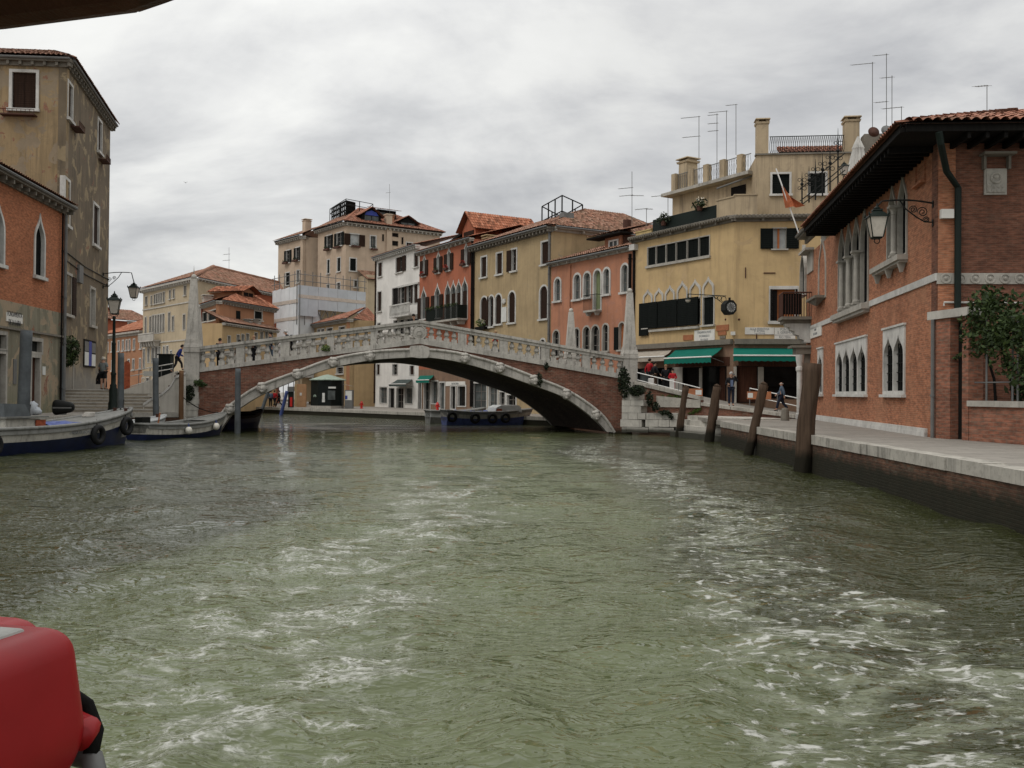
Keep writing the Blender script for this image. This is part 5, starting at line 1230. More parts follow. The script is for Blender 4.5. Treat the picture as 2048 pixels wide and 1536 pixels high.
Fd0 = FC2.off(0.25); u0, u1 = Fd0.u(774, 440), Fd0.u(784.5, 440); MB().box(u0, u1, 0, 0.9, 10, Fd0.z(779, 430)).box(u0 - 0.08, u1 + 0.08, -0.08, 0.98, Fd0.z(779, 430) + 0.002, Fd0.z(779, 427.5)).build('chimney', 'plaster_cream', hc, Fd0.M)
chimney(FC2, hc, FC2.u(793, 440), 2.2, zt, FC2.z(793, 425.5), 0.5, 'plaster_orange'); chimney(FC2, hc, FC2.u(842, 450), 2.5, zt, FC2.z(842, 447), 0.5, 'plaster_orange')
dw = MB(); u0, u1, z0, z1 = FC2.box((717, 552, 752, 612)); dw.box(u0, u1, -3.0, -0.003, 8, z1 - 0.2).build('side_wing', 'plaster_beige', hc, FC2.M)
roof(FC2, hc, (u0 - 0.3, -3.4, z1 - 0.9), (u1 + 3, -3.4, z1 - 0.9), (u1 + 3, -0.2, z1 + 0.6), (u0 - 0.3, -0.2, z1 + 0.6), 'tile_old', name='wing_roof')
# its lower left wing
FCa = face(557, 143, 606, 137); FCb = face(606, 137, 640, 141.5); ztw = FCa.z(582, 479)
for b, k in (((158, 590, 196, 710), dict(sh='open', leaf=0.5)), ((252, 562, 290, 690), dict(sh='open', leaf=0.5)), ((155, 808, 190, 930), dict(sh='closed')), ((262, 785, 284, 905), dict())): window(FCa, hc, c4(*b), fw=0.14, shm='shutter_green', **k)
for b, k in (((368, 560, 412, 670), dict(sh='open', leaf=0.9, pane='curtain')), ((362, 768, 412, 895), dict(sh='closed'))): window(FCb, hc, c4(*b), fw=0.14, shm='shutter_green', **k)
wallplate(FCa, hc, 'plaster_cream', 0, FCa.L, 8, ztw, body=[(0, 0.4), (FCa.L - 0.1, 0.42), (FCa.L + 3, 10), (0, 10)]); wallplate(FCb, hc, 'plaster_cream', 0, FCb.L, 8, ztw)
for F_ in (FCa, FCb): cornice(F_, hc, -0.1, F_.L + 0.05, ztw + 0.1, 0.5, 0.55, 0.65, 'stone', 'shutter_dark')
roof(FCa, hc, (-0.4, -0.7, ztw + 0.15), (FCa.L + 0.6, -0.7, ztw + 0.15), (FCa.L - 1.2, 4, ztw + 2.2), (1.5, 4, ztw + 2.2), 'tile_old', name='wing_roof')
apx = FCb.loc(FCa.world(FCa.L - 1.2, 4)); roof(FCb, hc, (-0.6, -0.7, ztw + 0.15), (FCb.L + 0.6, -0.7, ztw + 0.15), (FCb.L + 2, apx[1], ztw + 2.2), (apx[0], apx[1], ztw + 2.2), 'tile_old', name='wing_roof')
chimney(FCa, hc, FCa.u(595, 455), 1.5, ztw - 0.5, FCa.z(595, 436), 0.48, 'plaster_cream')
for i, (F_, b) in enumerate(((FC1, (545, 572, 600, 592)), (FC1, (640, 545, 705, 570)), (FC2, (775, 545, 880, 562)), (FC2, (968, 568, 1045, 590)), (FCa, (140, 705, 192, 722)), (FCa, (235, 685, 292, 700)), (FCb, (355, 668, 430, 690)))):
    u0, u1, z0, z1 = F_.box(c4(*b)); t = empty('flower_box', F_.M @ Matrix.Translation(((u0 + u1) / 2, -0.35, z0)))
    tag(t, 'dark leafy flower box under the %s, cream house' % ('narrow left window of the main front', 'window beside the left corner', 'shuttered window right of the corner', 'white curtained window', 'far left wing window', 'second wing window', 'shuttered wing window near the main block')[i], 'flower box', 'flower boxes on the cream house')
    w_ = (u1 - u0) / 2 * 0.8; MB().box(-w_, w_, -0.16, 0.14, 0, 0.25).build('trough', 'rust', t); MB().leaves((0, 0, 0.38), (w_, 0.25, 0.25), 46, 0.1).build('foliage', 'leaf_dark', t, tint=True)
zr_ = zt + 2.3
frame_box('roof_scaffold', 'thin pipe frame around a roof terrace on the tall cream house', [plan(656, 141), plan(688, 133.5), plan(742, 137), plan(716, 146)], zt + 1.4, at(685, 402, 135).z, 3, 0.06, 'iron', False)
ta = MB()
for a, b in (((660, 140), (688, 134.5)), ((688, 134.5), (706, 136))):
    p, p2 = plan(*a), plan(*b)
    for k in range(10): c = p.lerp(p2, k / 9); ta.tube([(c.x, c.y, zt + 1.6), (c.x, c.y, zt + 3.9)], 0.09, 5)
    for z in (2.6, 3.3, 3.9): ta.tube([(p.x, p.y, zt + z), (p2.x, p2.y, zt + z)], 0.13, 5)
ta.build('terrace_fence', 'dark_wood', hc, WORLD)
# ---- sheeted scaffolding
FK1 = face(546.5, 122, 597.5, 116); FK2 = face(597.5, 116, 733, 124)
sk = house('scaffold', FK1, 'scaffolding wrapped in pale plastic sheeting in front of the cream house', 'scaffolding')
zt = FK1.z(572, 577); zlo = FK2.z(664, 622)
q = MB(); n = 6
for i in range(n):
    a, b = FK1.L * i / n, FK1.L * (i + 1) / n - 0.03
    q.plate([(a, 6.5 if i else zlo - 1.5), (b, 6.5 if i else zlo - 1.5), (b, zt + 0.1 * (i % 2)), (a, zt)], [], 0.02 * (i % 3), 0.06 + 0.02 * (i % 3))
q.build('sheet', 'sheet_white', sk, FK1.M)
MB().box(0, FK1.L, -0.035, -0.012, zt - 2.0, zt - 1.55).box(0.5, FK1.L, -0.035, -0.012, zlo - 1.4, zlo - 1.0).build('tape', 'sheet_tan', sk, FK1.M)
q = MB()
zt2 = FK2.z(664, 577)
for i in range(7):
    a, b = FK2.L * i / 7 + 0.02, FK2.L * (i + 1) / 7 - 0.02; q.plate([(a, zlo - (0.9 if i < 2 else 0)), (b, zlo - (0.9 if i < 2 else 0)), (b, zt2), (a, zt2)], [], 0.02 * (i % 2), 0.06 + 0.02 * (i % 2))
q.build('sheet', 'sheet_grey', sk, FK2.M)
MB().box(0.02, FK2.L - 0.02, -0.03, -0.008, zlo + (zt2 - zlo) * 0.45, zlo + (zt2 - zlo) * 0.6).build('tape', 'sheet_tan', sk, FK2.M)
MB().box(0.1, FK2.u(645, 640), 0.5, 0.56, 4, zlo - 0.2).build('sheet', 'sheet_white', sk, FK2.M)
q = MB()
for F_, n in ((FK1, 5), (FK2, 9)):
    for i in range(n + 1):
        x = F_.L * i / n; q.tube([(F_.world(x, 0.25).x, F_.world(x, 0.25).y, 1.5 if F_ is FK1 else zlo - 2), (F_.world(x, 0.25).x, F_.world(x, 0.25).y, zt + 2.0)], 0.05, 5)
    for z in (zt + 0.7, zt + 1.5): a, b = F_.world(0, -0.1), F_.world(F_.L, -0.1); q.tube([(a.x, a.y, z), (b.x, b.y, z)], 0.045, 5)
for i in range(4):
    a, b = FK2.world(FK2.L * (0.3 + i * 0.12), 0.4), FK2.world(FK2.L * (0.42 + i * 0.12), 0.4); q.tube([(a.x, a.y, zlo - 2.2), (b.x, b.y, zlo)], 0.05, 5).tube([(a.x, a.y, zlo), (b.x, b.y, zlo - 2.2)], 0.05, 5)
q.build('scaffold_poles', 'zinc', sk, WORLD)
FKw = FK2.off(-1.2); MB().box(1.6, FKw.L, 0, 1.5, 1, zlo + 1).build('wrapped_wall', 'plaster_beige', sk, FKw.M)
# ---- small yellow house with hipped roof, ground floor seen under the bridge
FV1 = face(621, 120, 702, 108); FV2 = face(702, 108, 747, 115); hv = house('low_yellow_house', FV1, 'low yellow house with a hipped red tile roof beside the white house', 'house')
zt = FV1.z(662, 646)
for b in ((465, 1360, 490, 1385), (500, 1357, 530, 1385), (553, 1348, 612, 1380)): window(FV1, hv, c4(*b), fw=0.12, sill=False)
for b in ((676, 1335, 732, 1362), ): window(FV1, hv, c4(*b), fw=0.12, sill=False)
window(FV2, hv, c4(795, 1335, 850, 1362), fw=0.12, sill=False)
for b, F_ in (((890, 75, 955, 140), FV1), ((1045, 62, 1130, 150), FV2)): window(F_, hv, c6(*b), fw=0.16, pane='glass')
wallplate(FV1, hv, 'plaster_tan', 0, FV1.L, ZB, zt, body=[(0, 0.4), (FV1.L - 0.1, 0.42), (FV1.L + 2, 7), (0, 9)]); wallplate(FV2, hv, 'plaster_orange', 0, FV2.L, ZB, zt)
for F_ in (FV1, FV2):
    cornice(F_, hv, -0.1, F_.L + 0.1, zt + 0.08, 0.35, 0.45, 0.5, 'stone', 'zinc')
MB().box(FV2.u(706), FV2.L, -0.05, 0, 0.9, FV2.z(720, 758)).build('brick_base', 'dark_brick', hv, FV2.M)
ap = at(731, 616, 117); a1 = FV1.loc((ap.x, ap.y)); a2 = FV2.loc((ap.x, ap.y))
roof(FV1, hv, (-0.4, -0.5, zt + 0.1), (FV1.L + 0.4, -0.5, zt + 0.1), (a1[0], a1[1], ap.z), (a1[0] - 0.6, a1[1], ap.z), 'tile')
roof(FV2, hv, (-0.4, -0.5, zt + 0.1), (FV2.L + 1.5, -0.5, zt + 0.1), (a2[0] + 0.6, a2[1], ap.z), (a2[0], a2[1], ap.z), 'tile')
# ---- beige palazzo and its red flank, far left
FB1 = face(288, 123.5, 392, 110); FB2 = face(392, 110, 562, 130); hb = house('palazzo', FB1, 'beige palazzo with a stone balcony and rows of narrow windows left of the bridge obelisk', 'palazzo')
zt = FB1.z(340, 569); c3 = cr(200, 500, 4.267)
for b in ((388, 400, 405, 470), (435, 392, 446, 465), (462, 382, 476, 462), (481, 376, 494, 458), (500, 371, 512, 455), (518, 366, 530, 452), (540, 358, 554, 448), (592, 345, 606, 420), (624, 336, 638, 412), (718, 305, 736, 388)): window(FB1, hb, c3(*b), fw=0.1, pane='glass_dim', sash=False, fm='stone_pale')
for b in ((384, 575, 398, 720), (424, 570, 438, 712), (448, 560, 462, 712), (470, 558, 484, 708), (492, 553, 506, 708), (514, 550, 528, 705), (536, 545, 550, 700), (584, 535, 600, 690), (616, 568, 632, 690), (710, 552, 728, 680)): window(FB1, hb, c3(*b), fw=0.12, pane='glass_dim', sash=False, fm='stone_pale', sill=False)
for b in ((370, 845, 384, 1010), (408, 840, 422, 960), (442, 832, 462, 960), (470, 830, 492, 960), (500, 828, 514, 960), (540, 824, 554, 900), (568, 820, 584, 890), (600, 860, 615, 900), (360, 1095, 380, 1150), (395, 1092, 418, 1150), (452, 1090, 470, 1150)): window(FB1, hb, c3(*b), fw=0.12, pane='glass_dim', sash=False, sill=False)
foot = [(0, 0.4), (FB1.L - 0.1, 0.42), FB1.loc(FB2.world(FB2.L, 0.4)), FB1.loc(FB2.world(FB2.L, 14)), (0, 16)]
wallplate(FB1, hb, 'plaster_beige', 0, FB1.L, ZB, zt, body=foot); wallplate(FB2, hb, 'plaster_deep_red', 0, FB2.L, ZB, zt)
cornice(FB1, hb, -0.1, FB1.L + 0.1, zt + 0.1, 0.5, 0.55, 0.8, 'stone_pale', None); cornice(FB2, hb, 0, FB2.L + 0.1, zt + 0.1, 0.3, 0.45, 0.7, 'stone_pale', None)
[MB().box(0, FB1.L, -0.1, 0.0, FB1.z(340, y), FB1.z(340, y - 2.3)).build('string_course', 'stone_pale', hb, FB1.M) for y in (612, 684)]
r1 = at(427, 535, 121); r2 = at(560, 548, 138); q1 = FB2.loc((r1.x, r1.y)); q2 = FB2.loc((r2.x, r2.y))
roof(FB2, hb, (-0.4, -0.5, zt + 0.1), (FB2.L + 1, -0.5, zt + 0.1), (max(q2[0], FB2.L + 1), q1[1], r1.z), (q1[0], q1[1], r1.z), 'tile_old')
s1 = FB1.loc((r1.x, r1.y)); roof(FB1, hb, (-0.4, -0.6, zt + 0.1), (FB1.L + 0.4, -0.6, zt + 0.1), (s1[0], s1[1], r1.z), (s1[0] - 5, s1[1], r1.z), 'tile_old', name='side_roof')
p_ = FB1.world(FB1.L + 0.2, -0.4); hipcap((p_.x, p_.y, zt + 0.1), r1, hb, 'tile_old', 0.28); pr_ = FB2.world(max(q2[0], FB2.L + 1), q1[1]); hipcap(r1, (pr_.x, pr_.y, r1.z), hb, 'tile_old', 0.22)
u0, u1, z0, z1 = FB1.box(c3(392, 712, 520, 775)); q = MB().box(u0, u1, -1.0, 0, z0 - 0.15, z0).box(u0, u1, -1.0, -0.85, z1 - 0.12, z1).box(u0, u1, -0.97, -0.9, z0, z1 - 0.25)
for i in range(16): x = u0 + (u1 - u0) * i / 15; q.box(x - 0.06, x + 0.06, -1.0, -0.86, z0, z1 - 0.12)
for i in range(6): x = u0 + 0.4 + (u1 - u0 - 0.8) * i / 5; q.frustum(x, -0.4, z0 - 0.75, z0 - 0.152, 0.12, 0.25, 0.15, 0.4)
q.build('balcony', 'stone_pale', hb, FB1.M)
# ---- orange house in front of it
FO1 = face(397, 103, 440.5, 95); FO2 = face(440.5, 95, 550, 105); hq = house('orange_house', FO1, 'orange rendered house with dark shutters, tile roof and one dormer behind the left bridge end', 'house')
zt = FO1.z(419, 609)
for b in ((878, 535, 916, 612), (926, 515, 1008, 600)): window(FO1, hq, c3(*b), fw=0.1, sh='closed', shm='shutter_green', fm='stone_pale')
for b in ((888, 745, 908, 850), (932, 738, 948, 830), (958, 735, 974, 830), (986, 728, 1004, 830)): window(FO1, hq, c3(*b), 'round', fw=0.1, fm='stone_white', sash=False)
for b, k in (((1090, 512, 1156, 595), dict(sh='open', leaf=0.75, pane='curtain')), ((1318, 525, 1382, 600), dict(sh='closed'))): window(FO2, hq, c3(*b), fw=0.1, shm='shutter_green', fm='stone_pale', **k)
wallplate(FO1, hq, 'plaster_orange', 0, FO1.L, ZB, zt, body=[(0, 0.4), (FO1.L - 0.1, 0.42), FO1.loc(FO2.world(FO2.L, 0.4)), FO1.loc(FO2.world(FO2.L, 6)), (0, 8)]); wallplate(FO2, hq, 'plaster_orange', 0, FO2.L, ZB, zt)
for F_ in (FO1, FO2): cornice(F_, hq, -0.1, F_.L + 0.1, zt + 0.08, 0.35, 0.4, 0.5, 'stone', 'zinc')
r1 = at(500, 582, 106); q1 = FO2.loc((r1.x, r1.y)); s1 = FO1.loc((r1.x, r1.y))
roof(FO2, hq, (-0.4, -0.5, zt + 0.1), (FO2.L + 0.3, -0.5, zt + 0.1), (FO2.L - 1, q1[1], r1.z), (q1[0] - 1, q1[1], r1.z), 'tile_new')
roof(FO1, hq, (-0.4, -0.5, zt + 0.1), (FO1.L + 0.4, -0.5, zt + 0.1), (s1[0], s1[1], r1.z), (s1[0] - 1.5, s1[1], r1.z), 'tile_new', name='side_roof')
dormer(FO2, hq, 484, 509, 595, 573, 4, 1.2, 'plaster_orange', 'tile_new', 'shutter_dark', 0.6)
chimney(FO1, hq, FO1.u(405, 605), 0.5, zt - 0.3, FO1.z(405, 589.5), 0.45, 'stone'); MB().tube([(FO1.u(404), -0.15, 1.5), (FO1.u(404), -0.15, zt - 0.3)], 0.2, 8).build('downpipe', 'plaster_deep_red', hq, FO1.M)
# lower tan range to the right of it
FT1 = face(447, 92, 556, 104); ht = house('low_tan_house', FT1, 'low tan house with a sagging tile roof and small chimneys seen above the bridge rail', 'house')
zt = FT1.z(502, 655)
for x in (1100, 1178, 1218, 1258, 1330, 1378, 1420, 1460): window(FT1, ht, c3(x - 11, 735 - (x - 1100) * 0.12, x + 11, 815 - (x - 1100) * 0.12), fw=0.08, pane='glass', sash=False, sill=False, fm='stone_pale')
wallplate(FT1, ht, 'plaster_tan', 0, FT1.L, ZB, zt, body=rear(FT1, 3.5)); cornice(FT1, ht, 0, FT1.L, zt + 0.06, 0.25, 0.35, 0.5, 'stone_pale', None)
roof(FT1, ht, (-0.2, -0.4, zt + 0.08), (FT1.L, -0.4, zt + 0.08), (FT1.L - 0.4, 3, zt + 1.35), (1.6, 3, zt + 1.35), 'tile_old')
for px in (510, 528): chimney(FT1, ht, FT1.u(px, 650), 0.8, zt, FT1.z(px, 638), 0.32, 'stone')
# ---- red buildings far left
FR1 = face(212, 140, 290, 127); hl = house('long_red_house', FR1, 'long red rendered house with two rows of small windows left of the lamp post', 'house'); c2 = cr(0, 440, 3.071)
c9 = cr(180, 640, 8.086); zt = FR1.z(250, 668)
for b in ((278, 370, 298, 520), (350, 360, 385, 510), (456, 345, 478, 505), (525, 335, 548, 495), (583, 330, 605, 490), (634, 322, 652, 485), (704, 315, 728, 478), (815, 300, 840, 465), (352, 665, 372, 820), (615, 645, 640, 810), (692, 640, 716, 800), (802, 630, 826, 790)): window(FR1, hl, c9(*b), fw=0.16, pane='glass_dim', sash=False, sh='closed' if b[0] == 350 else None)
wallplate(FR1, hl, 'plaster_orange', 0, FR1.L, ZB, zt, body=rear(FR1, 10)); cornice(FR1, hl, -0.2, FR1.L, zt + 0.15, 0.55, 0.6, 0.9, 'stone', None, brk=False)
roof(FR1, hl, (-0.3, -0.6, zt + 0.2), (FR1.L, -0.6, zt + 0.2), (FR1.L, 7, zt + 3.6), (3, 7, zt + 3.6), 'tile_new')
FR2 = face(190, 152, 300, 160); h2 = house('rust_red_house', FR2, 'rust red house with a broad tile roof rising behind the long red house', 'house'); zt = FR2.z(220, 640)
window(FR2, h2, (258, 646, 272, 655), fw=0.3, pane='glass', sill=False)
wallplate(FR2, h2, 'plaster_deep_red', 0, FR2.L, ZB, zt, body=rear(FR2, 10))
r1 = at(246, 620, 162); q1 = FR2.loc((r1.x, r1.y)); roof(FR2, h2, (-1, -0.6, zt + 0.1), (FR2.L + 1, -0.6, zt + 0.1), (q1[0] + 1.5, q1[1], r1.z), (q1[0] - 1.5, q1[1], r1.z), 'tile_old', pitch=0.35)
chimney(FR2, h2, FR2.u(203, 640), 0.8, zt, FR2.z(203, 622), 0.55, 'plaster_deep_red'); chimney(FR2, h2, FR2.u(246, 620), 5, zt, FR2.z(246, 612), 0.6, 'plaster_deep_red')
FR3 = face(196, 118, 213, 120); h3 = house('dark_red_house', FR3, 'narrow dark red house end beside the tall grey house, a round sign on its wall', 'house')
wallplate(FR3, h3, 'plaster_orange', 0, FR3.L, ZB, FR3.z(205, 665), body=rear(FR3, 8))
# filler houses far off that close the view between roofs
# ================================================================== LEFT BANK, NEAR: tall grey house and orange house
TW0 = plan(125, 51.5, 780); TW1 = plan(214, 63.9, 780)
FN = Fac(Vector((-40, 50.2)), TW0); FS_ = Fac(TW0, TW1); hg = house('tall_grey_house', FS_, 'tall weathered grey house with peeling plaster at the foot of the left steps')
zt = FS_.z(170, 178); c1 = cr(0, 0, 3.0714)
window(FN, hg, c1(75, 445, 222, 670), fw=0.16, sh='closed', fm='stone_white')
for b, k in (((415, 520, 442, 740), dict(sh='closed')), ((600, 745, 622, 940), dict(sh='closed')), ((397, 1110, 424, 1385), dict(sh='closed')), ((572, 1265, 605, 1510), dict(sh='closed'))): window(FS_, hg, c1(*b), fw=0.16, fm='stone_white', **k)
for b, k in (((388, 335, 436, 580), dict(sh='right', leaf=0.9, pane='glass')), ((553, 425, 580, 650), dict(pane='curtain')), ((380, 790, 446, 1075), dict(pane='door_wood', sash=False, sill=False, name='door')), ((390, -10, 428, 20), dict())): window(FS_, hg, c2(*b), fw=0.15, fm='stone', **k) if b[1] >= 0 else None
Fn_ = FN.loc; foot = [FS_.loc(FN.world(0, 0.4)), FS_.loc(FN.world(FN.L - 0.4, 0.4)), FS_.loc(FS_.world(0.3, 0.4)), (FS_.L, 0.4), (FS_.L, 9), FS_.loc(FN.world(0, 12))]
wallplate(FS_, hg, 'plaster_grey', 0, FS_.L, 0.4, zt, body=foot); wallplate(FN, hg, 'plaster_ochre', 0, FN.L - 0.003, 0.4, zt)
for F_ in (FS_, FN): cornice(F_, hg, -0.1, F_.L + 0.3, zt + 0.12, 0.4, 0.34, 0.62, 'stone_dark', 'zinc')
roof(FN, hg, (0, -0.45, zt + 0.16), (FN.L + 0.42, -0.45, zt + 0.16), (FN.L - 3, 6, zt + 2.6), (0, 6, zt + 2.6), 'tile_old')
apx = FS_.loc(FN.world(FN.L - 3, 6)); roof(FS_, hg, (-0.4, -0.45, zt + 0.16), (FS_.L + 0.3, -0.45, zt + 0.16), (max(apx[0] + 1, FS_.L - 3), apx[1], zt + 2.6), (apx[0], apx[1], zt + 2.6), 'tile_old', name='side_roof')
q = MB()
for (px, py, w_) in ((40, 232, 0.9), ): 
    u, z = FN.uz(px, py); q.box(u - w_, u + w_, -0.45, 0, z - 0.04, z + 0.03)
    for i in range(9): x = u - w_ + 2 * w_ * i / 8; q.tube([(x, -0.02, z), (x, -0.44, z + 0.02), (x, -0.44, z + 0.26)], 0.015, 4)
    q.tube([(u - w_, -0.44, z + 0.26), (u + w_, -0.44, z + 0.26)], 0.018, 4)
q.build('flower_rack', 'rust', hg, FN.M)
q = MB()
for (px, py) in ((146, 258), (201, 322)):
    u, z = FS_.uz(px, py); q.box(u - 0.7, u + 0.7, -0.5, 0, z - 0.05, z + 0.02)
    for i in range(7): x = u - 0.7 + 1.4 * i / 6; q.tube([(x, -0.48, z), (x, -0.48, z + 0.3)], 0.018, 4)
    q.tube([(u - 0.7, -0.48, z + 0.3), (u + 0.7, -0.48, z + 0.3)], 0.02, 4)
q.build('flower_rack', 'rust', hg, FS_.M)
q = MB(); za, zb_ = FS_.z(125, 500), FS_.z(165, 545)
for dz in (0, -0.45): q.tube([(0.2, -0.04, za + dz), (FS_.L * 0.4, -0.05, za + dz - 0.2), (FS_.L, -0.04, za + dz - 0.1)], 0.03, 5)
q.build('cable', 'iron', hg, FS_.M)
MB().box(FS_.u(152), FS_.u(160), -0.14, 0, FS_.z(156, 565), FS_.z(156, 530)).build('junction_box', 'zinc', hg, FS_.M)
u0, u1, z0, z1 = FS_.box((167, 683, 189, 732)); nb = empty('notice_board', FS_.M @ Matrix.Translation((u0, 0, z0))); tag(nb, 'dark framed notice board with a blue strip and pale posters on the tall grey house', 'notice board')
w_, h_ = u1 - u0, z1 - z0; MB().box(-0.08, w_ + 0.08, -0.06, 0.0, -0.08, h_ + 0.08).build('board', 'dark_wood', nb)
MB().box(w_ * 0.38, w_ * 0.62, -0.075, -0.062, 0, h_).build('strip', 'poster_blue', nb); MB().box(0.03, w_ * 0.36, -0.075, -0.062, 0.02, h_ * 0.55).build('poster', 'paper', nb); MB().box(w_ * 0.64, w_ - 0.03, -0.075, -0.062, 0.02, h_ * 0.5).build('poster', 'paper', nb)
MB().box(0.03, w_ * 0.36, -0.074, -0.062, h_ * 0.58, h_ * 0.97).build('photo', 'zinc', nb); MB().box(w_ * 0.64, w_ - 0.03, -0.074, -0.062, h_ * 0.55, h_ * 0.97).build('photo', 'zinc', nb)
# scrawled letters on the door (spray paint)
dM = FS_.TM(FS_.u(135), FS_.z(135, 742), -0.0); dM = FS_.M @ Matrix.Translation((FS_.u(134), 0.18, FS_.z(134, 742)))
q = MB()
for k, pts in enumerate((((-0.5, 0.9), (-0.15, 1.05), (-0.1, 0.5), (-0.45, 0.35), (-0.5, 0.8)), ((0.05, 0.95), (0.4, 1.0), (0.45, 0.45), (0.1, 0.4), (0.08, 0.7), (0.4, 0.72)), ((-0.55, 0.15), (-0.45, -0.6), (-0.2, -0.75), (-0.08, -0.1)), ((0.05, 0.1), (0.12, -0.7), (0.35, -0.75), (0.45, 0.12), (0.25, 0.2), (0.05, 0.05)))):
    q.tube([(x, 0.012, z) for x, z in pts], 0.05, 5)
q.build('painted_scrawl', 'sheet_grey', hg, dM)
# ---- orange gothic house, left edge
OR1 = plan(122, 50.5, 780) + Vector((0.15, -0.2)); OR0 = plan(-2, 42.6, 780)
dvec = (OR0 - OR1).normalized(); FG = Fac(OR1 + dvec * 16, OR1); ho2 = house('orange_gothic_house', FG, 'orange brick gothic house with pointed windows over a damp rendered ground floor, left edge')
zt = FG.z(62, 385); ztb = FG.z(60, 612)
for b in ((215, 1345, 268, 1700), (-55, 1245, 18, 1620)):
    window(FG, ho2, c1(*b), 'ogee', fw=0.17, pane='glass_dim', sill=True, depth=0.13)
for b, k in (((190, 745, 252, 810), dict(pane='glass')), ((190, 845, 238, 1200), dict(pane='door_wood', name='door')), ((-20, 705, 32, 790), dict(pane='glass')), ((-25, 820, 28, 1200), dict(pane='dark_wood', name='door'))): window(FG, ho2, c2(*b), fw=0.18, sill=False, sash=False, fm='stone', **k)
wallplate(FG, ho2, 'orange_brick_left', 0, FG.L, ztb + 0.003, zt, body=[(0, 0.4), (FG.L, 0.4), (FG.L, 8), (0, 8)])
MB().plate([(0, 0.4), (FG.L, 0.4), (FG.L, ztb), (0, ztb)], [h for h in FG.holes if max(p[1] for p in h) < ztb - 0.05], -0.03, 0.4).build('ground_floor_wall', 'plaster_base', ho2, FG.M)
cornice(FG, ho2, 0, FG.L + 0.2, zt + 0.15, 0.4, 0.5, 0.85, 'stone_dark', 'zinc')
roof(FG, ho2, (0, -0.6, zt + 0.2), (FG.L + 0.2, -0.6, zt + 0.2), (FG.L - 1, 6, zt + 1.8), (0, 6, zt + 1.8), 'tile_old')
MB().box(0, FG.L, -0.16, -0.032, FG.z(50, 664), FG.z(50, 660)).build('string_course', 'stone_dark', ho2, FG.M)
for x, mt_, r_ in ((0.18, 'zinc', 0.09), (0.62, 'shutter_dark', 0.05)): downpipe(FG, ho2, FG.L - x, HQ, zt - 0.3, r_, mt_, -0.15)
downpipe(FG, ho2, FG.L - 0.42, HQ, FG.z(110, 690), 0.06, 'pile_paint', -0.13)
u0, u1, z0, z1 = FG.box(c2(32, 545, 132, 645)); sg = empty('street_sign', FG.M @ Matrix.Translation(((u0 + u1) / 2, -0.03, (z0 + z1) / 2)))
tag(sg, 'white painted street name panel reading FONDAMENTA DE LA LABIA on the left house', 'sign'); w_, h_ = (u1 - u0), (z1 - z0)
MB().box(-w_ / 2, w_ / 2, -0.03, 0.0, -h_ / 2 + 0.12, h_ / 2 - 0.22).build('panel', 'sign_white', sg)
for s_, z in (('FONDAMENTA', 0.1), ('DE LA LABIA', -0.28)): text(s_, 0.34, 'ink', sg, FG.M @ Matrix.Translation(((u0 + u1) / 2, -0.064, (z0 + z1) / 2 + z)) @ Matrix.Rotation(R(90), 4, 'X'), sx=0.72)
MB().box(FG.u(25), FG.u(31), -0.07, -0.032, FG.z(27, 768), FG.z(27, 718)).build('wall_panel', 'zinc', ho2, FG.M); MB().box(FG.u(83.5), FG.u(89), -0.07, -0.032, FG.z(86, 750), FG.z(86, 733)).build('bell_panel', 'paper', ho2, FG.M)

# ================================================================== RIGHT BANK: gothic brick house and garden wall
FH = Fac(plan(1612, 51.0), plan(1872, 27.9)); FH2 = Fac(FH.P1, plan(2420, 27.4))
hh = house('gothic_house', FH, 'orange brick gothic house with dark overhanging eaves and a carved white band, right bank')
c10 = cr(1580, 440, 3.34); c11 = cr(1660, 260, 5.909)
ze = FH.off(1.35).z(1812, 243); zt = ze - 0.12
def lights(F, root, b, n, fw=0.14, kind='low', proud=0.05, fm='stone_white', depth=0.15):
    u0, u1, z0, z1 = b; F.holes.append(shape('rect', u0 - 0.02, u1 + 0.02, z0 - 0.02, z1 + 0.02))
    g = 0.09; hs = []; wd = (u1 - u0 - g * (n - 1)) / n
    for i in range(n):
        a = u0 + i * (wd + g); hs.append(shape(kind, a + 0.003, a + wd - 0.003, z0 + 0.003, z1 - 0.12))
    o = MB().plate(shape('rect', u0 - fw, u1 + fw, z0 - 0.12, z1 + fw), hs, -proud, depth).build('window', fm, root, F.M)
    MB().box(u0, u1, depth - 0.03, depth - 0.01, z0, z1).build('pane', 'glass_dim', o, F.M)
    q = MB()
    for i in range(n):
        a = u0 + i * (wd + g)
        for k in range(1, 4): q.box(a + wd * k / 4 - 0.012, a + wd * k / 4 + 0.012, depth - 0.12, depth - 0.09, z0 + 0.004, z1 - 0.3)
        for k in range(1, 6): q.box(a + 0.004, a + wd - 0.004, depth - 0.088, depth - 0.065, z0 + (z1 - z0) * k / 6.5, z0 + (z1 - z0) * k / 6.5 + 0.025)
    q.build('window_grille', 'iron', o, F.M)
    MB().box(u0 - fw - 0.08, u1 + fw + 0.08, -0.16, 0.03, z0 - 0.22, z0 - 0.121).build('sill', fm, o, F.M)
    MB().box(u0 - fw - 0.05, u1 + fw + 0.05, -0.1, 0.02, z1 + fw + 0.002, z1 + fw + 0.07).build('lintel', fm, o, F.M)
zg0, zg1 = FH.z(1703, 783), FH.z(1703, 688)
lights(FH, hh, (FH.u(1674, 735), FH.u(1733, 735), zg0, zg1), 4)
lights(FH, hh, (FH.u(1770, 720), FH.u(1809, 720), zg0, zg1 + 0.05), 2)
lights(FH, hh, (FH.u(1637.5, 745), FH.u(1645.5, 745), zg0, zg1), 1)
zs_ = FH.z(1705, 616); za_ = zt - 0.14
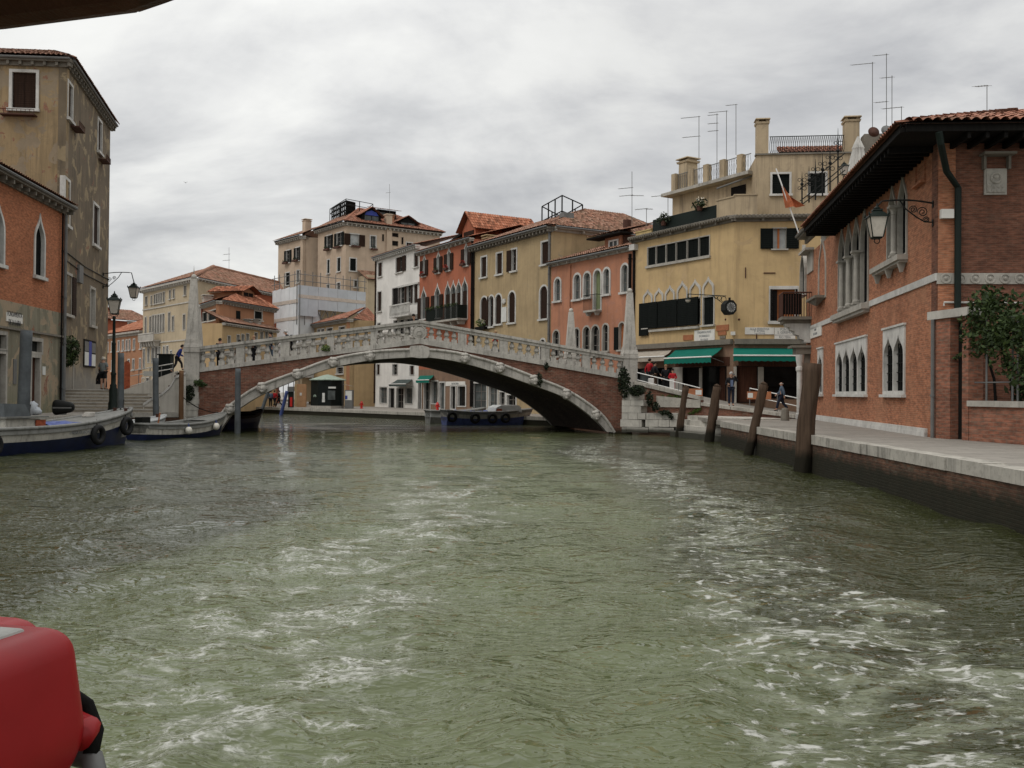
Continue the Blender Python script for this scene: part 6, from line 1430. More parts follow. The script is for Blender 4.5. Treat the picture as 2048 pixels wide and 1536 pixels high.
xs = [1677.5, 1696, 1712, 1728.5, 1737.5]; us = [FH.u(1677.5, 560), FH.u(1696, 560), FH.u(1712, 560), FH.u(1729, 560), FH.u(1738, 560)]
us = [us[0] + (us[4] - us[0]) * i / 4 for i in range(5)]
for i in range(4):
    o = window(FH, hh, (us[i] + 0.12, us[i + 1] - 0.12, zs_, za_), 'ogee', px=False, fw=0.1, sill=False, fm='stone', sash=False, depth=0.12, pane='glass_dim')
    MB().box(us[i] + 0.14, us[i + 1] - 0.14, 0.2, 0.24, zs_ + 0.02, zs_ + 1.15).build('railing_panel', 'iron_green', o, FH.M)
def column(F, root, u, y, z0, z1, r, mat='stone', cap=0.3):
    return MB().box(u - r * 1.5, u + r * 1.5, y - r * 1.5, y + r * 1.5, z0, z0 + 0.08).lathe([(r * 1.35, z0 + 0.082), (r * 1.4, z0 + 0.14), (r, z0 + 0.2), (r * 1.03, (z0 + z1) / 2), (r * 0.92, z1 - cap), (r * 1.1, z1 - cap + 0.02), (r * 0.95, z1 - cap + 0.05), (r * 1.2, z1 - cap * 0.5), (r * 1.75, z1 - 0.08)], 12, (u, y, 0)).box(u - r * 1.9, u + r * 1.9, y - r * 1.9, y + r * 1.9, z1 - 0.082, z1).build('column', mat, root, F.M)
zc_ = za_ - 1.55
for i, (u, m_) in enumerate(((us[1], 'stone'), (us[2], 'sign_orange'), (us[3], 'stone'))): column(FH, hh, u, -0.16, zs_, zc_, 0.11, 'stone' if m_ == 'stone' else 'terracotta' if 'terracotta' in MATS else 'stone')
MB().box(us[0] - 0.2, us[4] + 0.2, -0.32, 0.02, zs_ - 0.3, zs_ - 0.08).box(us[0] - 0.12, us[4] + 0.12, -0.24, 0.02, zs_ - 0.42, zs_ - 0.302).build('sill', 'stone', hh, FH.M)
z2s = FH.z(1785, 521); 
for a, b, ya in ((1777, 1794, 374), (1798.5, 1814, 353)):
    window(FH, hh, (FH.u(a, 450), FH.u(b, 450), z2s, FH.z((a + b) / 2, ya)), 'ogee', px=False, fw=0.1, sill=False, fm='stone', sash=False, depth=0.12, pane='glass_dim')
column(FH, hh, FH.u(1796.5, 450), -0.14, z2s, z2s + 1.75, 0.10)
u0, u1 = FH.u(1758, 520), FH.u(1816, 520); q = MB().box(u0, u1, -0.34, 0.02, z2s - 0.24, z2s - 0.06).box(u0 + 0.06, u1 - 0.06, -0.26, 0.02, z2s - 0.32, z2s - 0.242)
for t in (0.08, 0.5, 0.92): u = u0 + (u1 - u0) * t; q.frustum(u, -0.13, z2s - 0.62, z2s - 0.322, 0.05, 0.04, 0.07, 0.13)
q.build('sill', 'stone', hh, FH.M)
for b in ((197, 105, 240, 515), (72, 195, 100, 500)):
    o = window(FH, hh, c10(*b), 'ogee', fw=0.14, fm='stone', sash=False, pane='glass_dim', depth=0.12, sill=False)
for (xa, xb, y) in ((1626, 1651, 598), ):
    u0, u1 = FH.u(xa + 6, y), FH.u(xb, y); z = FH.z(1640, 596); MB().box(u0, u1, -0.5, 0, z - 0.12, z).frustum((u0 + u1) / 2, -0.2, z - 0.4, z - 0.122, 0.1, 0.05, (u1 - u0) / 2, 0.2).build('sill', 'stone_dark', hh, FH.M)
u0, u1, z0, z1 = FH.box((1616, 505, 1627, 545)); MB().box(u0, u1, -0.06, 0, z0, z1).box(u0 - 0.3, u1 + 0.2, -0.45, 0, z1, z1 + 0.12).build('niche', 'stone', hh, FH.M)
window(FH, hh, (FH.u(1833.5, 345), FH.u(1851, 345), FH.z(1842, 368), FH.z(1842, 312)), px=False, fw=0.03, fm='orange_brick', pane='black', sash=False)
wallplate(FH, hh, 'orange_brick', 0, FH.L - 0.003, 0.6, zt, th=0.52, body=[(0, 0.52), (FH.L - 0.5, 0.52), FH.loc(FH2.world(0.55, 0.41)), FH.loc(FH2.world(FH2.L, 0.4)), FH.loc(FH2.world(FH2.L, 14)), (0, 12)])
wallplate(FH2, hh, 'dark_brick', 0, FH2.L, 0.6, zt)
zb0, zb1 = FH.z(1850, 571) , FH.z(1850, 556.5)
zb1 = FH.z(1873, 546.5); zb0 = FH.z(1873, 560) - 0.02
[MB().box(a, b, -0.05, 0, zb0, zb1).build('string_course', 'stone_white', hh, FH.M) for a, b in ((0, us[0] - 0.22), (us[4] + 0.22, FH.L + 0.048))]
q = MB().box(0.0, FH2.L, -0.05, 0, zb0 - 0.1, zb1); n = 26
for i in range(n): q.torus((0.25 + i * 0.42, -0.05, (zb0 + zb1) / 2 - 0.05), 0.13, 0.03, 'y', 14, 5).ball((0.25 + i * 0.42, -0.05, (zb0 + zb1) / 2 - 0.05), 0.06, 6, 4)
q.build('carved_band', 'stone', hh, FH2.M)
zpl = FH.z(1740, 844.5); MB().box(FH.u(1630, 845), FH.u(1855, 860), -0.09, 0, HQ - 0.1, zpl + 0.03).box(FH.u(1630, 845), FH.u(1855, 860), -0.11, 0, HQ - 0.1, HQ + 0.12).build('plinth', 'stone_white', hh, FH.M)
# eaves: dark boarded soffit on rafters, barrel tile roof
us0 = FH.L * (51 - 43.2) / (51 - 27.9); ov = 1.35
q = MB().prism([(us0, -ov), (FH.L + ov, -ov), (FH.L + ov, 0.3), (us0, 0.3)], ze - 0.16, ze - 0.03)
n = 34
for i in range(n): x = us0 + 0.1 + (FH.L - us0) * i / n; q.box(x - 0.05, x + 0.05, -ov + 0.05, 0.0, ze - 0.34, ze - 0.161)
q.box(us0, FH.L + ov, -ov - 0.03, -ov, ze - 0.17, ze + 0.09)
q.build('soffit', 'dark_wood', hh, FH.M)
q = MB().prism([(ov * 0 , -ov), (FH2.L, -ov), (FH2.L, 0.3), (0.32, 0.3)], ze - 0.164, ze - 0.034); n = 26
for i in range(n): x = 0.4 + i * 0.5; q.box(x - 0.05, x + 0.05, -ov + 0.05, -0.003, ze - 0.34, ze - 0.165)
q.box(-ov, FH2.L, -ov - 0.03, -ov, ze - 0.172, ze + 0.088); q.build('soffit', 'dark_wood', hh, FH2.M)
roof(FH, hh, (us0 - 0.1, -ov - 0.12, ze + 0.02), (FH.L + ov + 0.12, -ov - 0.12, ze + 0.02), (FH.L - 3.2, 3.4, ze + 1.6), (us0 + 2, 3.4, ze + 1.6), 'tile', pitch=0.24, amp=0.075, row=0.4)
roof(FH2, hh, (-ov - 0.12, -ov - 0.12, ze + 0.02), (FH2.L, -ov - 0.12, ze + 0.02), (FH2.L, 4.2, ze + 1.9), (3.6, 4.2, ze + 1.9), 'tile', pitch=0.26, amp=0.085, row=0.42, jit=0.03, name='side_roof')
MB().tube([(FH2.u(1840, 300), -ov - 0.1, ze - 0.22), (FH2.u(1846, 290) , -ov, ze - 0.5), (FH2.u(1880, 300), -0.5, ze - 1.1), (FH2.u(1911), -0.14, ze - 1.5), (FH2.u(1911), -0.14, 4.2)], 0.095, 10).build('downpipe', 'iron_green', hh, FH2.M)
# lower moulded cornice on the far end
cornice(FH, hh, 0, us0 - 0.02, FH.z(1625, 462) , 0.4, 0.5, 5, 'stone_dark', 'zinc', brk=False)
roof(FH, hh, (0, -0.5, FH.z(1625, 462) + 0.05), (us0 - 0.15, -0.5, FH.z(1625, 462) + 0.05), (us0 - 0.15, 4, FH.z(1625, 462) + 1.0), (0.5, 4, FH.z(1625, 462) + 1.0), 'tile_old', name='lower_roof')
# relief tablet with its little canopy, junction box, pipes on the dark face
u0, u1, z0, z1 = FH2.box((1967, 338, 2012, 390)); um = (u0 + u1) / 2; zm = (z0 + z1) / 2
q = MB().box(u0, u1, -0.06, 0, z0, z1).box(u0 + 0.06, u1 - 0.06, -0.085, -0.061, z0 + 0.06, z1 - 0.06)
q.torus((um, -0.10, zm + 0.1), 0.14, 0.035, 'y', 18, 6).ball((um, -0.09, zm + 0.14), 0.09, 8, 6, (1, 0.5, 0.8), 0.3)
for i in range(8): q.ball((um - 0.2 + 0.13 * (i % 4), -0.085, z0 + 0.12 + 0.13 * (i // 4)), 0.06, 7, 5, (1, 0.5, 1), 0.4)
q.build('relief_tablet', 'stone', hh, FH2.M)
u0, u1, z0, z1 = FH2.box((1958, 309, 2022, 340)); MB().box(u0, u1, -0.4, 0, z1 - 0.07, z1).box(u0 + 0.07, u0 + 0.14, -0.18, 0, z0, z1 - 0.072).box(u1 - 0.14, u1 - 0.07, -0.18, 0, z0, z1 - 0.072).build('canopy_shelf', 'stone_dark', hh, FH2.M)
u0, u1, z0, z1 = FH2.box((1879, 420, 1904, 438)); MB().box(u0, u1, -0.16, 0, z0, z1).build('junction_box', 'sign_white', hh, FH2.M)
MB().tube([(FH2.u(1886), -0.06, FH2.z(1890, 612)), (FH2.u(1886), -0.06, FH2.z(1890, 605)), (FH2.u(2100), -0.06, FH2.z(1890, 606))], 0.03, 6).build('pipe', 'stone_white', hh, FH2.M)
# corner balcony over the water end
ub0, ub1 = 0.05, 1.7; zb = FH.z(1612, 640) + 0.05; out = 1.5
MB().box(ub0, ub1, -out, 0, zb - 0.16, zb).box(ub0 + 0.1, ub1 - 0.3, -out + 0.1, 0, zb - 0.34, zb - 0.162).build('balcony_slab', 'stone_dark', hh, FH.M)
q = MB(); zr = FH.z(1612, 592); q.tube([(ub0, 0, zr), (ub0, -out + 0.05, zr), (ub1, -out + 0.05, zr), (ub1, 0, zr)], 0.04, 5)
for i in range(12): y = -out + 0.05 + (out - 0.05) * i / 11; q.tube([(ub1, y, zb), (ub1, y, zr)], 0.018, 4).tube([(ub0, y, zb), (ub0, y, zr)], 0.018, 4); x = ub0 + (ub1 - ub0) * i / 11; q.tube([(x, -out + 0.05, zb), (x, -out + 0.05, zr)], 0.018, 4)
q.build('balcony_railing', 'rust', hh, FH.M); MB().box(ub1 - 0.05, ub1 - 0.03, -out + 0.06, -0.5, zb + 0.1, zr - 0.05).box(ub0, ub1 - 0.2, -out + 0.065, -out + 0.085, zb + 0.05, zr - 0.1).build('balcony_screen', 'shutter_dark', hh, FH.M)
prof = [(0, zb - 0.342), (-1.3, zb - 0.342), (-1.22, zb - 0.5), (-1.05, zb - 0.52), (-1.0, zb - 0.7), (-0.82, zb - 0.74), (-0.78, zb - 0.92), (-0.6, zb - 0.96), (-0.55, zb - 1.15), (-0.35, zb - 1.2), (-0.3, zb - 1.35), (0, zb - 1.35)]
Mq = FH.M @ Matrix.Translation((0.9, 0, 0)) @ Matrix.Rotation(R(90), 4, 'Z')
MB().plate(prof, [], -0.45, 0.35).build('balcony_corbel', 'stone_white', hh, Mq)
MB().box(0.2, 1.6, -1.0, 0, zb - 1.62, zb - 1.5).box(0.3, 1.5, -0.75, 0, zb - 1.95, zb - 1.622).box(0.5, 1.3, -0.5, 0, zb - 2.5, zb - 1.952).build('console', 'stone_dark', hh, FH.M)
cM = T(0, 0); cp = at(1599, 838, 48.8); t = MB().lathe([(0.19, 0), (0.2, 0.25), (0.15, 0.3), (0.15, 2.4), (0.2, 2.5), (0.2, 2.65), (0.15, 2.7), (0.2, 3.05), (0.22, 3.3)], 14).build('white_column', 'stone_white', None, T(cp.x, cp.y, HQ))
tag(t, 'slim white stone column under the balcony of the gothic house, by a mooring pile', 'column')
rp = at(1605.5, 830, 48.2); t = empty('red_box', T(rp.x, rp.y, HQ)); tag(t, 'small red box on a post beside the white column', 'post box'); MB().tube([(0, 0, 0), (0, 0, 0.35)], 0.06, 8).build('post', 'rust', t); MB().box(-0.13, 0.13, -0.12, 0.12, 0.35, 0.85).ball((0, 0, 0.85), 0.13, 10, 6, (1, 0.9, 0.5)).build('box', 'hydrant_red', t)
bp = at(1570, 842, 45.5); t = MB().lathe([(0.2, 0), (0.21, 0.1), (0.18, 0.5), (0.15, 0.58), (0.05, 0.61)], 12).build('stone_bollard', 'stone_dark', None, T(bp.x, bp.y, HQ)); tag(t, 'stubby grey stone bollard on the right quay by the ramp end', 'bollard')
# street sign of the gothic house
u0, u1, z0, z1 = FH.box((1622, 653, 1644, 674)); sM = FH.M @ Matrix.Translation(((u0 + u1) / 2, 0, (z0 + z1) / 2)); sg = empty('street_sign', sM); tag(sg, 'white painted sign reading PONTE DE LE GUGLIE on the orange gothic house', 'sign')
w_, h_ = (u1 - u0) / 2, (z1 - z0) / 2; MB().box(-w_, w_, -0.05, 0, -h_, h_).build('panel', 'sign_white', sg)
for s_, z in (('PONTE', h_ * 0.38), ('DE LE GUGLIE', -h_ * 0.38)): text(s_, h_ * 0.62, 'ink_soft', sg, sM @ Matrix.Translation((0, -0.054, z)) @ Matrix.Rotation(R(90), 4, 'X'), sx=1.1)
# ---- garden wall with gate
GW = Fac(plan(1873, 28.0) + Vector((-0.05, -0.15)), plan(2048, 24.2)); dv = (GW.P1 - GW.P0).normalized(); GW = Fac(GW.P0, GW.P0 + dv * 14)
gw = empty('garden_wall', GW.M); tag(gw, 'low red brick garden wall with white coping, gate piers and a stone lintel, far right', 'wall')
ug = lambda px: GW.u(px, 790)
zl = GW.z(1900, 636); zc = GW.z(1990, 802)
p1a, p1b, g1, p2a, p2b = ug(1875), ug(1903), ug(1909), ug(1924), ug(1936.5)
MB().box(p1a, p1b, -0.05, 0.5, HQ - 0.1, zl).box(p2a, p2b, 0.0, 0.45, HQ - 0.1, zl).build('gate_pier', 'garden_brick', gw, GW.M)
MB().box(p2b + 0.003, 14, 0.02, 0.4, HQ - 0.1, zc - 0.16).build('brickwork', 'garden_brick', gw, GW.M)
MB().box(p2b + 0.003, 14, -0.05, 0.48, zc - 0.158, zc).build('coping', 'stone', gw, GW.M)
MB().box(p1a - 0.35, p2b + 0.12, -0.12, 0.5, zl + 0.003, zl + 0.24).build('lintel', 'stone_pale', gw, GW.M)
MB().box(p1b + 0.02, p2a - 0.02, 0.2, 0.28, HQ, zl - 0.1).build('gate', 'iron', gw, GW.M)
downpipe(GW, gw, p1a - 0.06, HQ, zl, 0.055, 'zinc', -0.12)
q = MB(); zf = zl - 0.15
for u in (p2b + 0.5, p2b + 1.55, p2b + 1.75, p2b + 3.3, p2b + 5): q.tube([(u, 0.2, zc), (u, 0.2, zf)], 0.028, 6)
for z in (zc + 0.5, zf): q.tube([(p2b, 0.2, z), (14, 0.2, z)], 0.02, 5)
q.build('trellis', 'zinc', gw, GW.M)
# climbing plants over it
ivy = empty('climbing_plant', GW.M @ Matrix.Translation((p2b, 0.2, zc))); tag(ivy, 'leafy green climber hanging over the garden wall trellis beside the gothic house', 'climber')
q = MB(); r_ = np.random.default_rng(3)
for i in range(62):
    u = 0.0 + r_.random() * 6.0; top = 2.3 + 0.45 * math.sin(u * 2.2) + r_.random() * 0.25; z = top - abs(r_.normal()) * 0.7
    q.leaves((u, -0.05 + r_.normal() * 0.2, max(0.5, z)), (0.42, 0.34, 0.32), 80, 0.07)
for i in range(22):
    u = r_.random() * 6; L_ = 0.5 + r_.random() * 1.0; z = 2.0
    for k in range(8): q.leaves((u + r_.normal() * 0.05, -0.2 + r_.normal() * 0.08, z - L_ * k / 8), (0.1, 0.1, 0.12), 12, 0.06)
for k in range(9): q.leaves((-0.1 - k * 0.13, -0.15, 1.25 + 0.05 * math.sin(k)), (0.12, 0.08, 0.06), 10, 0.05)
q.build('foliage', 'leaf', ivy, tint=True)
q = MB()
for i in range(60): q.leaves((r_.random() * 7, 0.75 + r_.random() * 0.8, r_.random() * 2.2), (0.45, 0.4, 0.4), 55, 0.1)
q.build('inner_foliage', 'leaf_dark', ivy, tint=True)  # darker leaves put the garden's shadow into their colour
q = MB()
for i in range(7): u = 0.3 + i * 0.7; q.tube([(u, 0.5, -1.0), (u + 0.1, 0.3, 0.6), (u - 0.1, 0.1, 1.6), (u + 0.15, 0, 2.2)], [0.05, 0.04, 0.03, 0.015], 6)
q.build('stem', 'dark_wood', ivy)

# ================================================================== THINGS
def rbox(sx, sy, sz, bev, seg=4, cuts=()):
    bm = bmesh.new(); bmesh.ops.create_cube(bm, size=1.0)
    for v in bm.verts: v.co = Vector((v.co.x * sx, v.co.y * sy, v.co.z * sz))
    bmesh.ops.bevel(bm, geom=list(bm.edges), offset=bev, segments=seg, profile=0.5, affect='EDGES')
    for c in cuts: bmesh.ops.bisect_plane(bm, geom=list(bm.verts) + list(bm.edges) + list(bm.faces), plane_co=(0, 0, c), plane_no=(0, 0, 1))
    q = MB(); bm.verts.index_update(); q.add([v.co[:] for v in bm.verts], [[v.index for v in f.verts] for f in bm.faces]); bm.free(); return q
# approach from the steps up to the bridge deck
zdk = lerp_line(plt_, plt_[1][0]) - 0.14
a0, a1 = BN.world(-0.9, 0.3), BF.world(-0.9 * KF, -0.1)
q = MB().prism([(-21.4, 52.4), (a0.x, a0.y), (a1.x, a1.y), (-24.5, 63)], 0.5, [2.29, zdk, zdk, 2.29])
q.add([(-60, 52.4, 2.285), (-21.3, 52.4, 2.285), (-24.4, 63.2, 2.285), (-60, 63.2, 2.285)], [(0, 1, 2, 3)])
q.add([(-60, 63.2, 2.285), (-18.5, 63.2, 2.285), (-18.5, 63.2, 0.5), (-60, 63.2, 0.5)], [(3, 2, 1, 0)])
tag(q.build('approach_path', 'plaster_stair'), kind='structure')
# ---- mooring piles
def pile(px0, y0, px1, y1, D, wpx, label, mat='pile', group='wooden mooring piles by the right quay', cut=True):
    b = at(px1, y1, D); t_ = at(px0, y0, D); r = wpx / 2 * D / FPX; ax = (t_ - b).normalized()
    b0 = b + ax * (-(b.z + 1.0) / ax.z); pts = [b0]; n = 18
    for i in range(1, n + 1): pts.append(b0.lerp(t_, i / n))
    rs = [r * (1.0 + 0.10 * (1 - i / n) + 0.04 * noise.noise(Vector((i * 0.5, px0, 0)))) for i in range(n + 1)]; rough_ = 0.17 if mat == 'pile' else 0.0
    o = Vector((b0.x, b0.y, 0)); q = MB().tube([p - o for p in pts], rs, 18)
    if cut:
        top = pts[-1] - o; q.tube([top, top + ax * r * 0.5 + Vector((r * 0.15, 0, 0))], [r * 0.97, r * 0.6], 18)
    if rough_: q.v = [tuple(Vector(v) + Vector((noise.noise(Vector((v[0] * 5, v[1] * 5, v[2] * 0.9 + px0))), noise.noise(Vector((v[0] * 5, v[1] * 5 + 9, v[2] * 0.9 + px0))), 0)) * r * 2.2 * rough_) for v in q.v]
    ob = q.build('mooring_pile', mat, None, Matrix.Translation(o), True); tag(ob, label, 'mooring pile', group); return ob
pile(1371, 775, 1357, 872, 51.5, 12.5, 'leaning wooden mooring pile standing nearest the bridge abutment')
pile(1435, 774, 1418, 884, 46, 18, 'thick leaning wooden mooring pile, second from the bridge')
pile(1528, 770, 1497, 908, 36, 18.5, 'strongly tilted mooring pile with a pointed top beside the right quay')
pile(1624, 727, 1605, 940, 28.8, 33, 'thickest and nearest wooden mooring pile, flat topped, by the white column', cut=False)
gl = 'grey painted mooring posts along the left bank'
def post(px0, y0, px1, y1, D, wpx, label, mat='pile_paint', group=gl):
    o = pile(px0, y0, px1, y1, D, wpx, label, mat, group, False)
    return o
post(53, 661, 45, 860, 38.5, 22, 'stout dark grey mooring post before the house door at the left edge')
post(242, 706, 241, 840, 47.5, 12, 'grey mooring post right behind the iron street lamp')
post(311, 716, 312, 850, 49.5, 11, 'slim grey mooring post in front of the sloping stair parapet')
post(363, 741, 362, 850, 50.6, 9, 'thin brown wooden post beside the left bridge pier', 'pile_new')
post(476, 737, 475, 860, 51.2, 11, 'thin grey pole standing in the water before the left brick spandrel')
for a, b2, D, m_, lb in (((538, 778), (522, 826), 93, 'pile_paint', 'dark tilted pole at the far quay seen under the arch'), ((574, 782), (563, 826), 90, 'blue_paint', 'blue painted tilted pole at the far quay beside the ticket kiosk')):
    pile(a[0], a[1], b2[0], b2[1], D, 6.5, lb, m_, 'poles at the far quay', False)
# ---- boats
def boat(name, stern, bow, beam, zs, zm, zb, label, blue='boat_blue', deck='boat_grey', strake='boat_white', fore=0.58, transom=0.72, floor=0.32, cat='boat', fwd_deck=True, rim=0.07, rub=0.2):
    S, B = Vector(stern), Vector(bow); d = B - S; L_ = d.length; ang = math.atan2(d.y, d.x)
    M = T(S.x, S.y, 0, ang); t = empty(name, M); tag(t, label, cat)
    n = 26
    hb = lambda s: beam / 2 * (transom + (1 - transom) * math.sin(min(s / 0.42, 1) * math.pi / 2) if s < 0.42 else (1 - ((s - 0.42) / 0.58) ** 2.4) ** 0.75 if s < 1 else 0.0)
    sh = lambda s: zm + (zs - zm) * max(0, (0.35 - s) / 0.35) ** 2 + (zb - zm) * max(0, (s - 0.35) / 0.65) ** 2.1
    ss = [i / n for i in range(n + 1)]
    def strip(f_lo, f_hi):
        q = MB()
        for sy in (1, -1):
            vs = []
            for s in ss:
                for f in (f_lo, f_hi):
                    k, z, rk = f(s); vs.append((L_ * s + rk, sy * hb(s) * k, z))
            fs = [(2 * i, 2 * i + 2, 2 * i + 3, 2 * i + 1) if sy < 0 else (2 * i + 1, 2 * i + 3, 2 * i + 2, 2 * i) for i in range(n)]
            q.add(vs, fs)
        a, b = f_lo(0), f_hi(0); q.add([(a[2], hb(0) * a[0], a[1]), (a[2], -hb(0) * a[0], a[1]), (b[2], -hb(0) * b[0], b[1]), (b[2], hb(0) * b[0], b[1])], [(3, 2, 1, 0)])
        return q
    rake = lambda s, z: -0.45 * max(0, s - 0.6) / 0.4 * (1 - z / zb)
    keel = lambda s: (0.55 if s < 0.9 else 0.35, -0.35, rake(s, -0.35)); zw_ = lambda s: max(0.16, sh(s) - rub - 0.26)
    wl = lambda s: (0.965, zw_(s), rake(s, zw_(s)))
    top = lambda s: (1.0, sh(s) - rub + 0.02, rake(s, sh(s)))
    strip(lambda s: (1.05, sh(s) - rub, rake(s, sh(s))), lambda s: (1.03, sh(s) - 0.005, rake(s, sh(s)))).build('rubbing_strake', deck, t, M, True)
    strip(keel, wl).build('hull', blue, t, M, True)
    strip(wl, top).build('strake', strake, t, M, True)
    g = MB()
    pts = [(L_ * s + rake(s, sh(s)), hb(s) + 0.015, sh(s)) for s in ss] + [(L_ * s + rake(s, sh(s)), -hb(s) - 0.015, sh(s)) for s in ss[::-1]]
    g.tube(pts, rim, 8, closed=True); g.build('gunwale', deck, t, M, True)
    # inside planking and floor
    q = strip(lambda s: (0.72, floor, rake(s, floor)), lambda s: (0.94, sh(s) - 0.01, rake(s, sh(s))))
    k = int(n * (fore if fwd_deck else 0.97))
    vs = []
    for s in ss[:k + 1]: vs += [(L_ * s, hb(s) * 0.74, floor), (L_ * s, -hb(s) * 0.74, floor)]
    q.add(vs, [(2 * i + 1, 2 * i + 3, 2 * i + 2, 2 * i) for i in range(k)]); q.build('inner_hull', deck, t, M)
    if fwd_deck:
        vs = []; m_ = n - k
        for i in range(m_ + 1):
            s = ss[k + i]; w_ = hb(s) * 0.98; x = L_ * s + rake(s, sh(s)); z = sh(s)
            vs += [(x, w_, z), (x, w_ * 0.4, z + 0.05 * min(1, w_ * 2)), (x, -w_ * 0.4, z + 0.05 * min(1, w_ * 2)), (x, -w_, z)]
        fs = []
        for i in range(m_):
            for j in range(3): fs.append((4 * i + j + 1, 4 * i + j + 5, 4 * i + j + 4, 4 * i + j)[::-1])
        q = MB().add(vs, fs); s = ss[k]; q.add([(L_ * s, hb(s) * 0.74, floor), (L_ * s, -hb(s) * 0.74, floor), (L_ * s, -hb(s) * 0.98, sh(s)), (L_ * s, hb(s) * 0.98, sh(s))], [(0, 1, 2, 3)])
        q.build('foredeck', deck, t, M, False)
    t['_L'] = L_
    return t, M, L_, hb, sh
mat_plain('boat_blue', (0.008, 0.014, 0.05), 0.35, 0.5, var=0.35); mat_stone('boat_grey', (0.20, 0.20, 0.185), 22, 0.9, 0.6); mat_stone('boat_white', (0.46, 0.44, 0.385), 21, 0.9, 0.5)
mat_plain('boat_pale', (0.42, 0.43, 0.42), 0.5, 0.4, var=0.15); mat_plain('tarp_blue', (0.075, 0.10, 0.25), 0.6, 0.3, var=0.4, scale=6); mat_plain('rubber', (0.010, 0.010, 0.010), 0.75, 0.3)
mat_plain('buoy', (0.58, 0.55, 0.48), 0.5, 0.35); mat_plain('rust_red', (0.30, 0.075, 0.035), 0.8, 0.2, var=0.4, scale=8)
def tyre(M, s, L_, hb, sh, side, label, group, R_=0.36, drop=0.42):
    c = M @ Vector((L_ * s, side * (hb(s) + 0.11), sh(s) - drop)); t = empty('tyre_fender', Matrix.Translation(c) @ M.to_3x3().to_4x4()); tag(t, label, 'tyre', group)
    MB().torus((0, 0, 0), R_ * 0.72, R_ * 0.28, 'y', 24, 10).build('tyre', 'rubber', t, None, True)
    MB().tube([(0, 0.05 * -side, R_ * 0.7), (0, -0.08 * side, drop + 0.08)], 0.018, 6).build('rope', 'dark_wood', t)
    return t
def buoy(M, s, L_, hb, sh, side, label, group, r=0.17, drop=0.28):
    c = M @ Vector((L_ * s, side * (hb(s) + 0.19), sh(s) - drop)); t = empty('buoy_fender', Matrix.Translation(c)); tag(t, label, 'fender', group)
    MB().ball((0, 0, 0), r, 14, 10, (1, 1, 1.1)).build('ball', 'buoy', t, None, True); MB().tube([(0, 0, r), (-0.05, 0.1, drop + 0.05)], 0.02, 6).lathe([(0.05, r * 1.0), (0.05, r + 0.08)], 8).build('rope', 'blue_paint', t); return t
# 1: the big grey workboat, left foreground
t, M, L_, hb, sh = boat('workboat', (-18.45, 29.6), (-16.25, 40.6), 2.15, 0.95, 0.93, 1.5, 'big grey workboat with white strake, rusty gunwale and blue hull, left foreground', fore=0.6)
F1 = Fac(M @ Vector((0, 0, 0)).to_2d().to_3d() if False else (M @ Vector((L_ * 0.1, -0.9, 0))).to_2d(), (M @ Vector((L_ * 0.75, -0.9, 0))).to_2d())
side = -1
zc_ = sh(0.25)
q = MB()
s0, s1 = 0.27, 0.47
q.add([(L_ * s0, -0.62, 0.35), (L_ * s1, -0.62, 0.35), (L_ * s1, 0.62, 0.35), (L_ * s0, 0.62, 0.35), (L_ * s0, -0.60, zc_ + 0.34), (L_ * (s1 - 0.045), -0.56, zc_ + 0.30), (L_ * (s1 - 0.045), 0.56, zc_ + 0.30), (L_ * s0, 0.60, zc_ + 0.34)],
      [(4, 5, 6, 7), (0, 1, 5, 4), (1, 2, 6, 5), (2, 3, 7, 6), (3, 0, 4, 7)]); q.build('cabin', 'boat_white', t, M)
MB().box(L_ * s0 - 0.1, L_ * (s1 - 0.02), -0.72, 0.72, zc_ + 0.342, zc_ + 0.40).build('cabin_top', 'boat_grey', t, M)
MB().add([(L_ * 0.27, -0.55, zc_ + 0.402), (L_ * 0.385, -0.55, zc_ + 0.402), (L_ * 0.385, 0.55, zc_ + 0.402), (L_ * 0.27, 0.55, zc_ + 0.402), (L_ * 0.27, -0.5, zc_ + 0.86), (L_ * 0.365, -0.5, zc_ + 0.82), (L_ * 0.365, 0.5, zc_ + 0.82), (L_ * 0.27, 0.5, zc_ + 0.86)],
         [(4, 5, 6, 7), (0, 1, 5, 4), (1, 2, 6, 5), (2, 3, 7, 6), (3, 0, 4, 7)]).build('wheelhouse', 'pile_paint', t, M)
MB().box(L_ * 0.40, L_ * 0.445, -0.635, -0.605, zc_ + 0.04, zc_ + 0.26).build('hatch_panel', 'rust_red', t, M)
q = MB(); nx_, ny_ = 22, 8; vs = []
for i in range(nx_):
    for j in range(ny_):
        s = 0.475 + 0.125 * i / (nx_ - 1); y = (j / (ny_ - 1) - 0.5) * 2 * hb(s) * 0.9
        vs.append((L_ * s, y, sh(s) + 0.06 + 0.10 * noise.noise(Vector((i * 0.45, j * 0.6, 2))) - 0.05 * abs(y)))
q.add(vs, [(i * ny_ + j, (i + 1) * ny_ + j, (i + 1) * ny_ + j + 1, i * ny_ + j + 1) for i in range(nx_ - 1) for j in range(ny_ - 1)]); q.build('tarpaulin', 'tarp_blue', t, M, True)
for s, y in ((0.93, 0.25), (0.93, -0.25)): MB().lathe([(0.07, 0), (0.07, 0.16), (0.1, 0.17), (0.1, 0.2)], 10, (L_ * s, y, sh(s) - 0.05)).build('bollard', 'rust', t, M)
MB().tube([(L_ * 0.985, 0, sh(1) + 0.02), (L_ * 0.97, -0.2, sh(1) - 0.1), (L_ * 0.96, -0.3, sh(1) - 0.35)], 0.05, 8).build('bow_rope', 'zinc', t, M)
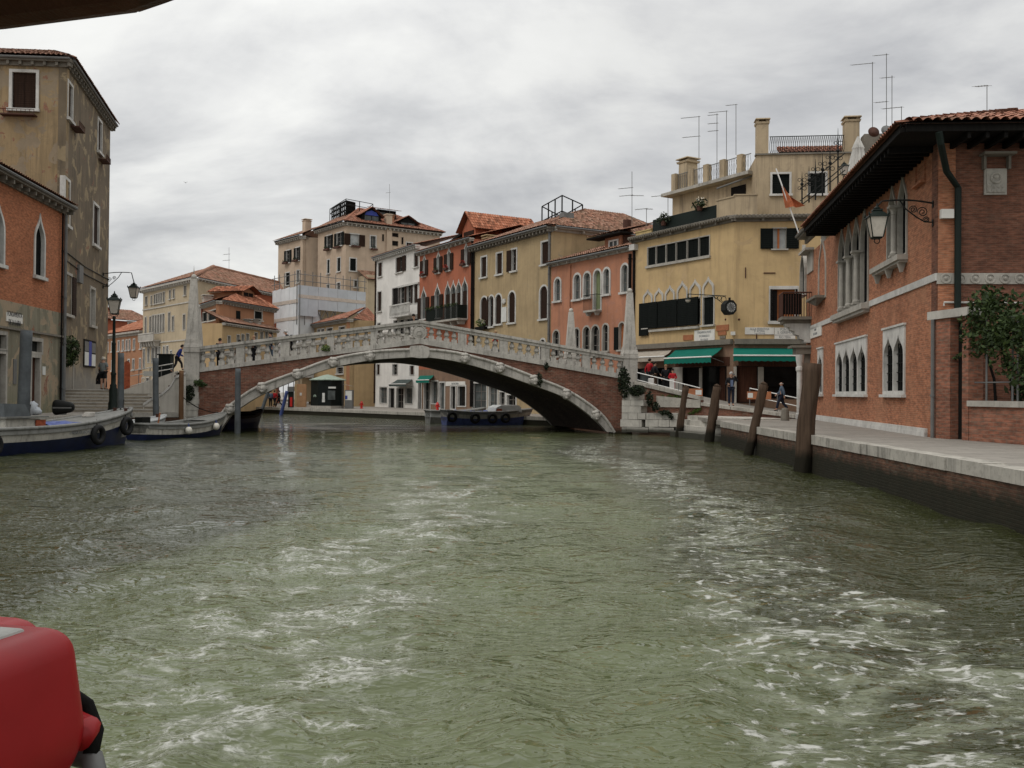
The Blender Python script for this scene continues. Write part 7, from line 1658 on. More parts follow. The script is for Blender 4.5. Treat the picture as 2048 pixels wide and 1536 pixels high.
sM = M @ Matrix.Translation((L_ * 0.56, -hb(0.56) - 0.02, sh(0.56) - 0.30)) @ Matrix.Rotation(math.atan2(-(hb(0.64) - hb(0.48)), L_ * 0.16) * -1, 4, 'Z') @ Matrix.Rotation(R(90), 4, 'X')
text('IMPRESA DI BOAT', 0.17, 'ink_soft', t, sM)
for s, lb in ((0.17, 'leftmost black tyre hung on the side of the big grey workboat'), (0.66, 'black tyre hung amidships on the big grey workboat, after the lettering'), (0.88, 'black tyre at the bow of the big grey workboat')): tyre(M, s, L_, hb, sh, -1, lb, 'tyres on the big grey workboat', 0.40, 0.5)
# outboard engine standing on the quay edge
op = Vector((-20.95, 44.4, HQ)); t2 = empty('outboard_motor', T(op.x, op.y, HQ, 0.2)); tag(t2, 'dark grey outboard motor cowl standing on the left quay behind the workboat', 'outboard motor')
q = rbox(0.95, 0.55, 0.55, 0.2, 4)
for i, v in enumerate(q.v): q.v[i] = (v[0] + 0.0, v[1], v[2] * (1.1 - 0.35 * (v[0] / 0.5)) + 0.35)
q.build('cowl', 'iron', t2, None, True); MB().box(-0.12, 0.12, -0.1, 0.1, 0.0, 0.1).build('bracket', 'zinc', t2); MB().box(-0.4, 0.42, -0.285, -0.272, 0.3, 0.36).build('stripe', 'zinc', t2)
# 2: blue and white boat
t, M, L_, hb, sh = boat('dinghy', (-17.05, 43.2), (-15.15, 50.2), 1.75, 0.74, 0.66, 1.12, 'small blue and white motorboat with two pale buoys moored by the left bridge end', fore=0.66)
q = MB(); o_ = [(L_ * (0.47 + 0.17 * (1 + math.cos(a)) / 2 * 2 - 0.17), 0.5 * math.sin(a)) for a in [2 * math.pi * i / 16 for i in range(16)]]
MB().box(L_ * 0.30, L_ * 0.34, -hb(0.3) * 0.93, hb(0.3) * 0.93, 0.55, 0.6).build('thwart', 'boat_pale', t, M)
for s, lb in ((0.34, 'pale round buoy hung amidships on the small blue boat'), (0.68, 'pale round buoy hung near the bow of the small blue boat')): buoy(M, s, L_, hb, sh, -1, lb, 'buoys on the small blue boat')
MB().tube([(L_ * 0.12, -0.5, 0.7), (L_ * 0.13, -0.55, 1.25)], 0.035, 8).build('flagstaff', 'sign_orange', t, M)
MB().box(L_ * 0.02, L_ * 0.10, -0.2, 0.2, 0.45, 1.05).build('engine_cover', 'iron', t, M)
# 3: grey skiff behind
t, M, L_, hb, sh = boat('skiff', (-19.2, 45.0), (-18.0, 49.4), 1.15, 0.72, 0.7, 0.98, 'pale grey skiff tucked between the big workboat and the stair parapet', blue='boat_grey', strake='boat_pale', deck='boat_pale', fore=0.6)
for s in (0.35, 0.86): MB().box(L_ * s - 0.06, L_ * s + 0.06, -0.08, 0.08, sh(s), sh(s) + 0.2).build('cleat', 'rust', t, M)
# 4: dark barge under the left of the arch
t, M, L_, hb, sh = boat('barge', (-17.0, 55.6), (-15.9, 60.4), 1.3, 0.75, 0.72, 1.1, 'dark blue barge lying under the left side of the arch', fore=0.7, deck='iron', strake='boat_blue', rub=0.1)
# 5: workboat seen under the bridge on the right
t, M, L_, hb, sh = boat('workboat', (-4.75, 66.8), (1.5, 69.6), 2.0, 1.05, 0.92, 1.15, 'blue hulled workboat with white tarpaulin seen through the arch on the right', blue='tarp_blue', fore=0.8)
q = MB()
for k in range(5): pass
for i, (s, lb) in enumerate(((0.04, 'tyre at the stern of the boat seen through the arch'), (0.28, 'second tyre from the stern of the boat seen through the arch'), (0.47, 'third tyre from the stern of the boat seen through the arch'), (0.62, 'tyre nearest the bow of the boat seen through the arch'))): tyre(M, s, L_, hb, sh, -1, lb, 'tyres on the boat under the bridge', 0.38, 0.42)
q = MB(); nx_, ny_ = 14, 8; vs = []
for i in range(nx_):
    for j in range(ny_): s = 0.1 + 0.4 * i / (nx_ - 1); vs.append((L_ * s, (j / (ny_ - 1) - 0.5) * 1.7, sh(s) - 0.02 + 0.22 * abs(noise.noise(Vector((i * 0.6, j * 0.7, 5))))))
q.add(vs, [(i * ny_ + j, (i + 1) * ny_ + j, (i + 1) * ny_ + j + 1, i * ny_ + j + 1) for i in range(nx_ - 1) for j in range(ny_ - 1)]); q.build('tarpaulin', 'tarp_blue', t, M, True)
q = MB(); pr = [(0.0, 0.0), (0.05, 0.30), (0.25, 0.46), (0.9, 0.46), (1.0, 0.34), (1.05, 0)]
Mq = M @ Matrix.Translation((L_ * 0.52, 0, sh(0.55) - 0.02)); q.plate([(x * 2.0, z * 1.1) for x, z in pr], [], -0.8, 0.8); q.build('cabin', 'boat_pale', t, Mq)
MB().box(0.1, 0.5, -0.83, -0.81, 0.05, 0.25).build('hatch_panel', 'rust_red', t, Mq)
# grey covered boat beyond its stern
t, M, L_, hb, sh = boat('covered_boat', (-6.2, 70.2), (-2.0, 72.6), 1.5, 0.95, 0.9, 1.15, 'grey boat under a cover moored beyond the blue workboat at the far quay', blue='boat_grey', strake='boat_pale', fore=0.2)
# ---- street lamps
def lantern(parent, M, s=1.0, up=True):
    """four sided lantern, base at the origin when up, hanging below the origin otherwise"""
    z0 = 0.0 if up else -0.98 * s
    b = lambda q, z, a: q
    gl_ = MB().frustum(0, 0, z0 + 0.10 * s, z0 + 0.62 * s, 0.13 * s, 0.13 * s, 0.22 * s, 0.22 * s).build('lamp_glass', 'lamp_glass', parent, M)
    q = MB()
    for sx in (-1, 1):
        for sy in (-1, 1): q.tube([(sx * 0.135 * s, sy * 0.135 * s, z0 + 0.09 * s), (sx * 0.228 * s, sy * 0.228 * s, z0 + 0.63 * s)], 0.016 * s, 5)
    q.frustum(0, 0, z0 + 0.05 * s, z0 + 0.098 * s, 0.1 * s, 0.1 * s, 0.145 * s, 0.145 * s).frustum(0, 0, z0 + 0.622 * s, z0 + 0.66 * s, 0.27 * s, 0.27 * s, 0.25 * s, 0.25 * s)
    q.frustum(0, 0, z0 + 0.662 * s, z0 + 0.80 * s, 0.24 * s, 0.24 * s, 0.1 * s, 0.1 * s).frustum(0, 0, z0 + 0.802 * s, z0 + 0.84 * s, 0.13 * s, 0.13 * s, 0.12 * s, 0.12 * s).lathe([(0.07 * s, z0 + 0.842 * s), (0.09 * s, z0 + 0.88 * s), (0.03 * s, z0 + 0.93 * s), (0.012 * s, z0 + 1.02 * s)], 8)
    for sx in (-1, 1):
        for sy in (-1, 1): q.lathe([(0.02 * s, 0), (0.03 * s, 0.03 * s), (0.004, 0.09 * s)], 6, (sx * 0.25 * s, sy * 0.25 * s, z0 + 0.66 * s))
    if not up: q.torus((0, 0, z0 - 0.0 * s), 0.07 * s, 0.012 * s, 'y', 12, 5)
    q.build('lamp_frame', 'iron_green', parent, M)
lp = at(226, 824, 49.0); t = empty('street_lamp', T(lp.x, lp.y, HQ, 0.3)); tag(t, 'tall dark green cast iron street lamp at the foot of the left steps', 'street lamp')
zt_l = at(234, 632, 49.0).z - HQ; ztop_l = at(235, 582, 49.0).z - HQ; dxl = 0.0
MB().lathe([(0.30, 0), (0.30, 0.12), (0.24, 0.2), (0.24, 0.5), (0.20, 0.6), (0.21, 1.2), (0.16, 1.32), (0.17, 1.42), (0.12, 1.5), (0.12, 1.95), (0.15, 2.0), (0.10, 2.1), (0.095, 3.5), (0.11, 3.55), (0.08, 3.65), (0.065, zt_l - 0.15), (0.09, zt_l - 0.1), (0.06, zt_l)], 14).build('post', 'iron_green', t, None, True)
q = MB().tube([(-0.12, 0, zt_l - 0.02), (-0.22, 0, zt_l + 0.1), (-0.2, 0, zt_l + 0.2)], 0.015, 5).tube([(0.12, 0, zt_l - 0.02), (0.22, 0, zt_l + 0.1), (0.2, 0, zt_l + 0.2)], 0.015, 5).build('bracket', 'iron_green', t)
lantern(t, WM[t.name] @ Matrix.Translation((0, 0, zt_l)), (ztop_l - zt_l) / 1.02)
def arm_lamp(name, F, uw, zw, reach, label, s, arm_h=0.7, drop=0.2, scroll=1, mat='iron'):
    """lantern on a scrolled bracket standing out from wall plane F at (uw, zw)"""
    M = F.M @ Matrix.Translation((uw, 0, zw)) @ Matrix.Rotation(R(-90), 4, 'Z')      # local x points out of the wall
    t = empty(name, M); tag(t, label, 'lamp')
    q = MB(); pts = []
    for i in range(13):
        a = i / 12; pts.append((reach * a, 0, 0.22 * math.sin(a * math.pi * 0.55) * (1 - 0.6 * a) + (-drop if a > 0.97 else 0)))
    q.tube(pts, 0.028, 6).tube([(0, 0, -arm_h), (reach * 0.16, 0, -arm_h + 0.02), (reach * 0.3, 0, -arm_h * 0.72), (reach * 0.5, 0, -arm_h * 0.25), (reach * 0.6, 0, 0.12)], 0.022, 6)
    for cx, cz, r_ in ((reach * 0.2, -arm_h * 0.45, 0.16), (reach * 0.36, -arm_h * 0.3, 0.12), (reach * 0.13, -arm_h * 0.85, 0.09)):
        sp = [(cx + r_ * (1 - k / 22) * math.cos(k * 0.62), 0, cz + r_ * (1 - k / 22) * math.sin(k * 0.62)) for k in range(20)]; q.tube(sp, 0.016, 5)
    for z in (0, -arm_h): q.box(-0.01, 0.05, -0.05, 0.05, z - 0.12, z + 0.08)
    q.build('bracket', mat, t)
    lantern(t, M @ Matrix.Translation((reach, 0, pts[-1][2] + 0.06)), s, False); return t
# on the corner of the tall grey house: arm reaches to the right over the steps
cL = at(206, 548, 61.5); fL = Fac((cL.x - 0.0, cL.y), (cL.x + 0.25, cL.y + 3.0))
t = arm_lamp('wall_lamp', Fac(Vector((cL.x, cL.y)) , Vector((cL.x + 0.001, cL.y + 3.0))), 0.0, cL.z, at(268, 560, 61.5).x - cL.x, 'iron bracket lamp reaching from the tall grey house over the left steps', 1.18, 0.82, 0.62)
# on the corner of the gothic house
uL, zL = FH.uz(1868, 407); arm_lamp('wall_lamp', FH, uL, zL, 1.62, 'black iron bracket lantern on the corner of the orange gothic house', 1.12, 0.56, 0.14)
# ---- clock and sign lamp on the yellow corner
ck = at(1459, 615, 57.3); t = empty('clock', T(ck.x, ck.y, ck.z, R(18))); tag(t, 'dark framed round street clock on the corner of the yellow house', 'clock')
MB().plate([(0.42 * math.cos(R(22.5 + 45 * i)) * 1.0, 0.47 * math.sin(R(22.5 + 45 * i))) for i in range(8)], [], -0.18, 0.35).box(-0.05, 0.05, -0.05, 0.05, 0.40, 0.6).build('case', 'iron', t)
dial = MB().plate([(0.30 * math.cos(2 * math.pi * i / 28), 0.30 * math.sin(2 * math.pi * i / 28)) for i in range(28)], [], -0.20, -0.182).build('dial', 'zinc', t)
q = MB()
for i in range(12): a = 2 * math.pi * i / 12; q.tube([(0.21 * math.sin(a), -0.205, 0.21 * math.cos(a)), (0.275 * math.sin(a), -0.205, 0.275 * math.cos(a))], 0.014, 4)
q.build('numeral_marks', 'paper', dial)
MB().tube([(0, -0.21, 0), (0.11, -0.21, -0.08)], 0.014, 4).tube([(0, -0.21, 0), (-0.05, -0.21, 0.22)], 0.01, 4).build('hands', 'black', dial)
FYo = FY.off(0.75); a = at(1452, 592, 57.5); b = FY.off(0.9).uz(1376, 588); bp = FY.off(0.9).world(b[0], 0)
t = empty('sign_lamp', Matrix.Translation(a)); tag(t, 'small green shaded lamp on a long scrolled arm across the yellow house', 'lamp')
e_ = Vector((bp.x, bp.y, b[1])) - a
q = MB().tube([(0, 0, 0), e_], 0.03, 6)
for k in range(3): q.torus(tuple(e_ * (0.06 + 0.10 * k) + Vector((0, 0, -0.2 + 0.05 * k))), 0.16 - 0.035 * k, 0.018, 'y', 14, 5)
q.tube([(0, 0, -0.55), e_ * 0.1 + Vector((0, 0, -0.42)), e_ * 0.34 + Vector((0, 0, -0.03))], 0.022, 5); q.build('bracket', 'iron_green', t)
MB().lathe([(0.04, 0.0), (0.05, -0.22), (0.12, -0.26), (0.2, -0.36)], 12, tuple(e_)).build('lamp_cap', 'iron_green', t); MB().ball(tuple(e_ + Vector((0, 0, -0.40))), 0.17, 12, 8, (1, 1, 0.8)).build('lamp_shade', 'lamp_glass', t, None, True)
# ---- writing on the yellow house
def wall_sign(F, px, lines, label, mat='sign_white', ink='ink_soft', ts=0.2, sx=1.0, arrow=False, th=0.05, div=None, align=None):
    u0, u1, z0, z1 = F.box(px); M = F.M @ Matrix.Translation(((u0 + u1) / 2, 0, (z0 + z1) / 2)); t = empty('wall_sign', M); tag(t, label, 'sign'); w_, h_ = (u1 - u0) / 2, (z1 - z0) / 2
    MB().box(-w_, w_, -th, -0.002, -h_, h_).build('panel', mat, t)
    for s_, zz, k in lines: text(s_, ts * k, ink, t, M @ Matrix.Translation((0, -th - 0.004, zz * h_)) @ Matrix.Rotation(R(90), 4, 'X'), sx=sx)
    if arrow: MB().box(-w_ * 0.35, w_ * 0.3, -th - 0.008, -th - 0.002, -h_ * 0.72, -h_ * 0.64).plate([(w_ * 0.3, -h_ * 0.8), (w_ * 0.4, -h_ * 0.68), (w_ * 0.3, -h_ * 0.56)], [], -th - 0.008, -th - 0.002).build('arrow', ink, t)
    if div is not None: MB().box(-w_, w_, -th - 0.006, -th - 0.002, div * h_ - 0.012, div * h_ + 0.012).build('divider', ink, t)
    return t
wall_sign(FY, c7(798, 1097, 1000, 1224), (('FONDAMENTA E PONTE', 0.6, 1), ('DE CANAREGIO O', 0.02, 1), ('DE LE GUGLIE', -0.58, 1)), 'white stone plaque lettered FONDAMENTA E PONTE DE CANAREGIO, yellow house', ts=0.19, sx=0.6)
wall_sign(FY, c7(685, 1148, 783, 1200), (('HOTEL', 0.3, 1), ('BAR', -0.4, 1)) if False else (), 'small orange plate left of the white street plaque on the yellow house', 'sign_orange')
wall_sign(FY, c7(1015, 1048, 1138, 1106), (), 'larger orange plate above two smaller ones at the yellow corner', 'sign_orange')
wall_sign(FY, c7(1032, 1112, 1115, 1150), (), 'narrow orange plate under the larger orange plate at the corner', 'sign_orange')
wall_sign(FY, c7(1052, 1160, 1107, 1186), (), 'little grey plate lowest of the corner plates', 'stone_dark')
wall_sign(FY2, c7(1155, 1116, 1198, 1152), (), 'white box on the wall just right of the yellow corner', 'sign_white', th=0.2)
wall_sign(FY2, c7(1298, 1073, 1588, 1143), (('ALLA FERROVIA', 0.5, 1), ('P. ROMA', -0.15, 1)), 'long white direction board reading ALLA FERROVIA with an arrow', ts=0.19, sx=0.85, arrow=True)
wall_sign(FY2, c7(1592, 1075, 1800, 1218), (('PONTE', 0.72, 1.1), ('S. GEREMIA', 0.3, 1.1), ('RIO TERA', -0.35, 1), ('S. LEONARDO', -0.75, 1)), 'white double street board behind the corner balcony reading RIO TERA S. LEONARDO', ts=0.20, sx=0.8, div=-0.05)
# ---- awnings
def awning(F, wall_l, wall_r, wz, bar_l, bar_r, bz, out, mat, label, val=0.36, scallop=True):
    """cloth from the wall line down to a front bar, with a valance"""
    Fo = F.off(out); ul, ur = F.u(wall_l, wz), F.u(wall_r, wz); zw = F.z((wall_l + wall_r) / 2, wz); bl_, br = Fo.u(bar_l, bz), Fo.u(bar_r, bz); zb = Fo.z((bar_l + bar_r) / 2, bz)
    t = empty('awning', F.M @ Matrix.Translation((ul, 0, zb))); tag(t, label, 'awning', 'shop awnings of the yellow house' if F in (FY, FY2) else None); M = F.M
    n = 14; vs = []
    for i in range(n + 1):
        k = i / n; vs += [(ul + (ur - ul) * k, -0.02, zw), (ul + (ur - ul) * k * 0.5 + (bl_ + (br - bl_) * k) * 0.5 - ul * 0.5 + ul * 0.5 - (ul + (ur - ul) * k) * 0.0, -out * 0.5, (zw + zb) / 2 - 0.05), (bl_ + (br - bl_) * k, -out, zb)]
        vs[-2] = ((vs[-3][0] + vs[-1][0]) / 2, -out * 0.5, (zw + zb) / 2 - 0.05)
    fs = []
    for i in range(n): fs += [(3 * i + 1, 3 * i + 4, 3 * i + 3, 3 * i), (3 * i + 2, 3 * i + 5, 3 * i + 4, 3 * i + 1)]
    q = MB().add(vs, fs); q.add([(v[0], v[1], v[2] - 0.02) for v in vs], [f[::-1] for f in fs]); q.build('cloth', mat, t, M)
    pts = [(bl_, zb - 0.03), (br, zb - 0.03)]; m_ = int((br - bl_) / 0.18)
    low = []
    for i in range(m_ + 1): low.append((br - (br - bl_) * i / m_, zb - val + (0.05 if i % 2 and scallop else 0)))
    MB().plate(pts + low, [], -out - 0.02, -out - 0.005).build('valance', mat, t, M)
    MB().tube([(bl_ - 0.03, -out - 0.02, zb), (br + 0.03, -out - 0.02, zb)], 0.045, 8).build('front_bar', 'white_paint', t, M)
    MB().tube([(bl_ + 0.2, -out, zb), (ul + 0.1 + (bl_ - ul) * 0.3, -0.05, zb - 0.3)], 0.025, 5).tube([(br - 0.2, -out, zb), (ur - 0.1 + (br - ur) * 0.3, -0.05, zb - 0.3)], 0.025, 5).build('arms', 'zinc', t, M)
awning(FY, 1352, 1446, 697, 1329, 1422, 715, 1.7, 'awning_green', 'teal green awning over the shop door left of the yellow corner', 0.38)
awning(FY2, 1467, 1600, 696, 1467, 1606, 711, 1.5, 'awning_green', 'long teal green awning over the shop right of the yellow corner', 0.36)
awning(FY, 1272, 1345, 701, 1262, 1328, 714, 1.2, 'awning_beige', 'faded beige awning beside the right bridge obelisk', 0.3, False)
F_a = FW; awning(FW, 795, 825, 759, 778, 812, 768, 1.2, 'awning_dark', 'dark awning on the white house shop seen under the arch', 0.25, False)
awning(FRd, 840, 868, 751, 832, 858, 760, 1.2, 'awning_green', 'small teal awning on the red house shop seen under the arch', 0.3)
wall_sign(FRd, (892, 763, 931, 772), (('PANE VINO BIRRERIA', 0.0, 1),), 'white shop sign board at the foot of the red house', ts=0.26, sx=0.6)
# ---- hand rails on the ramp
def handrail(F, pa, pb, n, label, y=0.2, gap=0.42, hgt=0.95):
    (ua, za), (ub, zb) = pa, pb; t = empty('handrail', F.M @ Matrix.Translation((ua, y, za))); tag(t, label, 'railing')
    MB().tube([(ua, y, za), (ub, y, zb)], 0.03, 6).tube([(ua, y, za - gap), (ub, y, zb - gap)], 0.026, 6).build('rail', 'white_paint', t, F.M)
    for i in range(n): k = i / (n - 1); u = ua + (ub - ua) * k; z = za + (zb - za) * k; MB().tube([(u, y, z), (u, y, z - hgt)], 0.026, 6).build('rail_post', 'zinc', t, F.M)
handrail(FA, FA.uz(1272, 745), (FA.L * 0.97, FA.uz(1398, 776)[1]), 4, 'pale double handrail along the upper ramp beside the right obelisk')
handrail(FB, FB.uz(1480, 776), FB.uz(1594, 800), 3, 'pale double handrail along the lower ramp before the yellow shop', 1.2)
for i, (F_, u, z, lb) in enumerate(((FA, FA.u(1384, 785), FA.z(1384, 785), 'orange notice panel on the upper ramp handrail'), (FB, FB.u(1494, 790), FB.z(1494, 791), 'orange notice panel on the lower ramp handrail'))):
    t = empty('notice_sign', F_.M @ Matrix.Translation((u, 0.17 if i == 0 else 1.17, z))); tag(t, lb, 'panel'); MB().box(-0.55, 0.55 if i == 0 else 0.85, -0.01, 0.01, -0.2, 0.22).build('board', 'sign_orange', t); MB().box(0.15 if i == 0 else -0.5, 0.5 if i == 0 else -0.2, -0.016, -0.012, -0.12, 0.14).build('notice', 'paper', t)
# left approach: dark cabinet, brown board, rails
cb = at(332, 766, 58); t = empty('cabinet', T(cb.x, cb.y, cb.z - 0.15)); tag(t, 'tall dark green cabinet standing left of the left bridge obelisk', 'cabinet')
MB().box(-0.36, 0.36, -0.3, 0.3, 0.15, 1.85).build('body', 'kiosk_green', t); MB().box(-0.42, 0.42, -0.36, 0.36, 1.852, 1.92).build('lid', 'iron', t); MB().box(-0.42, 0.42, -0.36, 0.36, 0.02, 0.148).build('foot', 'rust', t)
bb = at(254, 772, 56); t = empty('board', T(bb.x, bb.y, 2.3, 0.4)); tag(t, 'rusty brown upright panel with a rounded top beside the street lamp', 'panel'); MB().plate([(-0.16, 0), (0.16, 0), (0.16, 1.5), (0.1, 1.66), (-0.05, 1.7), (-0.16, 1.6)], [], -0.04, 0.04).build('panel', 'rust_red', t)
RL = Fac(plan(255, 57), plan(345, 56)); t = empty('handrail', RL.M); tag(t, 'white double handrail climbing from the left steps towards the obelisk', 'railing')
za, zb = RL.z(257, 743), RL.z(345, 727)
MB().tube([(0, 0, za), (RL.L, 0, zb)], 0.03, 6).tube([(0, 0, za - 0.3), (RL.L, 0, zb - 0.3)], 0.03, 6).tube([(0, 0, za - 0.95), (RL.L, 0, zb - 0.6)], 0.03, 6).build('rail', 'white_paint', t)
for i in range(5): k = i / 4; MB().tube([(RL.L * k, 0, za + (zb - za) * k), (RL.L * k, 0, 2.2)], 0.024, 5).build('rail_post', 'zinc', t)
MB().box(RL.L * 0.36, RL.L * 0.62, -0.03, -0.01, za - 0.28, za + 0.02).build('rail_notice', 'paper', t)
# ---- far quay: kiosk, advertising box, hydrants, vending machine
kp = ground(650, 819, FQ); kd = kp.y; ks = kd / FPX; t = empty('kiosk', T(kp.x * 1.07, kp.y * 1.07 + 1.2, FQ)); tag(t, 'dark octagonal ticket kiosk with a green metal roof seen under the arch', 'kiosk')
r_ = 36 * ks; hk = (819 - 759) * ks
MB().prism([(r_ * math.cos(R(22.5 + 45 * i)), r_ * math.sin(R(22.5 + 45 * i))) for i in range(8)], 0.25, hk).build('wall', 'kiosk_green', t); MB().prism([(r_ * 1.02 * math.cos(R(22.5 + 45 * i)), r_ * 1.02 * math.sin(R(22.5 + 45 * i))) for i in range(8)], 0, 0.248).build('base', 'stone', t)
MB().lathe([(r_ * 1.12, hk + 0.003), (r_ * 1.12, hk + 0.08), (r_ * 0.3, hk + 0.5), (0.05, hk + 0.6)], 8).build('roof', 'copper_green', t)
for x, z, w_, h_, m_ in ((-0.05 * r_, 1.35, 0.12, 0.16, 'paper'), (-0.05 * r_, 1.02, 0.12, 0.16, 'paper'), (-0.05 * r_, 0.75, 0.14, 0.14, 'paper'), (0.42 * r_, 1.3, 0.36, 0.45, 'glass_grey'), (0.45 * r_, 2.05, 0.36, 0.09, 'paper')):
    MB().box(x - w_, x + w_, -r_ * 0.97, -r_ * 0.925 - 0.003, z - h_, z + h_).build('window' if m_ == 'glass_grey' else 'notice', m_, t)
MB().tube([(-0.66 * r_ + 0.02 * i, -r_ * 0.8, 1.1 + 0.3 * ((i * 37) % 10) / 10) for i in range(14)], 0.03, 4).build('painted_scrawl', 'copper_green', t, WM[t.name] @ Matrix.Translation((0, -0.1, 0)))
MB().add([(r_ * 0.95, -r_ * 0.5, hk - 0.35), (r_ * 1.55, -r_ * 0.6, hk - 0.55), (r_ * 1.55, r_ * 0.2, hk - 0.55), (r_ * 0.95, r_ * 0.2, hk - 0.35)], [(0, 1, 2, 3), (3, 2, 1, 0)]).build('side_awning', 'stone_pale', t)
def qbox(name, x0, y0, x1, y1, dep, mat, label, cat, extra=None):
    p = ground((x0 + x1) / 2, y1, FQ); k = p.y / FPX; w_, h_ = (x1 - x0) * k / 2, (y1 - y0) * k
    t = empty(name, T(p.x, p.y, FQ)); tag(t, label, cat); MB().box(-w_, w_, 0, dep, 0, h_).build('body', mat, t)
    if extra: extra(t, w_, h_)
    return t
qbox('advertising_column', 593, 768, 611, 814, 0.5, 'ply', 'plywood advertising box left of the dark kiosk', 'box', lambda t, w_, h_: (MB().box(-w_ * 1.5, -w_ - 0.003, 0.0, 0.4, 0.05, h_ * 0.98).build('side_panel', 'plaster_tan', t), MB().box(-w_ * 0.3, w_ * 0.15, -0.02, -0.003, h_ * 0.5, h_ * 0.62).build('notice', 'paper', t)))
qbox('ticket_machine', 576, 783, 586, 815, 0.4, 'kiosk_green', 'slim ticket machine with a pale hood left of the plywood box', 'machine', lambda t, w_, h_: (MB().box(-w_ * 1.15, w_ * 1.15, -0.15, 0.4, h_ + 0.003, h_ + 0.5).build('hood', 'zinc', t), MB().box(-w_ * 0.2, w_ * 0.7, -0.05, -0.003, 0.1, h_ * 0.65).build('panel', 'hydrant_red', t)))
qbox('vending_machine', 689, 780, 705, 817, 0.7, 'zinc', 'grey advertising panel machine right of the dark kiosk', 'machine', lambda t, w_, h_: (MB().box(-w_ * 0.8, w_ * 0.8, -0.03, -0.003, h_ * 0.45, h_ * 0.95).build('poster', 'paper', t), MB().box(-w_ * 0.8, -w_ * 0.3, -0.045, -0.032, h_ * 0.5, h_ * 0.7).build('sticker', 'poster_blue', t)))
for px, y0, y1, lb in ((723, 802, 817, 'red hydrant in front of the brick doorway beside the far machines'), (875, 804, 822, 'red hydrant at the foot of the red house on the far quay')):
    p = ground(px, y1, FQ); k = (y1 - y0) * p.y / FPX; t = MB().lathe([(0.22 * k, 0), (0.22 * k, 0.08 * k), (0.15 * k, 0.12 * k), (0.15 * k, 0.6 * k), (0.2 * k, 0.64 * k), (0.2 * k, 0.72 * k), (0.13 * k, 0.85 * k), (0.06 * k, k)], 12).tube([(-0.27 * k, 0, 0.52 * k), (0.27 * k, 0, 0.52 * k)], 0.08 * k, 8).build('fire_hydrant', 'hydrant_red', None, T(p.x, p.y, FQ)); tag(t, lb, 'hydrant', 'red hydrants on the far quay')
# ---- roof clutter: aerials, flag, parasol, dishes, iron stair rail
A_ = antenna
A_(1264, 343, 478, 70, ((375, 1237), (390, 1239), (391, 1287)), 'tall aerial with three booms on the pink house roof')
A_(1293, 417, 452, 68, ((417, 1270), (418, 1305)), 'low aerial with one wide boom beside the terrace of the yellow house')
A_(1336, 386, 430, 68, ((390, 1303), (388, 1348)), 'low aerial behind the terrace plants of the yellow house')
A_(1398, 232, 372, 64, ((233, 1362), (272, 1365)), 'aerial with two booms at the left end of the upper terrace')
A_(1434, 227, 360, 64, ((229, 1416), (246, 1416), (261, 1416)), 'aerial with three short booms on the upper terrace')
A_(1453, 221, 330, 64, ((222, 1418),), 'aerial with one long boom on the upper terrace')
A_(1472, 208, 310, 64, ((209, 1452),), 'aerial topped by a short boom left of the yellow tower chimney')
A_(1745, 124, 262, 58, ((126, 1703),), 'tall aerial with one long boom above the brown dish')
A_(1773, 107, 256, 58, ((109, 1748), (203, 1750)), 'tallest aerial, carrying two short booms, on the right roofs')
A_(1784, 151, 262, 58, ((154, 1762),), 'aerial with one short boom close beside the tallest aerial')
A_(1803, 213, 260, 58, ((214, 1765),), 'short aerial with a long boom just above the gothic house eaves')
A_(1974, 170, 232, 33, ((171, 1951),), 'lone thin aerial over the tiled roof at the far right', thick=0.6)
A_(458, 495, 540, 122, ((508, 447), (520, 446)), 'aerial with small crossbars on the palazzo roof')
A_(779, 368, 425, 134, ((385, 772),), 'thin aerial with a crossbar on the attic of the cream house')
fp0, fp1 = at(1598, 468, 50), at(1552, 337, 50); t = empty('flag', Matrix.Translation(fp0)); tag(t, 'limp orange red flag on a white pole leaning from the gothic house cornice', 'flag')
MB().tube([(0, 0, 0), fp1 - fp0], 0.035, 6).build('flagpole', 'white_paint', t)
q = MB(); a, b, c, d = at(1561, 364, 50) - fp0, at(1573, 415, 50) - fp0, at(1608, 413, 49.6) - fp0, at(1577, 390, 49.8) - fp0; nx_, ny_ = 9, 9; vs = []
for i in range(nx_):
    for j in range(ny_):
        s, r_2 = i / (nx_ - 1), j / (ny_ - 1); p = a.lerp(b, s).lerp(d.lerp(c, s), r_2); vs.append(p + Vector((0, 0.16 * math.sin(r_2 * 9 + s * 2) * (0.3 + s), 0)))
q.add(vs, [(i * ny_ + j, (i + 1) * ny_ + j, (i + 1) * ny_ + j + 1, i * ny_ + j + 1) for i in range(nx_ - 1) for j in range(ny_ - 1)]); mat_plain('flag_cloth', (0.42, 0.13, 0.06), 0.8, 0.1, var=0.35, scale=4); q.build('cloth', 'flag_cloth', t, None, True)
up = at(1716, 342, 56); ut = at(1716, 273, 56); k = 56 / FPX; t = empty('parasol', Matrix.Translation(up)); tag(t, 'closed cream parasol on the terrace behind the gothic house roof', 'parasol'); hp_ = ut.z - up.z
q = MB(); prof = [(17, 0), (15, 0.2), (12, 0.42), (9, 0.62), (10, 0.66), (6, 0.82), (1.5, 1.0)]; vs = []; n = 20
for r_2, z in prof:
    for j in range(n): a = 2 * math.pi * j / n; rr = r_2 * k * (1 + 0.22 * (1 if j % 2 else -1)); vs.append((rr * math.cos(a), rr * math.sin(a), z * hp_))
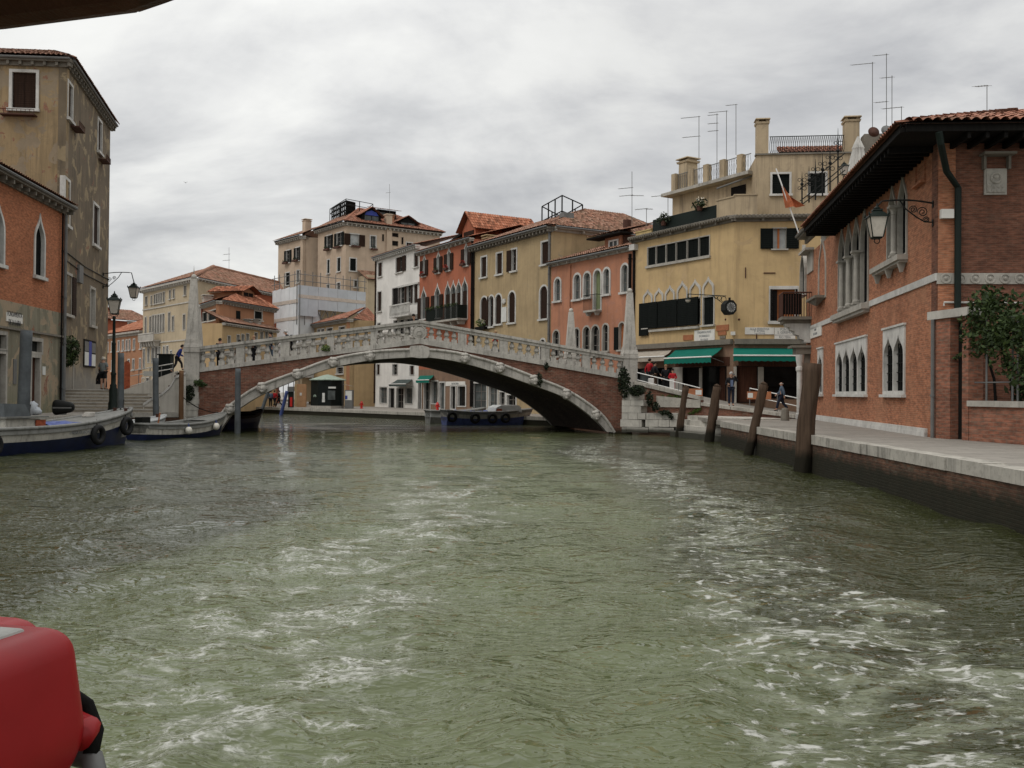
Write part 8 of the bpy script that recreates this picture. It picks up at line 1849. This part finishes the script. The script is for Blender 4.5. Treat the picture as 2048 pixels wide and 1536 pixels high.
q.add(vs, [(i * n + j, i * n + (j + 1) % n, (i + 1) * n + (j + 1) % n, (i + 1) * n + j) for i in range(len(prof) - 1) for j in range(n)]); q.build('canopy', 'awning_beige' if False else 'stone_white', t); MB().tube([(0, 0, -1.5), (0, 0, hp_)], 0.03, 6).build('pole', 'dark_wood', t)
for px, py, m_, lb in ((1746, 266, 'rust', 'brown satellite dish peeping over the grey parapet'), (1772, 263, 'zinc', 'grey satellite dish beside the tallest aerial')):
    p = at(px, py, 57); t = MB().lathe([(0.34, 0.12), (0.30, 0.06), (0.18, 0.02), (0.02, 0.0)], 18).tube([(0, 0, 0), (0, 0.0, -0.1)], 0.05, 6).build('satellite_dish', m_, None, Matrix.Translation(p) @ Matrix.Rotation(R(75), 4, 'X'), True); tag(t, lb, 'dish'); 
t = empty('iron_stair_rail', Matrix.Translation(at(1604, 405, 53))); o_ = at(1604, 405, 53); tag(t, 'black wrought iron railing with spiked posts climbing behind the gothic house roof', 'railing')
pp = [(1604, 343, 410), (1618, 332, 405), (1631, 318, 400), (1645, 306, 392), (1660, 292, 382), (1676, 256, 376)]
q = MB()
for i, (x, y0, y1) in enumerate(pp):
    a, b = at(x, y0, 53) - o_, at(x, y1, 53) - o_; MB().tube([b, b.lerp(a, 0.7), a], [0.045, 0.04, 0.008], 6).ball(tuple(b.lerp(a, 0.62)), 0.1, 8, 6).build('rail_post', 'iron', t)
    for k2, s_ in ((0.5, 1), (0.75, -1)):
        c = b.lerp(a, k2); q.torus((c.x + 0.14, c.y, c.z), 0.11, 0.018, 'y', 12, 4).torus((c.x - 0.14, c.y, c.z), 0.09, 0.016, 'y', 12, 4)
for dy in (0, 24, 34): q.tube([at(1600, 378 + dy, 53) - o_, at(1642, 346 + dy, 53) - o_, at(1690, 312 + dy - 6, 53) - o_], 0.03, 5)
q.build('scrollwork', 'iron', t)
lt = at(1688, 352, 54); t = empty('terrace_lantern', Matrix.Translation(lt)); tag(t, 'small lantern on a post between the iron rail and the parasol', 'lamp'); MB().tube([(0, 0, -1.2), (0, 0, 0)], 0.06, 6).build('post', 'iron', t); lantern(t, WM[t.name], (352 - 322) * 54 / FPX)
bd_ = at(371, 365, 200); t = MB().add([(-0.5, 0, 0.22), (-0.2, 0, 0.1), (0, 0.1, -0.02), (0.25, 0, 0.12), (0.6, 0, 0.14), (0.0, -0.15, -0.06)], [(0, 1, 5), (1, 2, 5), (2, 3, 5), (3, 4, 5)]).tube([(0, -0.3, -0.05), (0, 0.25, -0.04)], [0.04, 0.06], 6).build('seagull', 'iron', None, Matrix.Translation(bd_)); tag(t, 'tiny gull flying in the grey sky left of centre', 'bird')
# ---- plants growing on the stonework
def tuft(F, px, py, rx, rz, n, label, mat='leaf_ivy', name='wall_plant', y=-0.35, size=0.07, extra=()):
    u, z = F.uz(px, py); t = empty(name, F.M @ Matrix.Translation((u, y, z))); tag(t, label, 'plant', 'weeds growing on the bridge stonework')
    q = MB().leaves((0, 0, 0), (rx, 0.22, rz), n, size)
    for (dx, dz, a, b, m_) in extra: q.leaves((dx, 0, dz), (a, 0.2, b), m_, size)
    q.build('foliage', mat, t, tint=True); return t
tuft(BN, 400, 766, 0.32, 0.2, 170, 'green weed tuft high on the left pier stones', 'leaf', extra=((0.25, -0.1, 0.2, 0.15, 60),)); tuft(BN, 381, 787, 0.3, 0.5, 260, 'dark weed hanging on the left pier stones', 'leaf_ivy', extra=((0.0, 0.3, 0.2, 0.2, 80),))
tuft(BN, 652, 697, 0.26, 0.2, 120, 'fresh green weed at the foot of the balustrade, left of centre', 'leaf_fresh', y=-0.1); tuft(BN, 1092, 733, 0.13, 0.24, 110, 'small dark weed under the balustrade right of centre', y=-0.12)
tuft(BN, 1076, 760, 0.26, 0.42, 260, 'dark bush beside a carved head on the right side of the arch', y=-0.25)
tuft(Fb, 1249, 766, 0.40, 0.9, 1000, 'tall dark ivy mass at the foot of the right obelisk', y=-0.1, extra=((-0.05, 0.6, 0.2, 0.4, 150),))
tuft(Fb, 1277, 781, 0.55, 0.34, 700, 'dark ivy trailing over the top of the right abutment stones', y=-0.2, extra=((0.75, -0.45, 0.22, 0.5, 260), (1.1, -0.9, 0.25, 0.3, 200), (1.6, -1.2, 0.4, 0.14, 160), (2.0, -1.4, 0.14, 0.22, 80)))
q = MB(); r_ = np.random.default_rng(21)
for i in range(120):
    px, py = 1322 + r_.random() * 40, 792 + r_.random() * 20; u, z = FA.uz(px, py); q.leaves((u, 0.02, z), (0.1, 0.05, 0.1), 5, 0.06)
for i in range(40): px = 1378 + r_.random() * 24; u, z = FA.uz(px, 826 - (px - 1378) * 0.5 + r_.random() * 5); q.leaves((u, 0.02, z), (0.1, 0.05, 0.08), 5, 0.05)
t = q.build('wall_plant', 'leaf_fresh', None, FA.M, tint=True); tag(t, 'sparse fresh green weeds on the brick ramp wall by the abutment', 'plant', 'weeds growing on the bridge stonework')
tu, tz = FS_.uz(126, 705); t = empty('wall_shrub', FS_.M @ Matrix.Translation((tu - 0.1, -0.35, tz))); tag(t, 'green shrub growing out of the wall joint between the two left houses', 'shrub')
MB().leaves((0.2, 0, 0.25), (0.75, 0.5, 0.7), 700, 0.09).leaves((0.1, 0, -0.4), (0.6, 0.45, 0.4), 300, 0.09).build('foliage', 'leaf', t, tint=True); MB().tube([(0, 0.3, -0.5), (0.15, 0, 0), (0.2, -0.1, 0.5)], 0.03, 5).build('stem', 'dark_wood', t)
# ---- our own boat: roof edge and red float
t = empty('waterbus', Matrix.Translation((-0.9, 0.8, 1.2))); tag(t, 'dark brown roof edge of the boat the view is taken from, top left', 'boat')
ed = [(-2.6, 1.86), (-0.808, 1.502), (-0.574, 1.432), (-0.525, 1.40), (-0.48, 1.369), (-0.2, 1.12), (0.5, 0.5), (0.5, -1.5), (-2.6, -1.5)]; zr_ = at(0, 65, 1.5).z
q = MB().prism(ed, zr_ + 0.02, zr_ + 0.16)
for a, b in zip(ed[:5], ed[1:6]): q.tube([(a[0], a[1] - 0.035, zr_ + 0.04), (b[0], b[1] - 0.035, zr_ + 0.04)], 0.045, 12)
mat_wood('varnish', (0.11, 0.045, 0.03), 31, rough=0.45); q.build('roof_edge', 'varnish', t, WORLD, False)
MB().box(-1.7, -0.78, 1.2, 1.26, 0.35, 1.33).box(-1.7, -0.78, -1.0, 1.197, 0.35, 0.45).build('stern_bulwark', 'boat_white', t, WORLD)
mat_plain('float_red', (0.29, 0.006, 0.008), 0.45, 0.35, var=0.1, scale=6); mat_plain('float_grey', (0.40, 0.40, 0.37), 0.7, 0.2, var=0.12, scale=20)
fr = at(150, 1262, 2.0); ang = math.atan2(0.97, 0.22); M = T(-0.892, 1.99, 0, ang) @ Matrix.Translation((-0.30, 0.19, 1.575))
t = empty('rescue_float', M); tag(t, 'bright red plastic rescue float with a grey top and black rope, bottom left corner', 'float')
q = rbox(0.60, 0.38, 0.47, 0.055, 6, [0.14, 0.09, 0.05, 0.02, 0.0, -0.02, -0.04, -0.06, -0.08, -0.1, -0.13])
for i, v in enumerate(q.v):                                      # slightly wider towards the bottom, drawn in at the foot
    z = v[2]; k = 1.0 + 0.10 * min(0.235 - z, 0.24) / 0.24 - 0.16 * max(0, (0.03 - z) / 0.12) ** 1.6; q.v[i] = (v[0] * k, v[1] * k, z)
q.build('shell', 'float_red', t, None, True); q = rbox(0.46, 0.27, 0.02, 0.009, 2); q.v = [(v[0] - 0.01, v[1] + 0.015, v[2] + 0.232) for v in q.v]; q.build('top_pad', 'float_grey', t)
MB().tube([(0.30, -0.12, 0.03), (0.345, -0.14, 0.012), (0.345, -0.17, -0.0), (0.29, -0.19, 0.0)], 0.028, 12).build('lug', 'float_red', t, None, True)
rp = MB().tube([(0.31, -0.10, 0.075), (0.35, -0.12, 0.07), (0.368, -0.15, 0.04), (0.36, -0.18, -0.01), (0.33, -0.19, -0.05)], 0.017, 10); rp.build('rope', 'dark_wood', t, None, True)
MB().tube([(0.33, -0.05, -0.09), (0.34, -0.12, -0.055), (0.335, -0.19, -0.06), (0.29, -0.24, -0.1)], 0.024, 10).build('rope', 'zinc', t, None, True)
M2 = T(-1.11, 2.36, 0, ang) @ Matrix.Translation((-0.22, 0.19, 1.525)); t2 = empty('rescue_float', M2); tag(t2, 'second red float with a rounded back standing behind the first, bottom left', 'float')
q = rbox(0.42, 0.36, 0.44, 0.07, 6); q.build('shell', 'float_red', t2, None, True)
# ---- clutter on the moored boats and the quay
ga = 'gear lying in the big workboat'
b1 = bpy.data.objects['workboat']; Mb = WM['workboat']; Lb = 11.2
def gear(name, M, build, label, cat, group=None):
    t = empty(name, M); tag(t, label, cat, group); build(t); return t
cb_ = at(60, 829, 33.5)
gear('black_tub', T(-20.9, 40.5, HQ), lambda t: MB().lathe([(0.3, 0), (0.36, 0.5), (0.38, 0.52), (0.33, 0.5), (0.28, 0.1)], 14).build('tub', 'black', t, None, True), 'round black tub on the left quay by the house doors', 'tub')
gear('tarp_bundle', T(-22.1, 43.8, HQ), lambda t: MB().ball((0, 0, 0.3), 0.32, 14, 9, (0.8, 0.7, 1.0), 0.5).ball((0.22, 0, 0.16), 0.22, 10, 7, (1, 0.8, 0.8), 0.4).build('bundle', 'sheet_grey', t, None, True), 'pale grey bundled tarpaulin on the quay before the brown house door', 'bundle')
def coil(t): 
    q = MB()
    for k in range(4): q.torus((0.02 * k, 0, 0.03 + 0.045 * k), 0.22 - 0.015 * k, 0.028, 'z', 18, 6)
    q.build('rope', 'stone_pale', t, None, True)
zf = WM['workboat'] @ Vector((8.6, 0.2, 1.17)); gear('rope_coil', Matrix.Translation(zf + Vector((0, 0, 0.03))), coil, 'coil of pale rope lying on the foredeck of the big workboat', 'rope')
def moor(a, b, label, sag=0.35):
    a, b = Vector(a), Vector(b); t = empty('mooring_rope', Matrix.Translation(a)); tag(t, label, 'rope'); d = b - a
    MB().tube([d * (i / 10) + Vector((0, 0, -sag * 4 * (i / 10) * (1 - i / 10))) for i in range(11)], 0.025, 6).build('rope', 'dark_wood', t)
moor(WM['workboat'] @ Vector((10.6, 0.1, 1.5)), (-19.35, 47.4, 1.8), 'dark mooring rope from the big workboat bow to the grey post', 0.3)
moor(WM['dinghy'] @ Vector((6.6, 0, 1.15)), (-17.45, 50.5, 1.9), 'dark mooring rope from the small blue boat to the wooden post', 0.2)

# ================================================================== PEOPLE
for nm, c in (('skin', (0.42, 0.24, 0.165)), ('hair_dark', (0.02, 0.014, 0.010)), ('hair_grey', (0.42, 0.41, 0.40)), ('hair_fair', (0.30, 0.19, 0.10)), ('cloth_black', (0.010, 0.010, 0.012)), ('cloth_grey', (0.16, 0.175, 0.17)), ('cloth_navy', (0.012, 0.016, 0.03)), ('cloth_blue', (0.018, 0.03, 0.16)), ('cloth_lightblue', (0.13, 0.17, 0.27)), ('cloth_red', (0.36, 0.012, 0.018)), ('cloth_white', (0.62, 0.61, 0.58)), ('cloth_steel', (0.085, 0.115, 0.155)), ('straw', (0.46, 0.40, 0.30)), ('cloth_brown', (0.07, 0.045, 0.03))):
    mat_plain(nm, c, 0.75, 0.2, var=0.12)
JOBS = []
BASE = dict(pel=(0, 0, .95), wai=(0, 0, 1.08), che=(0, .0, 1.29), nec=(0, .0, 1.47), hea=(0, .02, 1.60), top=(0, .02, 1.70),
            shl=(-.18, 0, 1.41), ell=(-.25, -.02, 1.13), wrl=(-.25, .06, .89), shr=(.18, 0, 1.41), elr=(.25, -.02, 1.13), wrr=(.25, .06, .89),
            hpl=(-.09, 0, .91), knl=(-.10, .02, .50), anl=(-.10, -.01, .08), tol=(-.11, .16, .035), hpr=(.09, 0, .91), knr=(.10, .02, .50), anr=(.10, -.01, .08), tor=(.11, .16, .035))
POSES = {
 'stand': {},
 'hands_front': dict(ell=(-.27, .0, 1.14), wrl=(-.10, .20, 1.08), elr=(.27, .0, 1.14), wrr=(.10, .20, 1.08)),
 'walk': dict(knl=(-.10, .20, .52), anl=(-.10, .28, .12), tol=(-.11, .44, .07), knr=(.10, -.08, .50), anr=(.10, -.38, .16), tor=(.11, -.24, .05), ell=(-.25, -.12, 1.14), wrl=(-.22, -.14, .90), elr=(.25, .08, 1.14), wrr=(.22, .26, .98)),
 'climb': dict(che=(0, .14, 1.27), nec=(0, .24, 1.42), hea=(0, .30, 1.53), top=(0, .33, 1.62), wai=(0, .05, 1.08), shl=(-.18, .2, 1.37), shr=(.18, .2, 1.37), knl=(-.10, .24, .60), anl=(-.10, .28, .26), tol=(-.11, .43, .22), knr=(.10, -.08, .50), anr=(.10, -.34, .14), tor=(.11, -.2, .04), ell=(-.25, .14, 1.10), wrl=(-.2, .36, 1.0), elr=(.25, .04, 1.12), wrr=(.22, .16, .92)),
 'photo': dict(ell=(-.30, .16, 1.28), wrl=(-.09, .26, 1.58), elr=(.27, -.02, 1.13), wrr=(.20, .20, 1.13)),
 'lean': dict(wai=(0, .08, 1.06), che=(0, .24, 1.2), nec=(0, .36, 1.33), hea=(0, .45, 1.42), top=(0, .48, 1.51), shl=(-.19, .30, 1.27), shr=(.19, .30, 1.27), ell=(-.26, .44, 1.02), wrl=(-.06, .58, 1.02), elr=(.26, .44, 1.02), wrr=(.06, .58, 1.02)),
 'sit': dict(pel=(0, 0, .45), wai=(0, -.02, .58), che=(0, .04, .78), nec=(0, .1, .95), hea=(0, .14, 1.07), top=(0, .15, 1.17), shl=(-.18, .06, .90), shr=(.18, .06, .90), ell=(-.24, .14, .64), wrl=(-.12, .36, .55), elr=(.24, .14, .64), wrr=(.12, .36, .55), hpl=(-.09, .02, .43), knl=(-.12, .42, .46), anl=(-.12, .40, .06), tol=(-.12, .55, .03), hpr=(.09, .02, .43), knr=(.12, .42, .46), anr=(.12, .40, .06), tor=(.12, .55, .03)),
}
def skin_job(name, verts, edges, parent, M, mat, sub=1):
    me = bpy.data.meshes.new(name); me.from_pydata([v[0] for v in verts], edges, []); o = bpy.data.objects.new(name, me); col.objects.link(o)
    m_ = o.modifiers.new('skin', 'SKIN'); m_.use_smooth_shade = True
    lay = me.skin_vertices[0] if len(me.skin_vertices) else None
    if lay is None:
        bm = bmesh.new(); bm.from_mesh(me); bm.verts.layers.skin.verify(); bm.to_mesh(me); bm.free(); lay = me.skin_vertices[0]
    for i, v in enumerate(verts): lay.data[i].radius = v[1] if isinstance(v[1], tuple) else (v[1], v[1]); lay.data[i].use_root = (i == 0)
    s = o.modifiers.new('sub', 'SUBSURF'); s.levels = sub; s.render_levels = sub
    JOBS.append((o, name, parent, M, mat))
def person(P, heading, h, pose, label, top='cloth_black', bottom='cloth_black', hair='hair_dark', shorts=False, short_sleeve=False, hat=None, bald=False, build=1.0, pack=None, shoes='cloth_black', group=None):
    """P: where the feet stand; heading: direction faced, 0 = away from the viewer, positive to the left"""
    k = h / 1.75; J = {a: Vector(b) * k for a, b in {**BASE, **POSES[pose]}.items()}
    M = T(P[0], P[1], P[2], heading); t = empty('person', M); tag(t, label, 'person', group)
    b = k * build
    def chain(names, rad): return [(J[n][:], r * b) for n, r in zip(names, rad)]
    V = chain(['pel', 'wai', 'che', 'nec', 'hea', 'top', 'shl', 'ell', 'wrl', 'shr', 'elr', 'wrr', 'hpl', 'knl', 'anl', 'tol', 'hpr', 'knr', 'anr', 'tor'],
              [.115, .105, .12, .055, .088, .05, .062, .042, .028, .062, .042, .028, .085, .055, .038, .035, .085, .055, .038, .035])
    E = [(0, 1), (1, 2), (2, 3), (3, 4), (4, 5), (2, 6), (6, 7), (7, 8), (2, 9), (9, 10), (10, 11), (0, 12), (12, 13), (13, 14), (14, 15), (0, 16), (16, 17), (17, 18), (18, 19)]
    fwd = (J['hea'] - J['nec']).normalized(); face = Vector((0, 1, 0))
    for e_, w_, sg_ in ((7, 8, -1), (10, 11, 1)):
        el, wr = Vector(V[e_][0]), Vector(V[w_][0]); d = (wr - el).normalized(); sd_ = Vector((0, 1, 0)) - d * d.y; sd_ = sd_.normalized() if sd_.length > 0.1 else Vector((1, 0, 0))
        palm = wr + d * 0.06 * k; pi_ = len(V); V.append((palm[:], .024 * b)); E.append((w_, pi_))
        for f in range(4):
            off = sd_ * (f - 1.5) * 0.018 * k; ln = (0.065, 0.078, 0.075, 0.06)[f] * k; a = len(V)
            V.append(((palm + off + d * ln * 0.5)[:], .0095 * b)); V.append(((palm + off * 1.1 + d * ln - sd_.cross(d) * 0.02 * k * sg_)[:], .008 * b)); E += [(pi_, a), (a, a + 1)]
        a = len(V); V.append(((palm + sd_ * 0.045 * k + d * 0.012 * k)[:], .01 * b)); E.append((pi_, a))
    skin_job('body', V, E, t, M, 'skin')
    ex = 0.018 * k
    arms = ['shl', 'ell'] + ([] if short_sleeve else ['wrl']); armr = ['shr', 'elr'] + ([] if short_sleeve else ['wrr'])
    V2 = [(J['che'][:], .135 * b + ex), (J['wai'][:], .12 * b + ex), ((J['pel'] + Vector((0, 0, -0.03 * k)))[:], .128 * b + ex), ((J['nec'] - (J['nec'] - J['che']) * 0.25)[:], .07 * b)]
    E2 = [(0, 1), (1, 2), (0, 3)]
    for ch in (arms, armr):
        pr = 0
        for n_, r in zip(ch, (.07, .052, .04)):
            p = J[n_]
            if short_sleeve and n_.startswith('el'): p = J[ch[0]].lerp(p, 0.8)
            elif n_.startswith('wr'): p = J[ch[1]].lerp(p, 0.93)
            V2.append((p[:], r * b + ex * 0.7)); E2.append((pr, len(V2) - 1)); pr = len(V2) - 1
    skin_job('jacket' if not short_sleeve else 'shirt', V2, E2, t, M, top)
    V3 = [((J['pel'] + Vector((0, 0, 0.04 * k)))[:], .125 * b + ex * 0.5), ]; E3 = []
    for s_ in 'lr':
        pr = 0
        for n_, r in (('hp', .095), ('kn', .066), ('an', .052)):
            p = J[n_ + s_]
            if n_ == 'an': 
                if shorts: continue
                p = J['kn' + s_].lerp(p, 0.93)
            if shorts and n_ == 'kn': p = J['hp' + s_].lerp(p, 0.85)
            V3.append((p[:], (r + (0.02 if shorts and n_ == 'kn' else 0)) * b + ex * 0.6)); E3.append((pr, len(V3) - 1)); pr = len(V3) - 1
    skin_job('trousers' if not shorts else 'shorts', V3, E3, t, M, bottom)
    for s_ in 'lr': skin_job('shoe', [((J['an' + s_] - Vector((0, 0.03 * k, 0.03 * k)))[:], .045 * b), (J['to' + s_][:], .04 * b)], [(0, 1)], t, M, shoes)
    hc_ = (J['hea'] * 0.55 + J['top'] * 0.45)
    q = MB().ball((0, -0.012 * k, 0.0), 0.108 * k, 12, 8, (0.92, 1.02, 0.95)) if not bald else MB().torus((0, -0.02 * k, -0.02 * k), 0.085 * k, 0.022 * k, 'z', 14, 6)
    if not bald: q.v = [(x, y - (0.028 * k if z < 0.02 * k else 0.0), z + 0.035 * k if z > -0.02 * k else z * 0.75 + 0.03 * k) for x, y, z in q.v]
    q.v = [(x + hc_.x, y + hc_.y, z + hc_.z) for x, y, z in q.v]; q.build('hair', hair, t, M, True)
    q = MB().ball((hc_.x, hc_.y + 0.10 * k, hc_.z - 0.045 * k), 0.018 * k, 6, 4, (0.8, 1.2, 1.3))
    for sx in (-1, 1): q.ball((hc_.x + sx * 0.092 * k, hc_.y - 0.005, hc_.z - 0.04 * k), 0.024 * k, 6, 4, (0.5, 0.9, 1.3))
    q.build('nose_and_ears', 'skin', t, M, True)
    q = MB()
    for sx in (-1, 1): q.ball((hc_.x + sx * 0.034 * k, hc_.y + 0.088 * k, hc_.z - 0.012 * k), 0.011 * k, 6, 4)
    q.box(hc_.x - 0.025 * k, hc_.x + 0.025 * k, hc_.y + 0.078 * k, hc_.y + 0.09 * k, hc_.z - 0.092 * k, hc_.z - 0.084 * k); q.build('eyes_and_mouth', 'hair_dark', t, M)
    if hat: MB().lathe([(0.165 * k, 0), (0.16 * k, 0.012), (0.108 * k, 0.03), (0.10 * k, 0.10 * k), (0.05 * k, 0.125 * k)], 16, (hc_.x, hc_.y, hc_.z + 0.02 * k)).build('hat', hat, t, M, True)
    if pack:
        q = rbox(0.30 * k, 0.18 * k, 0.42 * k, 0.06 * k, 3); c = J['che'] + Vector((0, -0.20 * k, -0.06 * k)); q.v = [(x + c.x, y + c.y, z + c.z) for x, y, z in q.v]
        o = q.build('backpack', pack, None, M, True); tag(o, 'small dark backpack on the back of the white haired walker on the bridge', 'backpack')
    return t
LEFT, RIGHT, AWAY, TOWARD = R(90), R(-90), 0.0, R(180)
def on_deck(px, inset): 
    F_ = BN.off(-inset); u = F_.u(px, 690); p = F_.world(u, 0); return (p.x, p.y, lerp_line(plt_, u) - 0.14)
gb = 'people crossing the bridge'
p = at(206, 779, 53.2); person((p.x, p.y, 2.3), R(-10), 1.80, 'hands_front', 'man in grey shirt, dark shorts and straw hat atop the left steps', 'cloth_grey', 'cloth_black', 'hair_grey', True, True, 'straw', build=1.15, shoes='cloth_brown')
p = at(196, 779, 54.0); person((p.x, p.y, 2.3), R(-60), 1.7, 'sit', 'person in dark clothes sitting low beside the man with the straw hat', 'cloth_black', 'cloth_black')
p = at(354, 746, 56.5); person((p.x, p.y, p.z), R(-75), 1.75, 'climb', 'person in a blue jacket and black trousers climbing behind the left obelisk', 'cloth_blue', 'cloth_black')
person(on_deck(440, 1.2), AWAY, 1.72, 'hands_front', 'dark haired person in black by the rail near the left obelisk', build=1.25, group=gb)
person(on_deck(479, 3.4), R(30), 1.66, 'stand', 'dark haired person deeper on the bridge behind the first pier', 'cloth_brown', 'cloth_navy', group=gb)
person(on_deck(508, 1.6), R(70), 1.72, 'stand', 'balding person in black between the first two bridge piers', hair='hair_fair', bald=True, group=gb)
person(on_deck(541, 2.4), LEFT, 1.80, 'walk', 'dark jacketed person walking left near the second pier of the bridge', 'cloth_navy', 'cloth_steel', group=gb)
person(on_deck(581, 1.6), LEFT, 1.76, 'climb', 'white haired walker in black with a backpack heading down the left side', 'cloth_black', 'cloth_black', 'hair_grey', pack='cloth_navy', group=gb)
person(on_deck(832, 0.75), R(165), 1.74, 'lean', 'young man in black leaning on the rail at the crown of the bridge', short_sleeve=True, group=gb)
person(on_deck(991, 1.1), LEFT, 1.42, 'walk', 'fair haired child in a red top walking down the right side of the bridge', 'cloth_red', 'cloth_grey', 'hair_fair', group=gb)
def on_ramp(px, y, D): p = at(px, y, D); return (p.x, p.y, p.z)
gr_ = 'people on the right ramp'
person(on_ramp(1299, 776, 56.5), R(-60), 1.74, 'walk', 'woman in a red jacket on the upper ramp beside the right obelisk', 'cloth_red', 'cloth_black', group=gr_)
person(on_ramp(1309, 780, 55.8), R(-75), 1.66, 'walk', 'dark haired person in black just behind the white bag', 'cloth_black', 'cloth_brown', group=gr_)
bg_ = at(1302, 765, 55.4); o = rbox(0.34, 0.2, 0.5, 0.06, 3); t = o.build('shopping_bag', 'cloth_white', None, Matrix.Translation(bg_), True); tag(t, 'full white shopping bag carried on the upper ramp', 'bag')
person(on_ramp(1331, 786, 56.2), TOWARD, 1.66, 'stand', 'pale faced woman in long dark clothes in front of the shop window', hair='hair_fair', group=gr_)
person(on_ramp(1345, 788, 55.2), TOWARD, 1.45, 'hands_front', 'short person in red holding a white paper on the upper ramp', 'cloth_red', 'cloth_red', group=gr_)
o = MB().box(-0.14, 0.14, -0.01, 0.01, -0.3, 0.3).build('paper_sheet', 'cloth_white', None, Matrix.Translation(at(1344, 768, 54.6))); tag(o, 'white sheet of paper held up on the upper ramp', 'paper')
pm_ = person(on_ramp(1462, 812, 50.6), R(180), 1.80, 'photo', 'man in dark jacket and blue shirt holding up a camera on the ramp', 'cloth_black', 'cloth_navy', 'hair_grey', group=gr_)
M_ = WM[pm_.name]; MB().box(-0.07, 0.07, 0.128, 0.15, 1.0, 1.36).build('shirt_front', 'cloth_lightblue', pm_, M_ @ Matrix.Translation((0, 0.03, 0.03)))
o = rbox(0.12, 0.06, 0.08, 0.012, 2).build('camera_body', 'zinc', None, M_ @ Matrix.Translation((-0.06, 0.33, 1.68))); o.name = 'photo_camera'; tag(o, 'small pale camera held up by the man on the ramp', 'camera')
person(on_ramp(1563, 823, 48.0), R(78), 1.52, 'walk', 'bald man in a steel blue jacket walking left on the lower ramp', 'cloth_steel', 'cloth_navy', 'hair_grey', bald=True, build=1.2)
gf = 'people on the far quay'
for px, c1_, c2_, hd, lb in ((541, 'cloth_steel', 'cloth_black', 40, 'person in a blue grey top on the far quay, leftmost of three'), (549, 'cloth_red', 'cloth_black', -20, 'person with a red top on the far quay, middle of three'), (558, 'cloth_black', 'cloth_black', 100, 'person in black striding on the far quay, nearest the blue pole')):
    p = ground(px, 815, FQ); person((p.x, p.y, FQ), R(hd), 1.72, 'walk' if px > 545 else 'stand', lb, c1_, c2_, group=gf)

# ------------------------------------------------------------------ turn skins and lettering into plain meshes
bpy.context.view_layer.update(); dg = bpy.context.evaluated_depsgraph_get()
done = []
for o, name, parent, M, mat in JOBS: done.append((bpy.data.meshes.new_from_object(o.evaluated_get(dg)), o, name, parent, M, mat))
fonts = [o for o in bpy.data.objects if o.type == 'FONT']
fm_ = [(o, bpy.data.meshes.new_from_object(o.evaluated_get(dg))) for o in fonts]
for me, o, name, parent, M, mat in done:
    bpy.data.objects.remove(o, do_unlink=True); me.materials.clear(); me.materials.append(MATS[mat]); me.polygons.foreach_set('use_smooth', [True] * len(me.polygons)); me.name = name
    link(bpy.data.objects.new(name, me), parent, M)
for o, me in fm_:
    n_ = bpy.data.objects.new('lettering', me); col.objects.link(n_); n_.parent = o.parent; n_.matrix_basis = o.matrix_basis.copy(); bpy.data.objects.remove(o, do_unlink=True)
